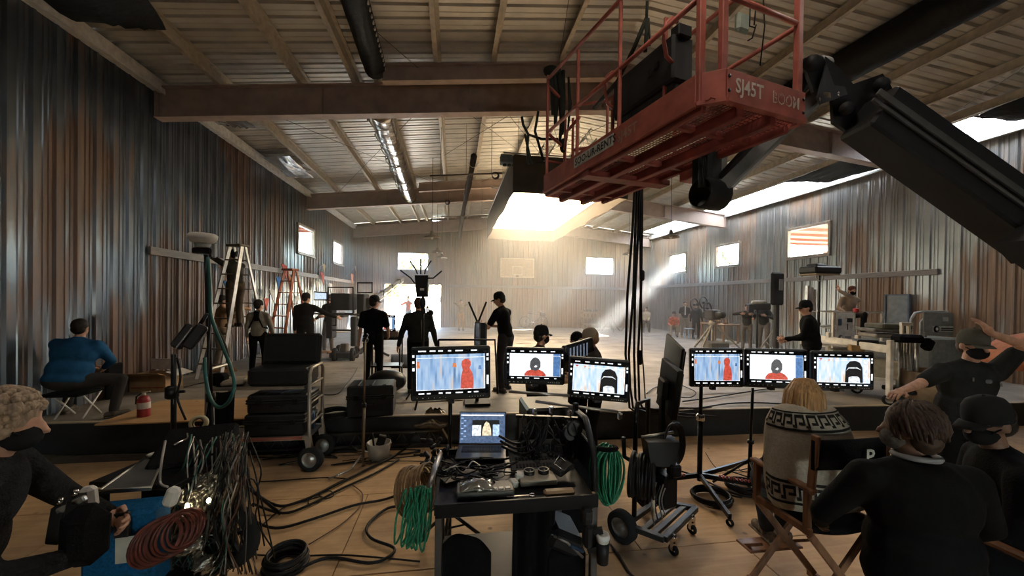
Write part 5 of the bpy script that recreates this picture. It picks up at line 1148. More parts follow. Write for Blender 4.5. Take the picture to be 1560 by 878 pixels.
# loose things on the tray
def tray(name, label, cat, mb, m_, loc): return solo(name, label, cat, mb, m_, loc)
a = MB(); a.box((.20, 2.31, CT+.025), (.34, .13, .045), (0, 0, -.03), .006); T = thing('remote_box', 'slim grey switch box lying on the front of cart tray', 'device', (.20, 2.31, CT)); part(T, 'case', a, mat('device_grey', (.13, .12, .105), .5))
for k in range(3): b = MB(); b.box((.25+.04*k, 2.262, CT+.052), (.03, .025, .01), None, .002); part(T, 'button', b, WHITEP)
GLB = glassy('clear_bag', (.80, .80, .76), .25)
a = MB()
def bag(u, v): x = .05+.20*u; y = 2.24+.13*v; return (x, y, CT+.055+.035*math.sin(PI*u)*math.sin(PI*v)+.018*mnoise.noise(V((u*5, v*5, 2))))
a.grid(bag, 12, 8, thick=.002); solo('plastic_bag', 'clear plastic bag of small parts on the cart tray', 'bag', a, mat('bag_film', (.16, .155, .13), .2, 0, .4, 20, coat=.6, spec=.7), (.15, 2.3, CT+.05))
for i, (x, y, z, rz, lab) in enumerate(((.38, 2.36, CT+.03, .2, 'left white power adapter on the cart tray'), (.43, 2.43, CT+.04, -.2, 'right white power adapter behind another on the cart tray'))): a = MB(); a.box((x, y, z), (.055, .055, .045), (0, .15, rz), .008); solo('power_adapter', lab, 'adapter', a, WHITEP, (x, y, z))
T = thing('wrench', 'open ended wrench lying at the front edge of cart tray', 'tool', (.42, 2.24, CT)); a = MB(); a.bar((.32, 2.235, CT+.012), (.46, 2.235, CT+.012), .014, .006, b=.002); part(T, 'shaft', a, STEEL)
a = MB(); a.torus((.475, 2.235, CT+.012), .016, .006, (0, 0, 1), 14, 6, .6, 5.6); part(T, 'jaw', a, CHROM)
a = MB(); a.box((.64, 2.235, CT+.02), (.19, .055, .035), None, .012); solo('wooden_block', 'tan strip of wood at right front edge of cart tray', 'wood', a, mat('tan_wood', (.30, .19, .10), .5), (.64, 2.235, CT))
T = thing('phone_cradle', 'chrome edged phone cradle lying on the right end of cart', 'device', (.73, 2.50, CT)); a = MB(); a.box((.73, 2.50, CT+.05), (.15, .11, .035), (.2, -.2, .6), .012); part(T, 'body', a, BLK); b = MB(); b.tube([(.67, 2.48, CT+.085), (.73, 2.56, CT+.10), (.79, 2.51, CT+.06), (.73, 2.43, CT+.055)], .005, 6, True); part(T, 'rim', b, CHROM)
a = MB(); a.box((.0, 2.52, CT+.012), (.13, .10, .004), (0, 0, .5)); solo('paper_note', 'scrap of white paper under cables at left of tray', 'paper', a, mat('paper', (.55, .48, .38), .8), (.0, 2.52, CT)); a = MB(); a.box((.17, 2.60, CT+.012), (.22, .05, .004), (0, 0, -.05)); solo('paper_note', 'strip of white paper in front of the laptop', 'paper', a, mat('paper', (.55, .48, .38), .8), (.17, 2.60, CT))
T = thing('cable_tangle', 'tangle of black leads heaped on the left of cart tray', 'cable', (.1, 2.5, CT))
for k in range(34):
    c = V((rr.uniform(-.06, .36), rr.uniform(2.40, 2.68), CT+.015+.05*rr.random())); b = MB()
    if k % 3 == 0: b.torus(c, rr.uniform(.03, .06), .004, (rr.uniform(-.4, .4), rr.uniform(-.4, .4), 1), 18, 5)
    else: b = cable('', [c, c+V((rr.uniform(-.1, .1), rr.uniform(-.07, .07), .02)), c+V((rr.uniform(-.16, .16), rr.uniform(-.1, .1), 0)), c+V((rr.uniform(-.2, .2), rr.uniform(-.1, .1), -.005))], rr.uniform(.003, .006), ret=True)
    part(T, 'lead', b, CABLE if k % 7 else STEEL)
T = thing('connector_heap', 'heap of black plugs hanging over the left cart handle', 'cable', (-.12, 2.75, 1.0))
for k in range(22): c = V((rr.uniform(-.20, -.03), rr.uniform(2.62, 2.95), rr.uniform(.86, 1.04))); d = V((rr.uniform(-1, 1), rr.uniform(-1, 1), rr.uniform(-1, .3))).normalized(); b = MB(); b.cyl(c, c+d*.05, .014, n=8); b.cyl(c+d*.05, c+d*.10, .007, n=6); part(T, 'plug', b, BLK)
# green cable hanks
GRN = mat('green_cable', (.012, .17, .085), .45, 0, .3, 40)
T = thing('cable_hank', 'green cable hank hung in an oval loop right of cart', 'cable', (1.03, 2.62, .85)); c = atd(925, 722, 2.48)
for k in range(26):
    b = MB(); w_ = .018+.080*((k*7 % 17)/16)+rr.uniform(-.004, .004); off = V((rr.uniform(-.02, .02), (k-12)*.004, rr.uniform(-.012, .012))); n = 22
    b.tube([c+off+V((w_*math.sin(2*PI*i/n)*(1+.15*math.cos(2*PI*i/n)), 0, .175*math.cos(2*PI*i/n)-.02*(w_-.09)*math.cos(2*PI*i/n))) for i in range(n)], .0065, 6, True); part(T, 'strand', b, GRN)
b = MB(); b.torus(c+V((0, 0, .165)), .055, .016, (0, .2, 1), 16, 6); part(T, 'tie', b, BLKC)
T = thing('cable_hank', 'green cable hank draped long over the left end of cart', 'cable', (-.17, 2.35, .8)); c = atd(632, 790, 2.2)
for k in range(16):
    b = MB(); x0 = rr.uniform(-.06, .06); x1 = rr.uniform(-.09, .04); L = rr.uniform(.30, .37)
    t0 = c+V((x0, rr.uniform(-.03, .03), .175)); t1 = c+V((x1+x0*.5, rr.uniform(-.03, .03), .18-L)); t2 = c+V((x0+.03, rr.uniform(-.03, .03), .172)); b = cable('', [t0, t0.lerp(t1, .5)+V((-.02, 0, 0)), t1, t1.lerp(t2, .4)+V((.02, 0, 0)), t2], .0065, ret=True); part(T, 'strand', b, GRN)
TANC = mat('tan_cable', (.26, .16, .075), .5, 0, .3, 30); T = thing('cable_hank', 'tan cable coil hung over the steel handle left of cart', 'cable', (-.2, 2.6, .9)); c = atd(640, 742, 2.42)
for k in range(13): b = MB(); b.torus(c+V((-.012*k+.06, .004*k, -.004*k)), .135+rr.uniform(-.012, .012), .007, (.9, -.35, .25), 26, 6, ); part(T, 'strand', b, TANC)
# bottles on the right end
T = thing('tripod_head', 'black clamp and cup holder arm on right end of cart', 'clamp', (.95, 2.35, .7)); a = MB(); c = atd(905, 815, 2.25); a.box(atd(893, 785, 2.26), (.06, .08, .10), None, .015); a.box(atd(895, 815, 2.24), (.05, .08, .14), None, .015); a.bar(atd(893, 812, 2.26), atd(918, 808, 2.24), .03, .03); a.bar(atd(895, 838, 2.26), atd(918, 834, 2.24), .03, .03); part(T, 'arm', a, BLK)
a = MB(); c = atd(918, 838, 2.24); a.lathe([(0, -.08), (.033, -.075), (.04, .05), (.036, .05), (.030, -.06), (0, -.06)], c, 18); part(T, 'cup_holder', a, BLK)
T = thing('paper_cup', 'white lidded paper cup standing in the black cup holder', 'cup', c); a = MB(); a.lathe([(0, -.055), (.028, -.055), (.038, .075)], c, 20); part(T, 'cup', a, WHITEP); a = MB(); a.lathe([(.041, .072), (.041, .082), (.036, .094), (.030, .096), (.028, .088), (0, .088)], c, 20); part(T, 'lid', a, mat('lid_white', (.70, .68, .62), .45))
# under the tray
T = thing('black_drape', 'black cloth drape hung at centre under the cart tray', 'cloth', (.5, 2.3, .3)); a = MB(); a.grid(lambda u, v: (.37+.27*u, 2.30+.03*math.sin(u*14)+.02*v, .84-.62*v), 16, 8, thick=.004); part(T, 'panel', a, BLKC)
a = MB(); a.grid(lambda u, v: (-.06+.30*u, 2.28+.02*math.sin(u*9), (.62+.10*math.sin(u*3.2)-.06*u)*(1-v)+.265*v), 14, 8, thick=.004); solo('black_bag', 'black cloth bag slumped at left under the cart tray', 'bag', a, BLKC, (.1, 2.3, .4))
T = thing('tool_bag', 'black and blue tool bag with clear window under the cart', 'bag', (.72, 2.42, .27)); a = MB(); a.box((.70, 2.42, .40), (.27, .30, .25), None, .03); part(T, 'body', a, BLKC); a = MB(); a.box((.70, 2.40, .58), (.22, .30, .13), (.0, .45, 0), .03); part(T, 'lid', a, BLK); a = MB(); a.box((.655, 2.38, .625), (.12, .24, .01), (0, .45, 0), .003); part(T, 'window', a, mat('window_film', (.10, .11, .12), .15, coat=.5)); a = MB(); a.box((.76, 2.38, .56), (.10, .28, .02), (0, .5, 0), .004); part(T, 'blue_trim', a, mat('navy_trim', (.015, .04, .09), .6))
a = MB(); a.tube([(.62, 2.26, .64), (.70, 2.25, .60), (.80, 2.25, .50)], .008, 6); part(T, 'zip', a, STEEL)
# ================================================================== RIGHT FOREGROUND: director's chairs and their people
def director_chair(label, x0, x1, y0, y1, letter=None):
    """x0..x1 width, y0 back, y1 front; seat faces +Y"""
    T = thing('director_chair', label, 'chair', ((x0+x1)/2, (y0+y1)/2, 0)); ym = (y0+y1)/2
    for x in (x0, x1):
        a = MB(); a.box((x, ym, .925), (.055, y1-y0+.06, .028), None, .008); part(T, 'armrest', a, WOOD)
        a = MB(); a.box((x, ym, .66), (.03, y1-y0+.02, .045), None, .004); part(T, 'seat_rail', a, WOOD)
        for y in (y0+.02, y1-.02):
            a = MB(); a.bar((x, y, .64), (x, y, .915), .045, .028, (0, 1, 0), .004); part(T, 'arm_post', a, WOOD)
        a = MB(); a.bar((x, y0+.0, .90), (x, y0-.03, 1.27), .028, .045, (0, 1, 0), .004); part(T, 'back_post', a, WOOD)
        a = MB(); a.box((x, ym, .03), (.035, y1-y0+.10, .05), None, .006); part(T, 'foot_rail', a, WOOD)
    for y in (y0+.01, y1-.01):
        a = MB(); a.bar((x0+.01, y, .64), (x1-.01, y, .05), .045, .024, (0, 1, 0), .004); part(T, 'leg', a, WOOD)
        a = MB(); a.bar((x1-.01, y+.03, .64), (x0+.01, y+.03, .05), .045, .024, (0, 1, 0), .004); part(T, 'leg', a, WOOD)
    a = MB(); a.grid(lambda u, v: (x0+(x1-x0)*u, y0+(y1-y0)*v, .665-.035*math.sin(PI*u)), 10, 4, thick=.006); part(T, 'seat', a, BLKC)
    a = MB(); a.grid(lambda u, v: (x0-.02+(x1-x0+.04)*u, y0-.035+.015*math.sin(PI*u)*-1, 1.06+.18*v), 10, 3, thick=.02); part(T, 'backrest', a, BLKC)
    a = MB(); a.box(((x0+x1)/2, y1+.14, .20), (x1-x0-.06, .16, .02), None, .006); part(T, 'footrest', a, WOOD)
    for x in (x0+.06, x1-.06): a = MB(); a.bar((x, y1, .30), (x, y1+.15, .20), .028, .02); part(T, 'footrest_arm', a, WOOD)
    if letter: a = MB(); text_mb(a, letter, (x0+.295, y0-.078, 1.105), (1, 0, 0), (0, 0, 1), .125, .003, True); part(T, 'lettering', a, mat('letter_white', (.60, .57, .50), .7))
    return T
director_chair("tall wooden director's chair with black canvas back under the blond person", 2.19, 2.70, 2.06, 2.50, 'P')
director_chair("dark director's chair at right edge beside the big person in black", 2.60, 3.12, 1.30, 1.72)
WB = (2.40, 2.30, 0)
t_, H_, R_, J_ = person('blond person wrapped in a cream blanket with black Greek key bands', WB, -.12, 1.70, .011, pel=(0, -.02, .82), neck=(0, .02, 1.325), feet=((.02, .40, .30), (.16, .42, .30)), knees=((.0, 1, .5), (.1, 1, .5)), hands=((-.10, .34, .84), (.14, .34, .84)), hcurl=(.9, .9), shirt=DGREY, pants=JEAN, hair=BLOND, hairstyle='bob', hdir=(.12, 0), shoe=mat('checked_shoe', (.20, .16, .12), .8, 0, .7, 30), skin=SKIN)
# the blanket: a hanging shawl with woven bands
BLK_Z = [1.435, 1.40, 1.355, 1.275, 1.16, 1.02, .86, .72]; BLK_R = [.075, .145, .215, .262, .285, .30, .31, .30]
def blanket_pt(t, k):   # t angle round the back, k along the fall (0..1)
    f = k*(len(BLK_Z)-1); i = min(int(f), len(BLK_Z)-2); w = f-i; w = w*w*(3-2*w)*.4+w*.6; z = BLK_Z[i]+(BLK_Z[i+1]-BLK_Z[i])*w; r = BLK_R[i]+(BLK_R[i+1]-BLK_R[i])*w
    r *= 1+.06*math.sin(t*6+k*3)*max(0, k-.40)*1.6+.03*math.sin(t*2+1)*k+.02*mnoise.noise(V((t*2.5, k*4, 1)))
    return V((WB[0]-.01+.08*max(0, k-.3)+(1.04 if t < 0 else 1.04+.22*max(0, k-.25))*r*math.sin(t), WB[1]+.02-(.42+.22*min(1, k*2.2))*r*math.cos(t)-.02*k, z-.05*abs(math.sin(t))*max(0, 1-k*4)))
def bmat():
    m = mat('blanket_cream', (.46, .41, .33), .95, 0, .12, 60, bump=.4, bscale=220); return m
a = MB(); a.grid(lambda u, v: blanket_pt(-1.9+3.8*u, v), 64, 36, thick=-.012)
B_ = thing('blanket', 'cream wool blanket with black Greek key bands round blond person', 'blanket', (WB[0], WB[1]-.1, 1.0)); part(B_, 'cloth', a, bmat())
BB = mat('blanket_black', (.022, .021, .021), .95, bump=.4, bscale=220)
def band(k0, k1, key, t0=-1.75, t1=1.75):
    K = lambda u, v, d=.004: (lambda p, q: p+q*d)(blanket_pt(u, v), (blanket_pt(u+.02, v)-blanket_pt(u, v)).cross(blanket_pt(u, v+.01)-blanket_pt(u, v)).normalized())
    def strip(mb, u0, u1, v0, v1, d=.004):
        n = max(1, int(abs(u1-u0)/.06))
        for j in range(n): ua, ub = u0+(u1-u0)*j/n, u0+(u1-u0)*(j+1)/n; mb.quad(K(ua, v1, -d), K(ub, v1, -d), K(ub, v0, -d), K(ua, v0, -d))
    h = k1-k0; a = MB(); strip(a, t0, t1, k0, k0+h*.10); strip(a, t0, t1, k1-h*.10, k1); stuff(B_, 'border', a, BB)
    v = lambda f: k0+h*f; n = 11; P = (t1-t0)/n
    for j in range(n):
        u = t0+P*j; a = MB(); W_ = P*.17
        strip(a, u, u+W_, v(.17), v(.83)); strip(a, u+W_, u+P*.84, v(.17), v(.31)); strip(a, u+P*.67, u+P*.84, v(.31), v(.66)); strip(a, u+P*.34, u+P*.67, v(.52), v(.66)); strip(a, u-P*.16, u, v(.69), v(.83))
        stuff(B_, 'key_motif', a, BB)
band(.285, .475, True); band(.80, .95, True)
# big person in black at the right foreground
BM = (2.04, 1.38, 0)
t_, H_, R_, J_ = person('large person in black jacket with brown hair nearest camera at right', BM, -.30, 1.63, .011, neck=(.0, .05, 1.48), feet=((-.15, 0, .08), (.15, .05, .08)), hands=((-.24, .34, 1.0), (.30, .30, .98)), elbows=((-.9, -.4, -.3), (.9, -.4, -.3)), bulk=1.45, shirt=mat('black_jacket', (.0065, .0065, .007), .85, bump=.25, bscale=30), shirt_name='jacket', pants=BLKC, hair=HRED, hairstyle='wavy', hdir=(.75, -.12), mask=mat('mask_grey', (.10, .09, .08), .9, 0, .4, 60), hem=.08, skin=SKIND)
a = MB(); a.torus(J_['neck']+J_['up']*.022, .074, .013, J_['up'], 22, 6); part(t_, 'collar', a, mat('collar_grey', (.30, .30, .31), .8), 'pale shirt collar', w=False)
# masked person in olive cap
oq = atd(1468, 525, 3.5); OL = (oq.x, oq.y, 0); oz = PI-.25; o1 = tol(OL, oz, atd(1352, 606, 3.25), 1.86/1.75); o0 = tol(OL, oz, atd(1510, 508, 3.3), 1.86/1.75)
t_, H_, R_, J_ = person('person in an olive cap, black mask and dark tee with raised arm', OL, oz, 1.86, .011, neck=(0, .05, 1.47), feet=((-.14, 0, .08), (.14, 0, .08)), hands=(o0, o1), elbows=((-1, .3, .25), (.6, -.2, -.9)), hd=((.5, -.2, .8), None), palm=((.5, -.5, 0), (0, 0, -1)), hcurl=(.3, .45), sleeve='short', shirt=mat('tee_dark', (.020, .021, .0215), .9, bump=.15), pants=BLKC, cap=CAPO, mask=MASKB, hair=HRED, bulk=1.28, eyes=True, hdir=(-.05, -.08), skin=SKIN)
a = MB(); a.box(J_['ch']+V((.10, .155, .06)), (.012, .01, .035), None, .003); a.box(J_['ch']+V((-.12, .15, .02)), (.012, .01, .035), (0, .3, 0), .003); parts(t_, 'lapel_clip', a, STEEL, w=False)
a = MB(); a.box(J_['ch']+V((.0, .175, .05)), (.05, .02, .035), None, .01); part(t_, 'chest_light', a, mat('lens_glint', (.35, .38, .42), .15, .6), w=False)
person('person in dark cap and jacket half hidden at right foreground edge', (3.0, 1.58, 0), .9, 1.80, .012, pel=(0, 0, .76), neck=(0, .12, 1.26), feet=((-.14, .42, .28), (.14, .42, .28)), hands=((-.16, .38, .92), (.18, .38, .92)), cap=CAPB, hair=HAIRD, shirt=BLKC, pants=BLKC, bulk=1.25, skin=SKIND, hdir=(.5, -.2), mask=MASKB)
ORC = mat('orange_cloth', (.42, .15, .07), .7); a = MB(); c_ = atd(1592, 552, 5.0)
a.lathe([(0, .02), (.25, 0), (.48, -.09), (.62, -.24), (.61, -.24), (.47, -.11), (.24, -.02), (0, 0)], c_+V((0, 0, .33)), 28, (-.35, 0, 1)); T = thing('umbrella', 'open orange umbrella leaning at right edge behind the olive cap', 'umbrella', c_); part(T, 'canopy', a, ORC); a = MB(); a.cyl(c_+V((-.10, 0, .34)), c_+V((.25, .0, -.9)), .012); part(T, 'shaft', a, BLKM)
# ================================================================== LEFT FOREGROUND
GR = (-1.93, 1.80, 0)
person('grey haired masked person in a dark fleece leaning in at left edge', GR, -1.15, 1.78, .012, pel=(-.02, -.06, .92), neck=(.02, .10, 1.385), feet=((-.14, .1, .08), (.14, 0, .08)), hands=((-.15, .40, 1.00), (.10, .36, .96)), elbows=((-1, -.2, -.6), (1, -.2, -.6)), hcurl=(.9, .9), shirt=mat('fleece_dark', (.016, .016, .0165), .95, 0, .4, 30, bump=.5, bscale=90), shirt_name='fleece', pants=BLKC, hair=GHAIR, hairstyle='curly', mask=MASKB, bulk=1.25, hdir=(.1, -.25))
# cart of radio gear on big spoked wheels
CTL = thing('sound_cart', 'left foreground cart heaped with wires on large black wheels', 'cart', (-1.6, 2.5, 0))
for c_, R in ((atd(348, 815, 2.36), .20), (atd(230, 905, 2.3), .20)):
    w_, h_ = wheel_mb(c_, R, .055, (.25, 1, 0)); part(CTL, 'wheel', w_, RUBB)
    a = MB()
    for k in range(5): an = k*2*PI/5+.3; a.bar(c_, c_+V((math.cos(an)*R*.68, -.25*math.cos(an)*R*.68, math.sin(an)*R*.68)), .03, .02)
    a.cyl(c_-V((.01, .04, 0)), c_+V((.01, .04, 0)), .035, n=12); part(CTL, 'spoke', a, BLKM)
a = MB(); a.box((-1.66, 2.62, .42), (.60, .40, .03), (0, 0, -.2), .004); part(CTL, 'lower_shelf', a, BLKM)
a = MB(); a.box((-1.70, 2.60, 1.02), (.50, .42, .03), (0, 0, -.2), .004); part(CTL, 'tray', a, BLKM)
for dx, dy in ((-.30, -.12), (-.26, .25), (.12, .22)): a = MB(); a.bar((-1.6+dx, 2.55+dy, .22), (-1.6+dx, 2.55+dy, 1.0), .035, .035, b=.004); part(CTL, 'post', a, BLKM)
for q0, q1, D0, D1, r in (((252, 712), (356, 648), 2.35, 2.75, .010), ((265, 679), (318, 652), 2.4, 2.7, .009), ((244, 728), (352, 664), 2.3, 2.7, .006)): a = MB(); a.cyl(atd(*q0, D0), atd(*q1, D1), r, n=8); part(CTL, 'chrome_rod', a, CHROM, 'bright chrome rod')
a = MB(); c_ = atd(300, 690, 2.5); a.box(c_, (.40, .40, .16), (.3, 0, .3), .02); part(CTL, 'bag', a, BLKC)
a = MB(); c_ = atd(262, 735, 2.35); a.box(c_, (.18, .3, .22), (0, 0, .2), .02); part(CTL, 'bag', a, BLKC)
rr = random.Random(4); MIX = [CABLE, CABLE, CABLE, mat('cable_grey', (.16, .15, .135), .4), mat('cable_olive', (.05, .055, .04), .4), mat('cable_tealgreen', (.015, .10, .075), .45), mat('cable_brown', (.09, .045, .025), .5), STEEL]
W_ = thing('wire_bundle', 'thick tangle of thin wires spilling down the right of cart', 'cable', atd(320, 780, 2.3))
for k in range(150):
    x0, y0 = (rr.uniform(280, 372), rr.uniform(660, 740)) if k % 2 else (rr.uniform(335, 380), rr.uniform(655, 700)); x1 = x0+rr.uniform(-45, 15); x2 = x1+rr.uniform(-40, 30); D = 2.22+rr.random()*.28
    b = cable('', [atd(x0, y0, D+.1), atd((x0+x1)/2+rr.uniform(-14, 14), y0+50+rr.uniform(-15, 20), D-.05), atd(x1, y0+95+rr.uniform(-20, 30), D), atd(x2, min(875, y0+145+rr.uniform(0, 50)), D+.05)], rr.uniform(.0025, .0055), ret=True); part(W_, 'wire', b, MIX[k % 8])
for k in range(14):
    c_ = atd(rr.uniform(275, 330), rr.uniform(790, 850), 2.3); b = MB(); b.torus(c_, rr.uniform(.04, .10), .004, (rr.uniform(-.5, .5), -1, rr.uniform(-.3, .5)), 22, 5); part(W_, 'wire', b, MIX[(k*3) % 8])
F_b = thing('foil_pouch', 'crinkled shiny clear film pouch catching light among wires', 'bag', atd(300, 770, 2.2)); FILM = mat('film_shiny', (.20, .17, .13), .16, .55, .5, 25, coat=.6, bump=.6, bscale=24)
for q, s_, sd in (((296, 770), (.16, .20), 1), ((318, 740), (.12, .14), 2), ((285, 830), (.18, .13), 3), ((310, 860), (.12, .12), 4)):
    c_ = atd(*q, 2.22); a = MB(); a.grid(lambda u, v: c_+RT*((u-.5)*s_[0])+V((0, 0, 1))*((v-.5)*s_[1])+FW*(.05*mnoise.noise(V((u*6, v*6, sd)))-.04*math.sin(PI*u)*math.sin(PI*v)), 16, 16, thick=.003); part(F_b, 'film', a, FILM)
for q, lab in (((285, 774), 'small glowing bulb standing for a warm glint deep among wires'), ((318, 763), 'second small glowing glint bulb among wires right of the first')):  # glowing bulbs stand in for warm reflections on the film
    c_ = atd(*q, 2.12); T = thing('glint_bulb', lab, 'lamp', c_); a = MB(); a.cyl(c_-V((0, 0, .05)), c_-V((0, 0, .02)), .014, n=10); part(T, 'glint_base', a, BLK); a = MB(); a.ell(c_, (.011, .011, .028 if q[0] < 300 else .014), 10, 7); part(T, 'bulb', a, emit('warm_glint', (1, .78, .5), 14))
T = thing('tablet_case', 'grey flat tablet in a pale frame tilted on the left cart', 'tablet', atd(205, 722, 2.15)); P4 = [atd(150, 748, 1.95), atd(230, 742, 2.05), atd(248, 700, 2.4), atd(222, 698, 2.4)]
a = MB(); n_ = V((0, 0, -.02)); a.add(P4+[p+n_ for p in P4], [(0, 1, 2, 3), (7, 6, 5, 4), (0, 4, 5, 1), (1, 5, 6, 2), (2, 6, 7, 3), (3, 7, 4, 0)]); part(T, 'panel', a, mat('panel_grey', (.10, .105, .11), .35, .3))
a = MB(); a.tube(P4, .007, 6, True); part(T, 'rim', a, ALU); a = MB(); a.torus(atd(236, 700, 2.38), .05, .014, (.3, -.3, 1), 16, 6, .2, 2.9); part(T, 'handle', a, WHITEP, 'white curved handle')
for q, D, lab in (((136, 758), 1.72, 'white radio charger block held by the grey haired person'), ((262, 757), 1.95, 'white in line adapter hanging from a lead over the left cart')):
    c_ = atd(*q, D); T = thing('adapter_block', lab, 'adapter', c_); a = MB(); a.box(c_, (.06, .05, .10), (0, .35 if q[0] > 200 else -.1, 0), .016); part(T, 'block', a, WHITEP)
    if q[0] > 200: b = cable('', [c_+V((-.02, 0, .05)), atd(244, 735, 1.97), atd(246, 705, 2.0), atd(252, 672, 2.1)], .006, ret=True); part(T, 'lead', b, mat('lead_grey', (.30, .28, .25), .5))
    else: a = MB(); a.box(c_-V((0, 0, .085)), (.045, .04, .06), None, .01); part(T, 'plug', a, WHITEP)
for i, (q, lab) in enumerate((((88, 778), 'gold tipped black radio pack nearest left foreground person'), ((112, 765), 'silver topped black radio pack beside the charger block'))):
    c_ = atd(*q, 1.62); T = thing('radio_pack', lab, 'radio', c_); a = MB(); a.box(c_-V((0, 0, .06)), (.055, .04, .16), (0, .15, 0), .01); part(T, 'body', a, BLK); a = MB(); a.cyl(c_+V((.0, 0, .02)), c_+V((.01, 0, .05)), .010, n=10); part(T, 'connector', a, CHROM); a = MB(); a.box(c_+V((.03, -.01, .01)), (.05, .02, .025), (0, -.4, 0), .005); part(T, 'clip', a, ALU)
a = MB(); c_ = atd(130, 815, 1.62); a.box(c_, (.16, .12, .26), (0, .05, .2), .055); solo('padded_pouch', 'black padded pouch below the radio packs at lower left', 'bag', a, BLKC, c_)
T = thing('blue_case', 'bright blue foam lined case standing at lower left with paper label', 'case', atd(192, 830, 1.9)); BLUE = mat('case_blue', (.008, .085, .20), .8, 0, .3, 80, bump=.3, bscale=200); c_ = atd(195, 832, 1.95); a = MB(); a.box(c_, (.30, .16, .42), (0, 0, .1), .02); part(T, 'shell', a, BLUE)
a = MB(); a.box(atd(186, 800, 1.84), (.06, .02, .12), (0, 0, .1), .004); part(T, 'buckle', a, BLK); a = MB(); a.box(atd(192, 838, 1.84), (.085, .006, .125), (0, 0, .1), .002); part(T, 'label', a, mat('paper_label', (.48, .45, .38), .8), 'blank white paper label'); a = MB(); a.box(atd(180, 838, 1.845), (.02, .006, .12), (0, 0, .1)); part(T, 'tape', a, BLKC)
T = thing('cable_hank', 'dark red cable coil hung between blue case and wires', 'cable', atd(248, 815, 1.95)); c_ = atd(262, 815, 1.98); REDC = mat('cable_red', (.10, .022, .014), .45, 0, .4, 30)
for k in range(15): b = MB(); b.torus(c_+V((-.035+.005*k, .008*k-.06, 0)), .10+rr.uniform(-.012, .010), .0065, (1, -.55, rr.uniform(-.1, .1)), 24, 6); part(T, 'strand', b, REDC)
# ---- tall stands at the left with the white antenna dome and teal hose
q = atd(314, 385, 3.35); ft = V((q.x+.03, q.y, 0)); T = stand('tall black stand carrying a white antenna dome at the left', (q.x+.06, q.y+.05, 0), (q.x, q.y, q.z-.02), spread=.5, leg_z=.6, r=.022)
D_ = thing('antenna_dome', 'white flat antenna dome on top of the tall left stand', 'antenna', q); c_ = atd(309, 364, 3.35); a = MB(); a.lathe([(0, -.04), (.06, -.038), (.085, -.03), (.105, .0), (.108, .03), (.09, .045), (0, .05)], c_, 24); part(D_, 'dome', a, mat('dome_cream', (.50, .47, .40), .5)); a = MB(); a.lathe([(.05, -.075), (.06, -.04), (0, -.04)], c_, 14); a.box(c_+V((.09, 0, -.10)), (.03, .03, .12), None, .006); part(D_, 'neck', a, mat('neck_grey', (.25, .24, .22), .5)); a = MB(); a.box(c_+V((.0, 0, -.105)), (.15, .06, .05), None, .01); part(D_, 'clamp', a, BLK)
HOSE = mat('teal_hose', (.012, .075, .065), .4); cable('dark teal cable looped down the tall left stand', [atd(x, y, D) for x, y, D in ((317, 392, 3.3), (320, 440, 3.28), (322, 482, 3.25), (336, 520, 3.2), (350, 555, 3.15), (357, 585, 3.1), (350, 610, 3.08), (335, 621, 3.08), (322, 610, 3.1), (314, 580, 3.12), (312, 545, 3.14))], .014, HOSE)
for lab, xs, r in (('first black lead running down the tall left stand', ((318, 392, 3.3), (316, 430, 3.3), (321, 470, 3.27), (318, 520, 3.25), (316, 575, 3.2)), .010), ('second black lead bowed from the tall left stand toward cart', ((319, 480, 3.28), (330, 500, 3.25), (344, 530, 3.2), (352, 560, 3.15)), .012)): cable(lab, [atd(*p) for p in xs], r)
T = thing('flash_head', 'black double tube light angled on arm left of tall stand', 'light', atd(290, 512, 3.2)); n0, n1 = atd(276, 530, 3.2), atd(302, 496, 3.25)
for o_ in (-.045, .045): a = MB(); a.bar(n0+RT*o_, n1+RT*o_, .07, .09, b=.015); part(T, 'tube', a, BLK)
a = MB(); a.bar(n0-FW*.05+RT*.0, n1-FW*.05, .012, .01); part(T, 'reflector', a, mat('reflector', (.55, .55, .54), .25, .8)); a = MB(); a.tube([atd(305, 494, 3.28), atd(316, 478, 3.3)], .016, 7); part(T, 'arm', a, BLKM)
q = atd(265, 540, 3.05); T = stand('short black stand left of the tall antenna stand', (q.x, q.y, 0), q, r=.026, spread=.4, leg_z=.4, a0=.9)
a = MB(); c_ = atd(262, 598, 3.03); a.lathe([(.03, -.05), (.045, -.04), (.045, .04), (.03, .05)], c_, 12); a.cyl(c_, c_+V((.10, -.02, .01)), .012, n=7); part(T, 'clamp', a, BLKM); b = cable('', [atd(270, 545, 3.0), atd(275, 575, 3.0), atd(270, 605, 3.0), atd(283, 640, 3.0)], .008, ret=True); part(T, 'lead', b, CABLE)
T = thing('tape_roll', 'roll of cream cloth tape hanging on the left gear pile', 'tape', atd(303, 645, 2.95)); a = MB(); c_ = atd(303, 645, 2.9); a.lathe([(.032, -.022), (.058, -.022), (.058, .022), (.032, .022), (.032, -.022)], c_, 24, (.3, -1, .25)); part(T, 'roll', a, mat('tape_cream', (.48, .40, .24), .7)); a = MB(); a.lathe([(.030, -.023), (.034, -.023), (.034, .023), (.030, .023)], c_, 20, (.3, -1, .25)); part(T, 'core', a, BLK)
a = MB(); a.lathe([(.032, -.02), (.05, -.02), (.05, .02), (.032, .02), (.032, -.02)], atd(298, 660, 2.92), 20, (.5, -1, .5)); solo('tape_roll', 'roll of red tape behind the cream tape roll', 'tape', a, mat('tape_red', (.40, .05, .035), .6), atd(298, 660, 2.92))
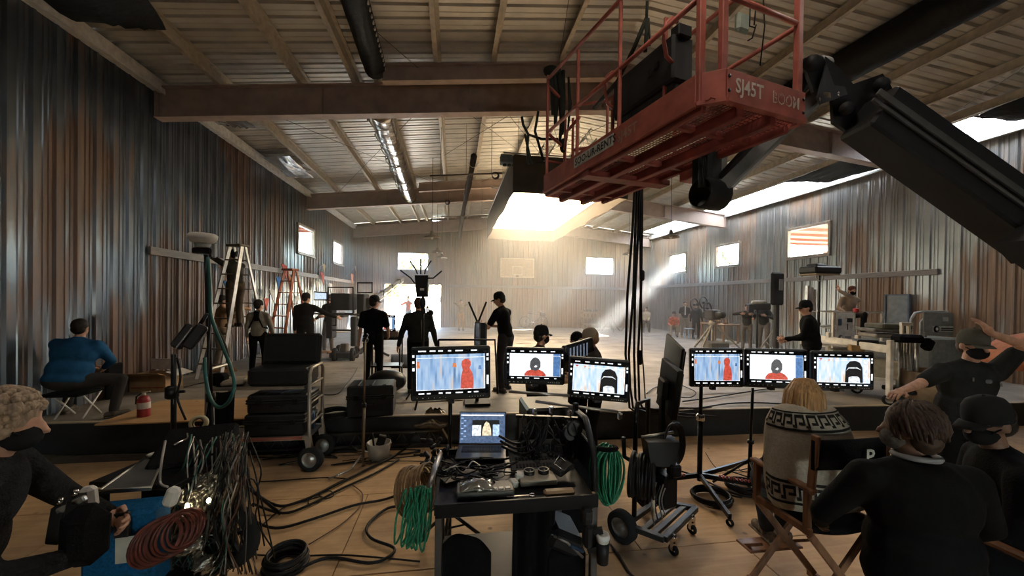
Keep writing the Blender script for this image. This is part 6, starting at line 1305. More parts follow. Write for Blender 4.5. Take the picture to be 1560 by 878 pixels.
# ---- silver cart with cases at centre left
CK = thing('silver_cart', 'tubular silver two shelf cart with black cases at centre left', 'cart', (-2.25, 5.02, 0)); TUB = mat('cart_silver', (.36, .33, .28), .38, .7)
y0, y1, xl, xr = 4.86, 5.32, -2.78, -1.68
for y in (y0, y1):
    a = MB(); a.bar((xl, y, .40), (xr, y, .40), .04, .04); a.bar((xl, y, 1.0), (xr-.06, y, 1.0), .035, .035); parts(CK, 'shelf_rail', a, TUB)
a = MB(); a.box(((xl+xr)/2, (y0+y1)/2, .40), (xr-xl, y1-y0, .02)); part(CK, 'lower_shelf', a, mat('shelf_dark', (.05, .05, .05), .5)); a = MB(); a.box(((xl+xr)/2, (y0+y1)/2, 1.0), (xr-xl-.06, y1-y0, .02)); part(CK, 'upper_shelf', a, mat('shelf_dark', (.05, .05, .05), .5))
for x, sg in ((xr, 1), (xl, -1)):
    a = MB(); a.tube([(x+.04*sg, y0, .22), (x, y0, .45), (x, y0, 1.16), (x, y0+.06, 1.22), (x, y1-.06, 1.22), (x, y1, 1.16), (x, y1, .45), (x+.04*sg, y1, .22)], .022, 8); part(CK, 'end_hoop', a, TUB)
    for z in (.55, .80, 1.02): a = MB(); a.cyl((x, y0, z), (x, y1, z), .014, n=8); part(CK, 'cross_tube', a, TUB)
for y in (y0, y1):
    for x in (xr+.02, xl-.02):
        c_ = V((x, y, .145)); w_, h_ = wheel_mb(c_, .145, .09, (.15, 1, 0)); o = part(CK, 'wheel', w_, RUBB); link('hub', h_.mesh('hub', ALU, base_of(CK)), o); a = MB(); a.bar((x, y, .15), (x-.04*(1 if x > -2 else -1), y, .42), .05, .06); part(CK, 'fork', a, TUB)
a = MB(); a.box((-2.25, y0-.03, .41), (1.0, .012, .035)); part(CK, 'stripe', a, mat('stripe_redwhite', (.30, .10, .07), .6))
case('lower black equipment case on bottom shelf of the silver cart', (-2.07, 5.08, .42), (.66, .42, .26)); case('upper black equipment case stacked on bottom shelf of the silver cart', (-2.04, 5.08, .69), (.66, .42, .22))
T = thing('open_case', 'open black case with lid upright on top of the silver cart', 'case', (-2.02, 5.05, 1.02)); a = MB(); a.box((-2.02, 5.02, 1.13), (.66, .40, .20), None, .03); part(T, 'body', a, BLK); a = MB(); a.box((-2.02, 5.27, 1.40), (.68, .10, .40), (-.22, 0, 0), .03); a.box((-2.02, 5.215, 1.41), (.60, .02, .32), (-.22, 0, 0), .01); part(T, 'lid', a, BLK); a = MB(); a.box((-1.92, 5.19, 1.28), (.10, .012, .02), (-.22, 0, 0)); part(T, 'label', a, ALU)
a = MB(); a.box((-2.58, 5.05, 1.05), (.24, .34, .06), (0, 0, .3), .02); solo('paper_stack', 'cream papers and rags on the left end of silver cart', 'paper', a, mat('rag', (.34, .29, .22), .9), (-2.58, 5.05, 1.02))
a = MB(); a.box((-2.72, 4.98, 1.09), (.16, .16, .14), None, .03); solo('black_pouch', 'black pouch on the far left corner of the silver cart', 'bag', a, BLKC, (-2.72, 4.98, 1.02))
a = MB(); a.grid(lambda u, v: (-2.72+.26*u-.06*(1-u)*v, 4.80+.02*math.sin(u*9+v*2), .98-.52*v), 12, 8, thick=.03); solo('apron', 'black apron hanging from the left of the silver cart', 'cloth', a, BLKC, (-2.6, 4.8, .7))
T = thing('water_bottle', 'blue bottle wedged behind the cases on silver cart', 'bottle', (-1.76, 5.15, .42)); a = MB(); a.lathe([(0, 0), (.045, 0), (.045, .18), (.03, .22), (0, .22)], (-1.76, 5.15, .42), 14); part(T, 'body', a, mat('bottle_blue', (.03, .07, .14), .4)); a = MB(); a.lathe([(.025, .22), (.025, .26), (0, .26)], (-1.76, 5.15, .42), 12); part(T, 'cap', a, BLK)
# ---- things on the stage edge and the ground in front of it
case('square black case standing on the stage edge left of the largest monitor', (-1.16, 5.85, ST+.006), (.62, .46, .44), .06)
q = atz(553, 712, 0); tp = V((q.x+.0, q.y+.05, 1.55)); T = stand('bare steel grip stand with bent legs before the black case', q, tp, r=.017, spread=.01, leg_z=.05, m_=mat('stand_bronze', (.20, .15, .10), .4, .7))
for pts in (((553, 706), (533, 722), (500, 730)), ((553, 702), (575, 697), (597, 694)), ((553, 700), (545, 690), (536, 680))): a = MB(); P = [atz(*p, .02) for p in pts]; P[0].z = .14; P[1].z = .06; a.tube(P, .012, 7); part(T, 'leg', a, STEEL)
a = MB(); c_ = tp; a.lathe([(.035, -.02), (.04, 0), (.035, .02)], c_, 14, (0, 1, 0)); a.bar(c_-V((.02, 0, .02)), c_+V((.03, 0, .07)), .03, .03); part(T, 'grip_head', a, BLKM)
T = thing('bucket', 'pale plastic bucket of tools on the ground below the stage', 'bucket', (-.93, 5.1, 0)); a = MB(); a.lathe([(0, 0), (.12, 0), (.15, .22), (.14, .22), (.112, .012), (0, .012)], (-.93, 5.12, 0), 22); part(T, 'pail', a, mat('pail', (.30, .27, .22), .5)); a = MB(); a.torus((-.93, 5.12, .21), .155, .006, (0, 1, .3), 16, 5, 0, PI); part(T, 'handle', a, STEEL); a = MB(); a.box((-.90, 5.12, .24), (.10, .06, .14), (.1, .3, 0), .01); a.cyl((-.98, 5.1, .1), (-1.0, 5.05, .36), .012); parts(T, 'tool', a, BLK)
for lab, x0, x1, y in (('long steel lattice joist lying along the foot of the stage', -3.6, -.2, 5.52),):
    T = thing('lattice_joist', lab, 'joist', (x0, y, 0)); a = MB(); a.bar((x0, y, .02), (x1, y, .02), .04, .02); part(T, 'chord', a, mat('joist', (.06, .05, .04), .5, .5)); a = MB(); a.bar((x0, y, .20), (x1, y, .20), .04, .02); part(T, 'chord', a, mat('joist', (.06, .05, .04), .5, .5))
    a = MB()
    n = 17
    for k in range(n): xa = x0+(x1-x0)*k/n; xb = x0+(x1-x0)*(k+1)/n; xm = (xa+xb)/2; a.cyl((xa, y, .02), (xm, y, .20), .008, n=5); a.cyl((xm, y, .20), (xb, y, .02), .008, n=5)
    stuff(T, 'web', a, mat('joist', (.06, .05, .04), .5, .5))
FOB = mat('bag_bronze', (.09, .07, .045), .25, .5, .5, 9, bump=.7, bscale=14); T = thing('foil_bag', 'crumpled dark shiny sack beside the stage under largest monitor', 'bag', atd(665, 640, 4.4)); c_ = atz(664, 668, 0); a = MB()
def sk2(u, v): t = 2*PI*u; r = .30*math.sin(PI*min(1, .12+v*.8))*(1+.35*mnoise.noise(V((math.cos(t)*2, math.sin(t)*2, v*4)))); return c_+V((r*1.25*math.cos(t), r*.8*math.sin(t), .01+.42*v+.06*mnoise.noise(V((math.cos(t)*3, v*5, 2)))))
a.grid(sk2, 28, 14); part(T, 'sack', a, FOB)
a = MB(); a.tube([c_+V((-.05, -.2, .34)), c_+V((.1, -.25, .22)), c_+V((.2, -.26, .05))], .014, 6); part(T, 'cord', a, mat('cord_tan', (.36, .28, .16), .6))
T = thing('fire_extinguisher', 'red fire extinguisher with white label standing on stage edge', 'extinguisher', (-4.15, 5.82, ST)); e0 = V((-4.12, 5.86, ST+.02)); a = MB(); a.lathe([(0, 0), (.068, 0), (.07, .01), (.07, .25), (.055, .29), (.025, .31), (0, .31)], e0, 22); part(T, 'cylinder', a, mat('ext_red', (.24, .02, .022), .35)); a = MB(); a.lathe([(.0715, .14), (.0715, .225)], e0, 22); part(T, 'label', a, mat('ext_label', (.5, .45, .38), .6)); a = MB(); a.cyl(e0+V((0, 0, .30)), e0+V((0, 0, .345)), .022, n=10); a.bar(e0+V((-.02, 0, .35)), e0+V((.075, 0, .365)), .02, .012); part(T, 'valve', a, mat('valve_cream', (.42, .38, .30), .4)); a = MB(); a.tube([e0+V((-.02, -.01, .34)), e0+V((-.075, -.02, .30)), e0+V((-.08, -.02, .20))], .010, 6); part(T, 'hose', a, BLK)
T = thing('cardboard_box', 'open brown cardboard box by left wall behind the extinguisher', 'box', (-5.05, 7.6, ST)); KB = mat('cardboard', (.36, .23, .12), .85); bx = V((-5.22, 7.72, ST)); a = MB()
for (dx, dy, w, d) in ((0, -.21, .55, .012), (0, .21, .55, .012), (-.27, 0, .012, .42), (.27, 0, .012, .42)): a.box(bx+V((dx, dy, .15)), (w, d, .30))
a.box(bx+V((0, 0, .006)), (.54, .42, .012)); part(T, 'carton', a, KB)
for (c_, d_, r_) in ((V((0, -.30, .32)), (.55, .20, .008), (-.35, 0, 0)), (V((.36, 0, .31)), (.20, .42, .008), (0, .35, 0)), (V((0, .22, .42)), (.50, .008, .2), (.15, 0, 0))): a = MB(); a.box(bx+c_, d_, r_); part(T, 'flap', a, KB if c_.y <= .1 and c_.x < .1 else mat('flap_white', (.52, .50, .47), .8))
a = MB(); a.box(bx+V((0, -.218, .08)), (.50, .006, .02)); part(T, 'tape', a, mat('tape_red2', (.30, .06, .035), .6))
a = MB(); a.box((-5.46, 7.15, ST+.28), (.06, .3, .56), None, .02); solo('flag_cloth', 'black flag cloth leaning on left wall beside the cardboard box', 'panel', a, BLKC, (-5.35, 7.35, ST))
T = thing('rope_coil', 'red cord coil hanging low by the seated blue jacket person', 'rope', atd(180, 582, 6.4)); a = MB(); c_ = atz(180, 590, ST+.06)
for k in range(5): b = MB(); b.torus(c_+V((.0, 0, .10-.045*k)), .085-.006*k, .012, (rr.uniform(-.5, .2), -.8, .7), 18, 6); part(T, 'turn', b, mat('cord_red', (.45, .05, .04), .6))
T = thing('folding_stool', 'low folding chair with white legs under the blue jacket person', 'chair', BL); a = MB(); a.box(BL+V((.02, .06, .35)), (.44, .42, .04), (0, 0, .05), .01); part(T, 'seat', a, BLKC)
for p_, q_ in (((-.14, -.02, .33), (-.12, .26, .0)), ((-.14, .26, .33), (-.12, -.02, .0)), ((.20, -.02, .33), (.20, .26, .0)), ((.20, .26, .33), (.20, -.02, .0))): a = MB(); a.cyl(BL+V(p_), BL+V(q_)+V((0, 0, .01)), .012, n=8); part(T, 'leg', a, WHITEP)
# ================================================================== CABLE REEL TRUCK right of the cart
RT_ = thing('cable_truck', 'black hand truck of cable coils with wheel right of centre cart', 'cart', (1.7, 3.1, 0)); FR = mat('truck_frame', (.028, .031, .031), .45, .4)
Q = [atz(952, 800, .16), atz(1012, 822, .16), atz(1060, 775, .16), atz(1000, 765, .16)]
for i in range(4): a = MB(); a.bar(Q[i], Q[(i+1) % 4], .05, .045, b=.004); part(RT_, 'deck_rail', a, FR)
for u in (.45, .72): a = MB(); a.bar(Q[0].lerp(Q[1], u) if False else Q[3].lerp(Q[2], u), Q[0].lerp(Q[1], u), .05, .03, b=.004); part(RT_, 'deck_slat', a, FR)
w_, h_ = wheel_mb(atz(948, 802, .135), .135, .09, (.9, .55, 0)); o = part(RT_, 'wheel', w_, RUBB); link('hub', h_.mesh('hub', mat('hub_grey', (.22, .21, .19), .4, .5), base_of(RT_)), o)
w_, h_ = wheel_mb(atz(990, 775, .135)+V((.1, .25, 0)), .135, .09, (.9, .55, 0)); part(RT_, 'wheel', w_, RUBB)
for q in ((1026, 838), (1054, 806)):
    c_ = atz(*q, .045); w_, h_ = wheel_mb(c_, .045, .03, (1, .3, 0)); part(RT_, 'caster', w_, RUBB); a = MB(); a.bar(c_, c_+V((0, 0, .11)), .03, .05); a.cyl(c_+V((0, 0, .06)), c_+V((0, 0, .13)), .022, n=10); part(RT_, 'fork', a, CHROM)
a = MB(); h0, h1 = atz(966, 790, .16), atz(985, 770, .16); a.tube([h0, h0+V((0, 0, .9)), h0+V((.03, .03, 1.0)), h1+V((0, 0, 1.0)), h1+V((0, 0, 0))], .022, 8); a.tube([h0+V((-.02, 0, .5)), h0+V((-.10, 0, .55)), h0+V((-.11, .0, .72))], .02, 8); part(RT_, 'upright', a, BLKM)
c_ = atd(980, 726, 3.10)
for k in range(24): b = MB(); b.torus(c_+V((-.07+.0065*k, .06-.005*k, 0)), .165+rr.uniform(-.03, .01), .011, (.80, -.55, rr.uniform(-.06, .06)), 24, 6); part(RT_, 'cable_turn', b, CABLE)
c_ = atd(998, 680, 3.15); a = MB(); a.prism([(-.12, .09), (.13, .09), (.10, -.10), (-.09, -.10)], c_, RT, V((0, 0, 1)), .16); part(RT_, 'top_box', a, BLK)
a = MB(); a.cyl(c_+V((-.13, -.03, .09)), c_+V((.14, -.03, .12)), .012, n=7); part(RT_, 'handle_bar', a, STEEL)
c_ = atd(1012, 745, 3.05); a = MB(); a.box(c_, (.14, .16, .26), (0, 0, .3), .02); a.box(c_+V((.05, -.05, .17)), (.09, .09, .10), None, .015); part(RT_, 'distro_box', a, BLKM)
for x, y0_, y1_ in ((1000, 735, 800), (1006, 740, 795), (1012, 735, 790), (1016, 738, 785)): b = cable('', [atd(x, y0_, 2.98), atd(x-8, (y0_+y1_)/2, 2.94), atd(x-3, y1_, 3.0)], .006, ret=True); part(RT_, 'lead', b, CABLE if x % 4 else mat('cable_grey', (.16, .15, .135), .4))
a = MB(); a.cyl(atd(995, 745, 2.93), atd(996, 790, 2.96), .013, n=8); part(RT_, 'pale_tube', a, mat('tube_cream', (.42, .36, .27), .5))
c_ = atd(1028, 672, 3.15)
for k in range(5): b = MB(); b.torus(c_+V((.012*k-.02, .01*k, -.01*k)), .13+.01*k, .009, (.5, -.8, .1), 24, 6); part(RT_, 'cable_turn', b, CABLE)
# ================================================================== CABLES ON THE FLOOR
def fc(lab, px, r=.010, z=.012, m_=None): cable(lab, [atz(x, y, z+r) for x, y in px], r, m_, group=None)
fc('thick black cable running from the left edge to the cart', ((378, 715), (384, 745), (420, 770), (455, 765), (500, 745), (560, 715), (600, 695), (632, 672)), .013)
fc('second thick black cable beside the first sweeping to the cart', ((385, 768), (430, 782), (470, 770), (520, 745), (570, 722), (608, 700)), .012)
fc('third black cable crossing the plywood toward the cart', ((380, 790), (420, 805), (480, 790), (540, 770), (590, 760), (640, 740)), .012)
fc('black cable curling under the green hank left of cart', ((622, 770), (590, 775), (560, 800), (565, 820), (600, 835), (590, 850), (560, 858), (500, 850), (450, 870), (430, 876)), .012)
fc('thin dark cable looping twice on the plywood at left', ((400, 800), (430, 775), (460, 765), (490, 757), (485, 765), (470, 768), (475, 758), (500, 748), (508, 755), (495, 760), (487, 752), (510, 738), (532, 728)), .006)
fc('thin dark cable from the grip stand trailing left', ((532, 730), (500, 728), (460, 730), (420, 733), (395, 734)), .007)
fc('thin brown cable arcing right of the grip stand', ((535, 738), (552, 752), (548, 772), (525, 795), (500, 812), (470, 830)), .005, m_=mat('cable_brown', (.09, .045, .025), .5))
fc('straight dark cable across plywood at the bottom left', ((380, 845), (440, 848), (520, 846), (600, 852), (640, 856)), .007)
fc('dark cable running forward right of the cart cup', ((930, 830), (945, 850), (958, 872), (966, 880)), .010)
fc('thin cable snaking from reel truck to the monitor stand', ((1012, 712), (1050, 722), (1090, 740), (1115, 755), (1130, 758)), .010)
fc('thin cable looping on the floor behind the monitor stand', ((1075, 690), (1090, 712), (1110, 718), (1135, 715), (1150, 710), (1140, 704), (1125, 708), (1130, 718), (1160, 722)), .005)
fc('black cable trailing from stand leg to the director chair', ((1095, 745), (1130, 755), (1160, 758), (1190, 758)), .011)
for lab, q, R_, n in (('black cable coil lying on the floor under the monitor stand', (1085, 760), .19, 7), ('flat black cable coil on floor right of monitor stand', (1132, 743), .17, 8), ('big black cable coil on the plywood at bottom left', (436, 862), .14, 12), ('dark cable coil on stage beside the square black case', (510, 632), .20, 8)):
    T = thing('cable_coil', lab, 'cable', atz(*q, .02 if q[0] != 510 else ST+.02)); c_ = V(T.location)
    for k in range(n): b = MB(); b.torus(c_+V((rr.uniform(-.02, .02), rr.uniform(-.02, .02), .014*k*.6)), R_*(1-.12*rr.random()), .011, (rr.uniform(-.06, .06), rr.uniform(-.06, .06), 1), 26, 6); part(T, 'turn', b, CABLE)
for i in range(16):
    x = rr.uniform(380, 660); y = rr.uniform(672, 705); fc('thin black lead %s the foot of the stage' % ['straggling along', 'lying at'][i % 2] if False else 'thin black lead number' if False else ['faint lead below silver cart wheels', 'lead curling toward the pale bucket', 'lead tucked under the lattice joist', 'lead trailing past grip stand foot', 'lead ending beside the foil sack', 'lead crossing in front of joist', 'short lead behind the pale bucket', 'lead left of the grip stand', 'long lead under the square case', 'lead right of the pale bucket', 'lead beside silver cart hoop', 'lead hooked round grip stand leg', 'lead between bucket and sack', 'lead near the rack frame', 'lead touching stage skirt', 'lead looping by the front wheel'][i], ((x, y), (x+rr.uniform(-40, 40), y+rr.uniform(-8, 8)), (x+rr.uniform(-70, 70), y+rr.uniform(-9, 9)), (x+rr.uniform(-100, 100), y+rr.uniform(-8, 10))), rr.uniform(.005, .009))
def sc_(lab, px, r=.010): cable(lab, [atz(x, y, ST+.022+r) for x, y in px], r)
sc_('long black cable lying across stage behind right monitors', ((1040, 612), (1090, 605), (1140, 597), (1185, 590), (1215, 584)), .012)
sc_('black cable along the stage edge below the right monitors', ((1010, 620), (1060, 622), (1110, 615), (1160, 614), (1210, 617)), .012)
sc_('black cable heap end on the stage near the edge on monitor', ((985, 600), (1000, 590), (1030, 585), (1045, 590), (1060, 598), (1050, 606), (1020, 604), (1000, 612)), .010)
sc_('cable running up to the square case on stage', ((440, 600), (470, 598), (500, 602), (520, 596), (540, 570), (545, 560)), .008)
sc_('stray lead along the left of the stage', ((280, 590), (320, 582), (350, 586), (380, 578)), .008)
# ================================================================== LEFT BACKGROUND: ladders, bunting, film camera
def ladder(lab, base, top, w0, w1, d, n, m_, mr, h, rz):
    T = thing('stepladder', lab, 'ladder', base, rz=rz)
    for s in (-1, 1):
        a = MB(); a.bar((s*w0/2, -d/2, 0), (s*w1/2, -.03, h), .03, .07, (0, 1, 0), .004); part(T, 'front_rail', a, m_, w=False)
        a = MB(); a.bar((s*w0/2*.92, d/2, 0), (s*w1/2*.9, .05, h-.02), .028, .045, (0, 1, 0), .004); part(T, 'rear_rail', a, m_, w=False)
    for k in range(1, n):
        u = k/n; w = w0+(w1-w0)*u; y = -d/2+(d/2-.03)*u; a = MB(); a.box((0, y, h*u), (w, .075, .025), None, .004); part(T, 'step', a, mr, w=False)
        a = MB(); y = d/2+(.05-d/2)*u; a.cyl((-w*.46, y, h*u), (w*.46, y, h*u), .010, n=6); part(T, 'rear_bar', a, mr, w=False)
    a = MB(); a.box((0, 0, h), (w1+.06, .22, .05), None, .01); part(T, 'top_cap', a, mr, w=False); return T
ladder('tall silver stepladder by left wall with a person up it', (-4.50, 8.85, ST+.02), None, .66, .34, 1.15, 9, ALU, mat('ladder_step', (.20, .17, .13), .5, .5), 2.72, -.45)
ORG_L = mat('ladder_orange', (.42, .11, .04), .5); ladder('orange stepladder at left wall beyond the silver stepladder', (-4.15, 10.6, ST+.02), None, .60, .32, 1.0, 8, ORG_L, ORG_L, 2.35, -.5)
person('dark clothed person standing up on silver stepladder pinning bunting to wall', (-4.58, 8.95, ST+1.02), .9, 1.70, .022, neck=(0, .12, 1.44), feet=((-.10, 0, .08), (.10, .05, .08)), hands=((-.30, .50, 1.55), (.05, .56, 1.32)), shirt=mat('olive_dark', (.05, .045, .035), .9), pants=mat('trousers_brown', (.10, .075, .05), .9), hair=HAIRD, hdir=(.3, .1))
FL = {'blue': mat('flag_blue', (.02, .14, .42), .8), 'orange': mat('flag_orange', (.55, .20, .06), .8), 'white': mat('flag_white', (.62, .60, .56), .8), 'red': mat('flag_red', (.50, .07, .04), .8), 'tan': mat('flag_tan', (.40, .28, .14), .8)}
for i, (x, y, c_, s_, lab) in enumerate(((351, 409, 'orange', 14, 'orange bunting flag beside the silver stepladder'), (345, 440, 'blue', 16, 'blue bunting flag low behind the silver stepladder'), (424, 431, 'blue', 13, 'blue bunting flag left of orange ladder top'), (432, 413, 'red', 14, 'red bunting flag high above the orange ladder'), (405, 463, 'red', 12, 'red bunting flag right of the grey sweater head'), (413, 450, 'white', 13, 'white bunting flag leaning near the orange ladder'), (452, 459, 'white', 12, 'white bunting flag above the black shorts person'), (470, 450, 'white', 12, 'white bunting flag right of the black shorts head'), (483, 437, 'white', 12, 'white bunting flag below the double flag'), (490, 424, 'red', 13, 'red and white flag pinned on rail at left wall'), (493, 410, 'tan', 11, 'tan flag topmost of the far left bunting'), (503, 440, 'white', 12, 'white flag beside the film camera top'), (536, 425, 'orange', 11, 'orange flag at the far end of left wall'), (541, 412, 'tan', 9, 'tan flag farthest along the left wall'), (444, 430, 'orange', 10, 'orange flag hanging in the orange ladder top'))):
    p = atx(x, y, XL+.14); h_ = s_*.5*p.y/586*2.3; w_ = h_*.55; d = .3 if i % 2 else -.25; a = MB(); a.add([p+V((0, -w_, h_*.6)), p+V((0, w_, h_*.5)), p+V((.03, d*h_, -h_*.7)), p+V((.02, -w_, h_*.6)), p+V((.02, w_, h_*.5)), p+V((.05, d*h_, -h_*.7))], [(0, 1, 2), (5, 4, 3), (0, 3, 4, 1), (1, 4, 5, 2), (2, 5, 3, 0)]); solo('bunting_flag', lab, 'flag', a, FL[c_], p, 'bunting on left wall')
pts = [atx(x, y, XL+.16) for x, y in ((338, 400), (350, 402), (380, 430), (405, 455), (432, 406), (450, 455), (470, 442), (492, 404), (515, 430), (541, 406))]; cable('thin string carrying the bunting flags along left wall', pts, .006, mat('string', (.4, .36, .3), .8), name='bunting_string', cat='string')
cc = V((-2.95, 10.9, ST)); T = thing('film_camera', 'film camera with frame handles on a wheeled dolly at left', 'camera', cc); DK = mat('camera_dark', (.028, .027, .026), .5)
def cb(q, D, sz, m_=DK, nm='body', par=T, b=.02): a = MB(); a.box(atd(*q, D), sz, (0, 0, -.15), b); return part(par, nm, a, m_)
cb((524, 460), 10.6, (.52, .5, .46)); cb((553, 465), 10.7, (.20, .4, .62), DK, 'battery_plate'); cb((505, 490), 10.5, (.16, .3, .9), DK, 'pedestal'); cb((540, 505), 10.4, (.14, .2, .8), DK, 'pedestal'); cb((522, 480), 10.5, (.22, .3, .12), mat('camera_grey', (.16, .15, .14), .5), 'plate')
for (x0, y0_, x1, y1_) in ((500, 438, 538, 478), (498, 484, 512, 496), (535, 486, 546, 496), (545, 431, 567, 446)): a = MB(); a.tube([atd(x0, y0_, 10.4), atd(x1, y0_, 10.4), atd(x1, y1_, 10.4), atd(x0, y1_, 10.4)], .025, 7, True); part(T, 'handle_frame', a, DK)
a = MB(); a.cyl(atd(470, 478, 10.2), atd(558, 480, 10.4), .02, n=8); part(T, 'steering_bar', a, DK); a = MB(); a.cyl(atd(505, 503, 10.4), atd(545, 504, 10.4), .025, n=8); part(T, 'push_bar', a, DK)
a = MB(); a.tube([atd(479, 445, 10.3), atd(498, 446, 10.3), atd(498, 457, 10.3), atd(479, 457, 10.3)], .022, 6, True); part(T, 'viewfinder_frame', a, DK); a = MB(); a.box(atd(488.5, 451, 10.32), (.30, .03, .18)); part(T, 'viewfinder', a, emit('finder', (.6, .72, .9), .8)); a = MB(); a.cyl(atd(492, 457, 10.3), atd(512, 458, 10.5), .02, n=6); part(T, 'arm', a, DK)
for q in ((510, 541), (537, 541), (516, 536), (543, 538)):
    w_, h_ = wheel_mb(atd(*q, 10.2 if q[1] > 540 else 10.7), .19, .10, (1, .1, 0)); part(T, 'wheel', w_, RUBB)
cb((523, 540), 10.4, (.55, .5, .14), DK, 'dolly_base'); cb((525, 530), 10.5, (.16, .2, .25), mat('camera_tan', (.16, .12, .08), .6), 'column')
JT = mat('jib_silver', (.42, .43, .44), .3, .8); T = thing('jib_arm', 'long silver camera jib arm rising right from the film camera', 'crane', atd(570, 455, 10.9)); p0, p1 = atd(560, 462, 10.8), atd(614, 424, 14.2)
a = MB(); a.bar(p0, p1, .10, .10, b=.01); part(T, 'arm', a, JT); a = MB(); a.cyl(p0-V((0, 0, .22)), p1-V((0, 0, .12)), .02, n=7); part(T, 'tension_rod', a, JT); a = MB(); a.box(p0, (.3, .3, .3), None, .04); a.bar(p0, V((p0.x, p0.y, ST+.3)), .16, .16); part(T, 'post', a, DK)
for an in (0, 2.1, 4.2): a = MB(); a.bar(V((p0.x, p0.y, ST+.35)), V((p0.x+.6*math.cos(an), p0.y+.6*math.sin(an), ST+.04)), .06, .06); part(T, 'leg', a, DK)
for u in (.35, .6, .85): a = MB(); a.box(p0.lerp(p1, u), (.13, .10, .14), None, .01); part(T, 'clamp', a, DK)
# wireless antenna box on its stand
q = atd(642, 436, 6.0); T = stand('black stand carrying the five antenna box left of centre', (q.x+.04, q.y+.1, ST+.01), (q.x+.02, q.y+.06, q.z-.1), r=.022, spread=.4); T = thing('antenna_box', 'black receiver box with five bent antennas left of the centre', 'antenna', q); a = MB(); c_ = q; a.prism([(-.105, .17), (.105, .17), (.09, -.17), (-.08, -.17)], c_, RT, UP, -.10); part(T, 'housing', a, BLK); a = MB(); a.box(atd(643, 441, 5.96), (.06, .012, .035), (0, 0, -.15)); part(T, 'label', a, WHITEP)
for pts in (((632, 432), (626, 424), (610, 412)), ((636, 418), (634, 412), (625, 398)), ((641, 418), (641, 395)), ((647, 418), (648, 411), (657, 397)), ((652, 424), (660, 424), (673, 413))): a = MB(); a.tube([atd(x, y, 5.95) for x, y in pts], .012, 6); part(T, 'antenna', a, BLK)
a = MB(); a.ell(atd(644, 462, 6.0), (.05, .05, .10), 10, 8); a.box(atd(645, 474, 6.0), (.07, .06, .10), None, .02); part(T, 'mount', a, BLKM); a = MB(); a.torus(atd(652, 474, 5.98), .07, .012, (1, .3, .1), 16, 5); a.ell(atd(656, 477, 5.98), .05, 8, 6); part(T, 'clamp', a, BLKM); b = cable('', [atd(654, 447, 5.98), atd(668, 450, 5.98), atd(671, 460, 5.98), atd(660, 474, 5.98)], .008, ret=True); part(T, 'lead', b, CABLE)
# operator monitor cart
q = atd(590, 492, 7.9); m = monitor('operator monitor on a small cart right of the black cap', (575, 480), (603, 480), (575, 506), 7.6, 7.7, 'hood', bez=(.03, .05, .05), mount=False)
T = thing('monitor_cart', 'small black wheeled cart carrying the operator monitor and batteries', 'cart', (q.x, q.y, ST)); a = MB(); a.box((q.x, q.y+.05, ST+.86), (.62, .45, .04), None, .01); a.bar((q.x, q.y+.1, ST+.86), (q.x, q.y+.1, ST+1.25), .04, .04); part(T, 'tray', a, BLKM)
for dx in (-.27, .27):
    for dy in (-.15, .2): a = MB(); a.bar((q.x+dx, q.y+.05+dy, ST+.05), (q.x+dx, q.y+.05+dy, ST+.86), .03, .03); part(T, 'leg', a, BLKM)
a = MB(); a.box((q.x+.05, q.y, ST+.95), (.4, .3, .13), None, .02); part(T, 'battery_box', a, mat('box_pale', (.26, .24, .21), .4, .4)); a = MB(); a.box((q.x, q.y+.05, ST+.30), (.6, .42, .03)); part(T, 'shelf', a, BLKM)
a = MB(); a.ell(atz(588, 582, ST+.22)+V((0, .1, -.01)), (.34, .26, .2), 16, 10); solo('duffel_bag', 'black shiny duffel bag on stage behind the black cap person', 'bag', a, mat('bag_black', (.014, .014, .015), .4), atz(588, 582, ST))
a = MB(); a.grid(lambda u, v: atz(596+34*u, 560-20*v, ST+.03)+V((0, 0, .10*math.sin(PI*u)*math.sin(PI*v))), 8, 6, thick=.03); solo('black_flag', 'black cloth flag lying on the stage left of largest monitor', 'cloth', a, BLKC, atz(610, 552, ST))
q = atd(728, 508, 6.2); T = thing('antenna_case', 'silver antenna tube with two black whip aerials at centre', 'antenna', q); a = MB(); a.box(atd(727, 510, 6.2), (.10, .10, .42), None, .02); part(T, 'tube', a, mat('tube_blue', (.20, .23, .28), .25, .8)); a = MB(); a.box(atd(733, 512, 6.4), (.18, .2, .45), None, .03); part(T, 'back', a, BLK)
for pts in (((727, 490), (714, 460)), ((729, 490), (741, 460))): a = MB(); a.bar(atd(*pts[0], 6.2), atd(*pts[1], 6.2), .02, .03); part(T, 'antenna', a, BLK)
a = MB(); a.bar(atd(727, 530, 6.2), V((q.x, q.y, ST+.01)), .05, .05); a.box((q.x, q.y, ST+.03), (.4, .4, .04)); part(T, 'post', a, BLKM)
FRM = thing('wheeled_frame', 'dark tubular frame behind the largest monitor at tall person feet', 'cart', atd(700, 560, 6.0)); a = MB(); P = [atd(x, y, D) for x, y, D in ((668, 518, 6.0), (754, 518, 5.9), (758, 600, 5.8), (757, 522, 5.8))]; a.tube(P[:3], .018, 7); a.tube([atd(668, 518, 6.0), atd(668, 600, 6.0)], .018, 7); part(FRM, 'tube', a, BLKM)
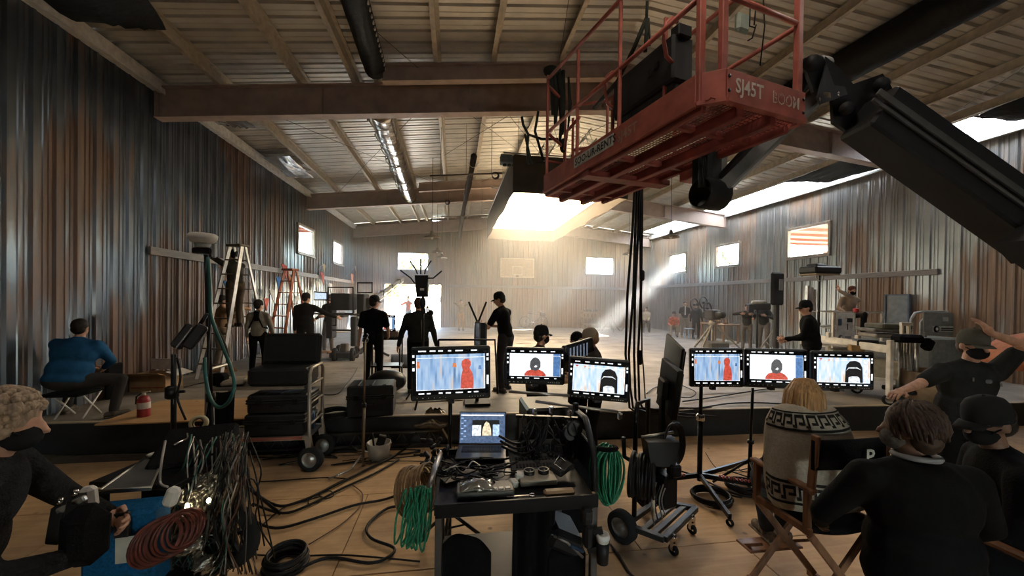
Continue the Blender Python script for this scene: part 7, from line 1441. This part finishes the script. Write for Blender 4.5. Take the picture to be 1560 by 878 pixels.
# ================================================================== BACK WALL things
BBM = mat('backboard_wood', (.50, .36, .20), .6); x0, x1, z0, z1 = 2.67, 4.69, 3.33, 4.48; T = thing('backboard', 'old wooden basketball backboard without hoop on the back wall', 'backboard', ((x0+x1)/2, YB-.12, (z0+z1)/2)); a = MB(); a.box(((x0+x1)/2, YB-.10, (z0+z1)/2), (x1-x0, .04, z1-z0)); part(T, 'board', a, BBM)
for (ax, az, w, h) in (((x0+x1)/2, z1-.03, x1-x0, .06), ((x0+x1)/2, z0+.03, x1-x0, .06), (x0+.03, (z0+z1)/2, .06, z1-z0), (x1-.03, (z0+z1)/2, .06, z1-z0), (3.68, 3.98, .62, .05), (3.68, 3.50, .62, .05), (3.40, 3.74, .05, .5), (3.96, 3.74, .05, .5)): a = MB(); a.box((ax, YB-.13, az), (w, .02, h)); part(T, 'trim_strip', a, mat('board_pale', (.66, .54, .36), .6))
a = MB(); a.box((3.68, YB-.16, 3.42), (.14, .06, .10)); part(T, 'hoop_bracket', a, mat('rust_dark', (.12, .07, .04), .8))
def bicycle(lab, loc, s=1.0):
    T = thing('bicycle', lab, 'bicycle', loc); B = V(loc); D_ = mat('bike_paint', (.13, .09, .06), .5)
    for x in (-.52, .52): a = MB(); a.torus(B+V((x, 0, .335)), .32, .016, (0, 1, 0), 28, 6); o = part(T, 'wheel', a, RUBB); a = MB(); [a.cyl(B+V((x, 0, .335)), B+V((x+.31*math.cos(k*PI/6), 0, .335+.31*math.sin(k*PI/6))), .004, n=4) for k in range(12)]; ob = link('spoke', a.mesh('spoke', STEEL, B), o); ob['kind'] = 'stuff'
    j = {'bb': V((-.05, 0, .28)), 'st': V((-.2, 0, .80)), 'hd': V((.36, 0, .82)), 'fk': V((.40, 0, .66)), 'r': V((-.52, 0, .335)), 'f': V((.52, 0, .335))}; a = MB()
    for p, q in (('bb', 'st'), ('bb', 'fk'), ('st', 'hd'), ('r', 'bb'), ('r', 'st'), ('fk', 'f'), ('hd', 'fk')): a.cyl(B+j[p], B+j[q], .018, n=7)
    part(T, 'frame', a, D_); a = MB(); a.box(B+V((-.23, 0, .86)), (.26, .13, .06), None, .02); part(T, 'saddle', a, BLK); a = MB(); a.tube([B+V((.30, -.28, .98)), B+V((.42, -.18, .96)), B+V((.36, 0, .92)), B+V((.42, .18, .96)), B+V((.30, .28, .98))], .014, 6); part(T, 'handlebar', a, STEEL)
    a = MB(); a.lathe([(0, -.01), (.09, -.01), (.09, .01), (0, .01)], B+V((-.05, -.05, .28)), 16, (0, 1, 0)); part(T, 'chainring', a, CHROM, 'bright chainring'); a = MB(); a.box(B+V((.52, 0, .80)), (.28, .22, .20), None, .03); part(T, 'basket', a, D_)
bicycle('old bicycle with a front basket leaning at the back wall', (4.62, YB-.55, ST+.02))
x0 = 7.55; T = thing('crate_cart', 'wooden crate rack of bottles against back wall under window', 'cart', (8.1, YB-.5, ST)); CWD = mat('crate_wood', (.30, .21, .13), .8)
for z in (.25, .62, .95): a = MB(); a.box((8.1, YB-.5, ST+z), (1.15, .45, .06)); part(T, 'shelf', a, CWD)
for x in (7.55, 8.65):
    for y in (YB-.7, YB-.3): a = MB(); a.bar((x, y, ST), (x, y, ST+1.05), .06, .06); part(T, 'post', a, CWD)
for k in range(5): a = MB(); a.box((7.72+.19*k, YB-.5, ST+1.06), (.14, .14, .18), None, .02); part(T, 'jar', a, mat('jar_dark', (.15, .12, .09), .4))
for k in range(4): a = MB(); a.box((7.76+.23*k, YB-.5, ST+.75), (.18, .3, .2), None, .01); part(T, 'crate', a, CWD)
# light stands in the far right corner
for lab, x, y, h in (('far tripod stand near the clasped hands person', 9.3, 19.2, 2.0), ('low folded stand on the floor at far right', 8.4, 19.6, 1.0), ('thin stand behind the folded stand at far right', 8.7, 20.4, 1.7)): stand(lab, (x, y, ST+.01), (x, y, ST+h), spread=.55, leg_z=.7, r=.025, m_=mat('stand_grey', (.22, .2, .18), .5, .5))
# ================================================================== RIGHT WALL things
q = atd(1066, 465, 17.5); T = thing('round_frame_light', 'stacked round frame lamps on a stand by right wall', 'light', (q.x-.2, q.y, ST)); RB = V((10.0, 15.4, ST))
for i, (x, y) in enumerate(((1058, 464), (1072, 461), (1078, 470))): a = MB(); c_ = atd(x, y, 17.0); a.torus(c_, .26, .035, (.35, -1, .1), 20, 6); a.ell(c_, .07, 8, 6); o = part(T, 'ring', a, BLK)
q2 = atd(1082, 480, 16.6); a = MB(); a.bar((q2.x, q2.y, ST), (q2.x, q2.y, q2.z), .08, .08); a.box((q2.x, q2.y, q2.z), (.5, .4, .3), None, .04); part(T, 'rig', a, BLKM)
t_c = atz(1104, 522, ST); TW = mat('table_wood', (.26, .15, .08), .6); T = thing('side_table', 'brown wooden table of bottles and cups at right wall', 'table', (11.0, 14.6, ST)); tb = V((10.95, 14.55, ST)); a = MB(); a.box(tb+V((0, 0, .76)), (.75, 1.5, .05), None, .01); part(T, 'table_top', a, TW)
for dx in (-.32, .32):
    for dy in (-.68, .68): a = MB(); a.bar(tb+V((dx, dy, 0)), tb+V((dx, dy, .75)), .06, .06); part(T, 'leg', a, TW)
for k in range(11): p = tb+V((-.2+.13*(k % 4), -.6+.12*k, .785)); a = MB(); hh = .16+.05*(k % 3); a.lathe([(0, 0), (.035, 0), (.035, hh*.6), (.015, hh*.8), (.015, hh), (0, hh)], p, 10); solo('bottle', ['brown', 'pale', 'clear', 'amber', 'dark', 'tall pale', 'short dark', 'slim amber', 'cream', 'squat brown', 'narrow clear'][k]+' bottle on brown table at right wall', 'bottle', a, (mat('bottle_amber', (.25, .12, .05), .3), mat('bottle_pale', (.5, .45, .36), .4))[k % 2], p, 'bottles on the table at right wall')
a = MB(); p = V((10.55, 16.0, ST)); T = thing('blue_stool', 'small pale blue stool between the two people at right wall', 'stool', p); a.box(p+V((0, 0, .45)), (.35, .35, .04), None, .01); part(T, 'seat', a, mat('stool_blue', (.25, .36, .5), .6))
for dx in (-.14, .14):
    for dy in (-.14, .14): a = MB(); a.bar(p+V((dx, dy, 0)), p+V((dx, dy, .44)), .03, .03); part(T, 'leg', a, mat('stool_blue', (.25, .36, .5), .6))
# big wooden-legged tripod with camera
q = atz(1085, 535, ST); T = thing('camera_tripod', 'grey tripod with camera head in front of brown table', 'tripod', q); tp = V((q.x, q.y, ST+.95)); TG = mat('tripod_grey', (.26, .23, .19), .5, .3)
for k in range(3): an = -.5+k*2*PI/3; a = MB(); a.bar(tp, V((q.x+.95*math.cos(an), q.y+.95*math.sin(an), ST+.02)), .055, .05); part(T, 'leg', a, TG)
a = MB(); a.lathe([(.12, -.06), (.14, 0), (.10, .1), (0, .1)], tp, 14); a.bar(tp-V((0, 0, .6)), tp, .07, .07); part(T, 'head', a, TG); a = MB(); a.box(tp+V((0, 0, .30)), (.34, .42, .34), None, .03); a.cyl(tp+V((0, -.2, .30)), tp+V((0, -.5, .30)), .11, n=14); part(T, 'camera_body', a, DK); a = MB(); a.box(V((q.x-.0, q.y-.2, ST+.20)), (.7, .4, .24), None, .03); part(T, 'spreader_bag', a, mat('bag_olive', (.10, .09, .07), .8))
T = thing('shoulder_camera', 'dark camera with pale lens on the shoulder at right', 'camera', atd(1160, 466, 12.6)); a = MB(); a.box(atd(1158, 467, 12.8), (.55, .3, .22), (0, 0, -.3), .03); part(T, 'body', a, DK); a = MB(); c_ = atd(1143, 470, 12.8); a.box(c_, (.16, .2, .28), (0, 0, -.3), .02); part(T, 'matte_box', a, DK); a = MB(); a.cyl(atd(1146, 461, 12.7), atd(1166, 461, 12.7), .06, n=12); part(T, 'lens', a, mat('lens_pale', (.42, .38, .31), .35, .5)); a = MB(); a.cyl(atd(1154, 472, 12.8), V((atd(1154, 472, 12.8).x, atd(1154, 472, 12.8).y, ST)), .03, n=8); part(T, 'monopod', a, DK)
q = atd(1184, 440, 11.6); T = thing('padded_flag', 'tall black padded panel on stand at right wall', 'panel', q); a = MB(); a.box(q, (.44, .12, 1.0), None, .055); part(T, 'pad', a, BLK); a = MB(); a.box(atd(1190, 434, 11.45), (.13, .03, .34), None, .01); part(T, 'label_strip', a, mat('strip_grey', (.22, .22, .215), .5)); a = MB(); a.bar(q-V((0, -.02, .4)), V((q.x, q.y, ST)), .12, .12, b=.02); part(T, 'post', a, DK)
a = MB(); a.box((q.x, q.y-.05, ST+.04), (.8, .7, .08), None, .02); part(T, 'base', a, DK)
q = atz(1186, 530, ST); stand('chrome legged grey stand beside the padded black panel', (9.9, 10.6, ST+.01), (9.9, 10.6, ST+1.15), spread=.5, leg_z=.9, r=.03, m_=mat('stand_pale', (.34, .31, .27), .45, .5))
q = atd(1249, 412, 9.3); T = stand('thin black stand holding the flat soft light at right', (q.x, q.y, ST+.01), (q.x, q.y, q.z-.05), r=.022, spread=.6); T = thing('soft_light', 'flat black soft light seen from its side on thin stand', 'light', q); a = MB(); a.box(q, (.72, .5, .18), None, .04); a.box(q+V((-.1, 0, .10)), (.3, .3, .10), None, .03); part(T, 'housing', a, BLK); a = MB(); a.box(q-V((0, 0, .105)), (.66, .45, .03), None, .01); part(T, 'diffuser', a, mat('diff_tan', (.34, .27, .20), .8)); a = MB(); a.torus(q-V((0, 0, .16)), .10, .015, (0, 1, 0), 14, 5); part(T, 'yoke', a, STEEL)
# white mast lift with sign and grey lift
WL = mat('lift_white', (.66, .62, .54), .5); GRL = mat('lift_grey_green', (.17, .17, .155), .5)
LX = V((9.75, 8.35, ST)); T = thing('mast_lift', 'white personnel lift with numbered sign panel by right wall', 'lift', LX)
c_ = atd(1276, 490, 11.9); bx0, bx1, by0, by1, bz = 9.15, 10.55, 8.1, 9.0, ST+.95
fz = atd(1276, 512, 11.9).z; tz = atd(1276, 473, 11.9).z
a = MB(); a.box(((bx0+bx1)/2, 8.55, fz-.05), (bx1-bx0, .9, .07)); part(T, 'platform', a, WL)
for (x, y) in ((bx0, by0), (bx0+.55, by0), (bx1, by0), (bx1, by1), (bx0, by1)): a = MB(); a.bar((x, y, fz), (x, y, tz), .045 if x != bx0+.55 else .10, .045); part(T, 'post', a, WL)
for z in (tz, (fz+tz)/2): a = MB(); a.tube([(bx0, by0, z), (bx1, by0, z), (bx1, by1, z), (bx0, by1, z)], .022, 7, True); part(T, 'rail', a, WL)
sx0, sx1 = bx0+.03, bx0+.52; a = MB(); a.box(((sx0+sx1)/2, by0-.04, (fz+tz)/2), (sx1-sx0, .02, tz-fz-.04), None, .006); pn_ = part(T, 'sign_panel', a, mat('sign_white', (.80, .77, .70), .6))
def onp(txt, x, z, s_): b = MB(); text_mb(b, txt, (x, by0-.052, z), (1, 0, 0), (0, 0, 1), s_, .002, True); return b
link('lettering', onp('1', sx0+.27, fz+.37, .20).mesh('lettering', LETB, LX), pn_)
b = MB(); b.box((sx0+.1, by0-.054, fz+.55), (.10, .006, .16)); link('sticker', b.mesh('sticker', mat('sticker_blue', (.08, .12, .17), .6), LX), pn_)
b = MB(); b.box((sx0+.38, by0-.054, fz+.60), (.15, .006, .10)); link('sticker', b.mesh('sticker', mat('sticker_dark', (.06, .065, .06), .6), LX), pn_)
b = MB(); b.lathe([(0, 0), (.075, 0), (.075, .006), (0, .006)], (sx0+.14, by0-.050, fz+.17), 18, (0, -1, 0)); link('emblem', b.mesh('emblem', mat('emblem_grey', (.16, .15, .14), .6), LX), pn_); b = MB(); b.lathe([(0, 0), (.03, 0), (.03, .008), (0, .008)], (sx0+.14, by0-.052, fz+.17), 14, (0, -1, 0)); link('emblem', b.mesh('emblem', WHITEP, LX), pn_)
for k, zz in enumerate((.19, .13)): b = MB(); b.box((sx0+.33, by0-.053, fz+zz), (.17, .005, .03)); link('print_line', b.mesh('print_line', mat('emblem_grey', (.16, .15, .14), .6), LX), pn_)
a = MB()
for k in range(3): a.bar((bx0+.10+.10*k, by1-.1, ST+.3), (bx0+.10+.10*k, by1-.1, ST+2.15-.05*k), .07, .07)
part(T, 'mast', a, ALU)
for k in range(4):
    z0_, z1_ = ST+.3+(fz-.1-ST-.3)*k/4, ST+.3+(fz-.1-ST-.3)*(k+1)/4
    a = MB(); a.bar((bx0+.1, by0+.1, z0_), (bx1-.1, by0+.1, z1_), .03, .06); part(T, 'scissor_bar', a, WL); a = MB(); a.bar((bx1-.1, by0+.16, z0_), (bx0+.1, by0+.16, z1_), .03, .06); part(T, 'scissor_bar', a, WL)
a = MB(); a.box(((bx0+bx1)/2, 8.55, ST+.24), (bx1-bx0, .8, .22), None, .02); part(T, 'chassis', a, WL)
for x in (bx0+.15, bx1-.15):
    for y in (8.2, 8.9): w_, h_ = wheel_mb(V((x, y, ST+.13)), .13, .08, (0, 1, 0)); part(T, 'wheel', w_, RUBB)
a = MB(); a.box((bx0+.62, by0-.02, tz+.05), (.10, .10, .11), None, .02); solo('red_canister', 'small red can on lift rail below beige hoodie', 'can', a, mat('can_red', (.42, .03, .03), .4), (bx0+.62, by0-.02, tz))
GX = V((9.7, 6.3, ST)); T = thing('scissor_lift', 'grey green lift with panel sign and bent tubes at right', 'lift', GX); D = 9.4
g0, g1 = atd(1407, 476, D), atd(1462, 512, D); a = MB(); cg = (g0+g1)/2; a.box(cg, (abs(g1.x-g0.x)+.05, .05, g0.z-g1.z), (0, 0, -.12), .01); pn_ = part(T, 'sign_panel', a, GRL)
Rr = M4.Rotation(-.12, 4, 'Z'); pu = lambda x, z: cg+(Rr @ V((x, -.03, 0)))+V((0, 0, z))
b = MB(); b.box(pu(.02, -.12), (.56, .008, .14), (0, 0, -.12), .003); link('plate', b.mesh('plate', mat('plate_grey', (.36, .35, .31), .6), GX), pn_); b = MB(); b.box(pu(.06, .12), (.13, .008, .10), (0, 0, -.12)); link('plate', b.mesh('plate', mat('plate_grey', (.36, .35, .31), .6), GX), pn_)
b = MB(); b.lathe([(0, 0), (.085, 0), (.085, .01), (0, .01)], pu(-.17, -.12)-V((0, .005, 0)), 18, (0, -1, 0)); link('emblem', b.mesh('emblem', BLKM, GX), pn_); b = MB(); b.ell(pu(-.17, -.12)-V((0, .015, 0)), (.035, .01, .035), 10, 6); link('emblem', b.mesh('emblem', WHITEP, GX), pn_)
for zz in (-.10, -.145): b = MB(); b.box(pu(.10, zz)-V((0, .006, 0)), (.30, .006, .025), (0, 0, -.12)); link('print_line', b.mesh('print_line', BLKM, GX), pn_)
for xs in (((1388, 545), (1388, 486), (1394, 477), (1405, 475), (1475, 475)), ((1403, 520), (1403, 492), (1410, 482), (1462, 480)), ((1467, 545), (1467, 480))): a = MB(); a.tube([atd(x, y, D+.1) for x, y in xs], .03, 8); part(T, 'rail', a, mat('rail_pale', (.34, .34, .31), .4, .4))
a = MB(); a.box((cg.x, cg.y+.6, ST+.45), (1.2, 1.6, .9), None, .04); part(T, 'chassis', a, GRL)
a = MB(); a.bar((cg.x-.5, cg.y, ST+.85), (cg.x-.5, cg.y, cg.z-.2), .06, .06); a.bar((cg.x+.4, cg.y, ST+.85), (cg.x+.4, cg.y, cg.z-.2), .06, .06); part(T, 'post', a, GRL)
for dy in (.0, 1.2): w_, h_ = wheel_mb(V((cg.x-.5, cg.y+dy, ST+.2)), .2, .12, (1, 0, 0)); part(T, 'wheel', w_, RUBB)
# white flat cart with gear
wp = [atz(1262, 590, ST), atz(1352, 600, ST)]; T = thing('white_cart', 'white steel frame cart stacked with gear at right of stage', 'cart', (7.4, 6.2, ST)); q0, q1 = atd(1262, 519, 7.6), atd(1356, 533, 6.4)
for e in (0, .8):
    o_ = V((.35*e*1.2, e, 0)); a = MB(); a.bar(q0+o_, q1+o_, .06, .13, b=.01); part(T, 'top_rail', a, WL)
    for p in (q0, q1): a = MB(); a.bar(p+o_+V((0, 0, .16)), V((p.x+o_.x, p.y+o_.y, ST+.12)), .07, .07, b=.006); part(T, 'post', a, WL); w_, h_ = wheel_mb(V((p.x+o_.x, p.y+o_.y, ST+.09)), .09, .05, (1, .5, 0)); part(T, 'caster', w_, RUBB)
a = MB(); mdl = (q0+q1)/2+V((.2, .4, 0)); a.box((mdl.x, mdl.y, ST+.35), (1.2, .8, .05), (0, 0, -.8)); part(T, 'lower_shelf', a, WL); a = MB(); a.box((mdl.x, mdl.y, q0.z-.05), (1.2, .8, .04), (0, 0, -.8)); part(T, 'upper_shelf', a, WL)
for i, (x, y, s_, m_, lab) in enumerate(((1344, 562, (.34, .34, .34), mat('box_beige', (.42, .35, .25), .7), 'beige wooden crate low on white cart'), (1318, 523, (.30, .3, .12), BLK, 'flat black box on top of white cart'), (1330, 527, (.28, .3, .16), mat('box_grey', (.17, .16, .14), .6), 'grey box stacked at right of white cart'), (1304, 531, (.2, .2, .10), mat('bag_tan', (.28, .18, .08), .8), 'tan bag in the middle of white cart'))):
    c_ = atd(x, y, 7.0); a = MB(); a.box(c_, s_, (0, 0, -.6), .015); T2 = thing('gear_box', lab, 'box', c_); part(T2, 'body', a, m_); b = MB(); b.box(c_+V((0, 0, s_[2]/2)), (s_[0]*.96, s_[1]*.96, .02), (0, 0, -.6), .004); part(T2, 'lid', b, m_)
ST1 = [(1352, 497, .36, .10, 'olive'), (1345, 503, .46, .06, 'grey'), (1350, 511, .50, .07, 'pale')]
for i, (x, y, w, h, lab) in enumerate(ST1): c_ = atd(x, y, 7.6); a = MB(); a.box(c_, (w*1.4, .5, h), (0, 0, -.3), .02); solo('folded_blanket', lab+' folded pad in stack behind the white cart', 'blanket', a, (mat('pad_olive', (.11, .11, .09), .9), mat('pad_grey', (.16, .155, .14), .9), mat('pad_pale', (.24, .22, .19), .9))[i], c_)
T = thing('pole_rack', 'rack of upright grey stand poles with black pad at right', 'rack', atz(1382, 600, ST)); D = 6.8
for k in range(7): x = 1369+k*4.6; p = atd(x, 522, D+.06*(k % 3)); a = MB(); a.cyl((p.x, p.y, ST+.02), (p.x, p.y, p.z), .024 if k % 2 else .03, n=9); part(T, 'pole', a, (ALU, mat('pole_grey', (.25, .23, .20), .45, .5))[k % 2])
a = MB(); a.box(atd(1382, 516, D-.1), (.40, .25, .14), (0, 0, -.2), .04); part(T, 'pad', a, BLKC); a = MB(); a.box(atd(1385, 594, D), (.55, .5, .08), None, .02); part(T, 'base', a, BLKM); a = MB(); a.box(atd(1413, 525, D-.2), (.16, .12, .20), (0, .5, 0), .03); part(T, 'sandbag', a, BLKC)
a = MB(); a.bar(atd(1372, 494, 7.2), atd(1389, 494, 7.2), .05, .06); a.bar(atd(1374, 494, 7.2), atd(1374, 515, 7.2), .05, .04); a.bar(atd(1384, 494, 7.2), atd(1384, 515, 7.2), .05, .04); part(T, 'bracket', a, WL)
T = thing('tub', 'large tan round tub behind olive cap person', 'bucket', atd(1425, 560, 6.6)); c_ = atd(1428, 575, 6.6); a = MB(); a.lathe([(0, -.4), (.42, -.4), (.46, .1), (.44, .1), (.40, -.36), (0, -.36)], c_, 26); part(T, 'shell', a, mat('tub_tan', (.30, .21, .13), .7))
a = MB(); a.bar(V((c_.x, c_.y, ST)), c_-V((0, 0, .4)), .5, .5, b=.04); part(T, 'base', a, mat('tub_base', (.12, .1, .08), .8))
p = atx(1367, 472, XR-.12); T = thing('window_screen', 'clear framed panel leaning on right wall behind the pads', 'panel', p); a = MB(); a.box(p, (.03, .55, .8)); part(T, 'panel', a, mat('panel_clear', (.13, .14, .15), .3)); a = MB(); a.box(p+V((-.02, 0, .40)), (.05, .60, .04)); a.box(p+V((-.02, .28, 0)), (.05, .04, .8)); a.box(p+V((-.02, -.28, 0)), (.05, .04, .8)); part(T, 'frame', a, mat('panel_frame', (.07, .09, .12), .5)); a = MB(); a.bar(p-V((.02, 0, .38)), V((p.x-.02, p.y, ST)), .06, .5); part(T, 'foot', a, DK)
# seats for the people behind the monitors and at the far right
def stool(lab, x, y, h, z=ST):
    T = thing('stool', lab, 'stool', (x, y, z)); a = MB(); a.lathe([(0, h-.03), (.16, h-.03), (.17, h-.01), (.15, h), (0, h)], (x, y, z), 16); part(T, 'seat', a, BLK)
    for k in range(4): an = k*PI/2+.4; a = MB(); a.cyl((x+.10*math.cos(an), y+.10*math.sin(an), z+h-.03), (x+.19*math.cos(an), y+.19*math.sin(an), z+.0), .014, n=7); part(T, 'leg', a, BLKM)
stool('dark stool under the clasped hands person far right', 10.3, 19.5, .50); stool('dark stool under the red top person at right wall', 10.52, 17.2, .36)
stool('tall black stool under the dark cap person at right edge', 2.72, 1.62, .68, 0)
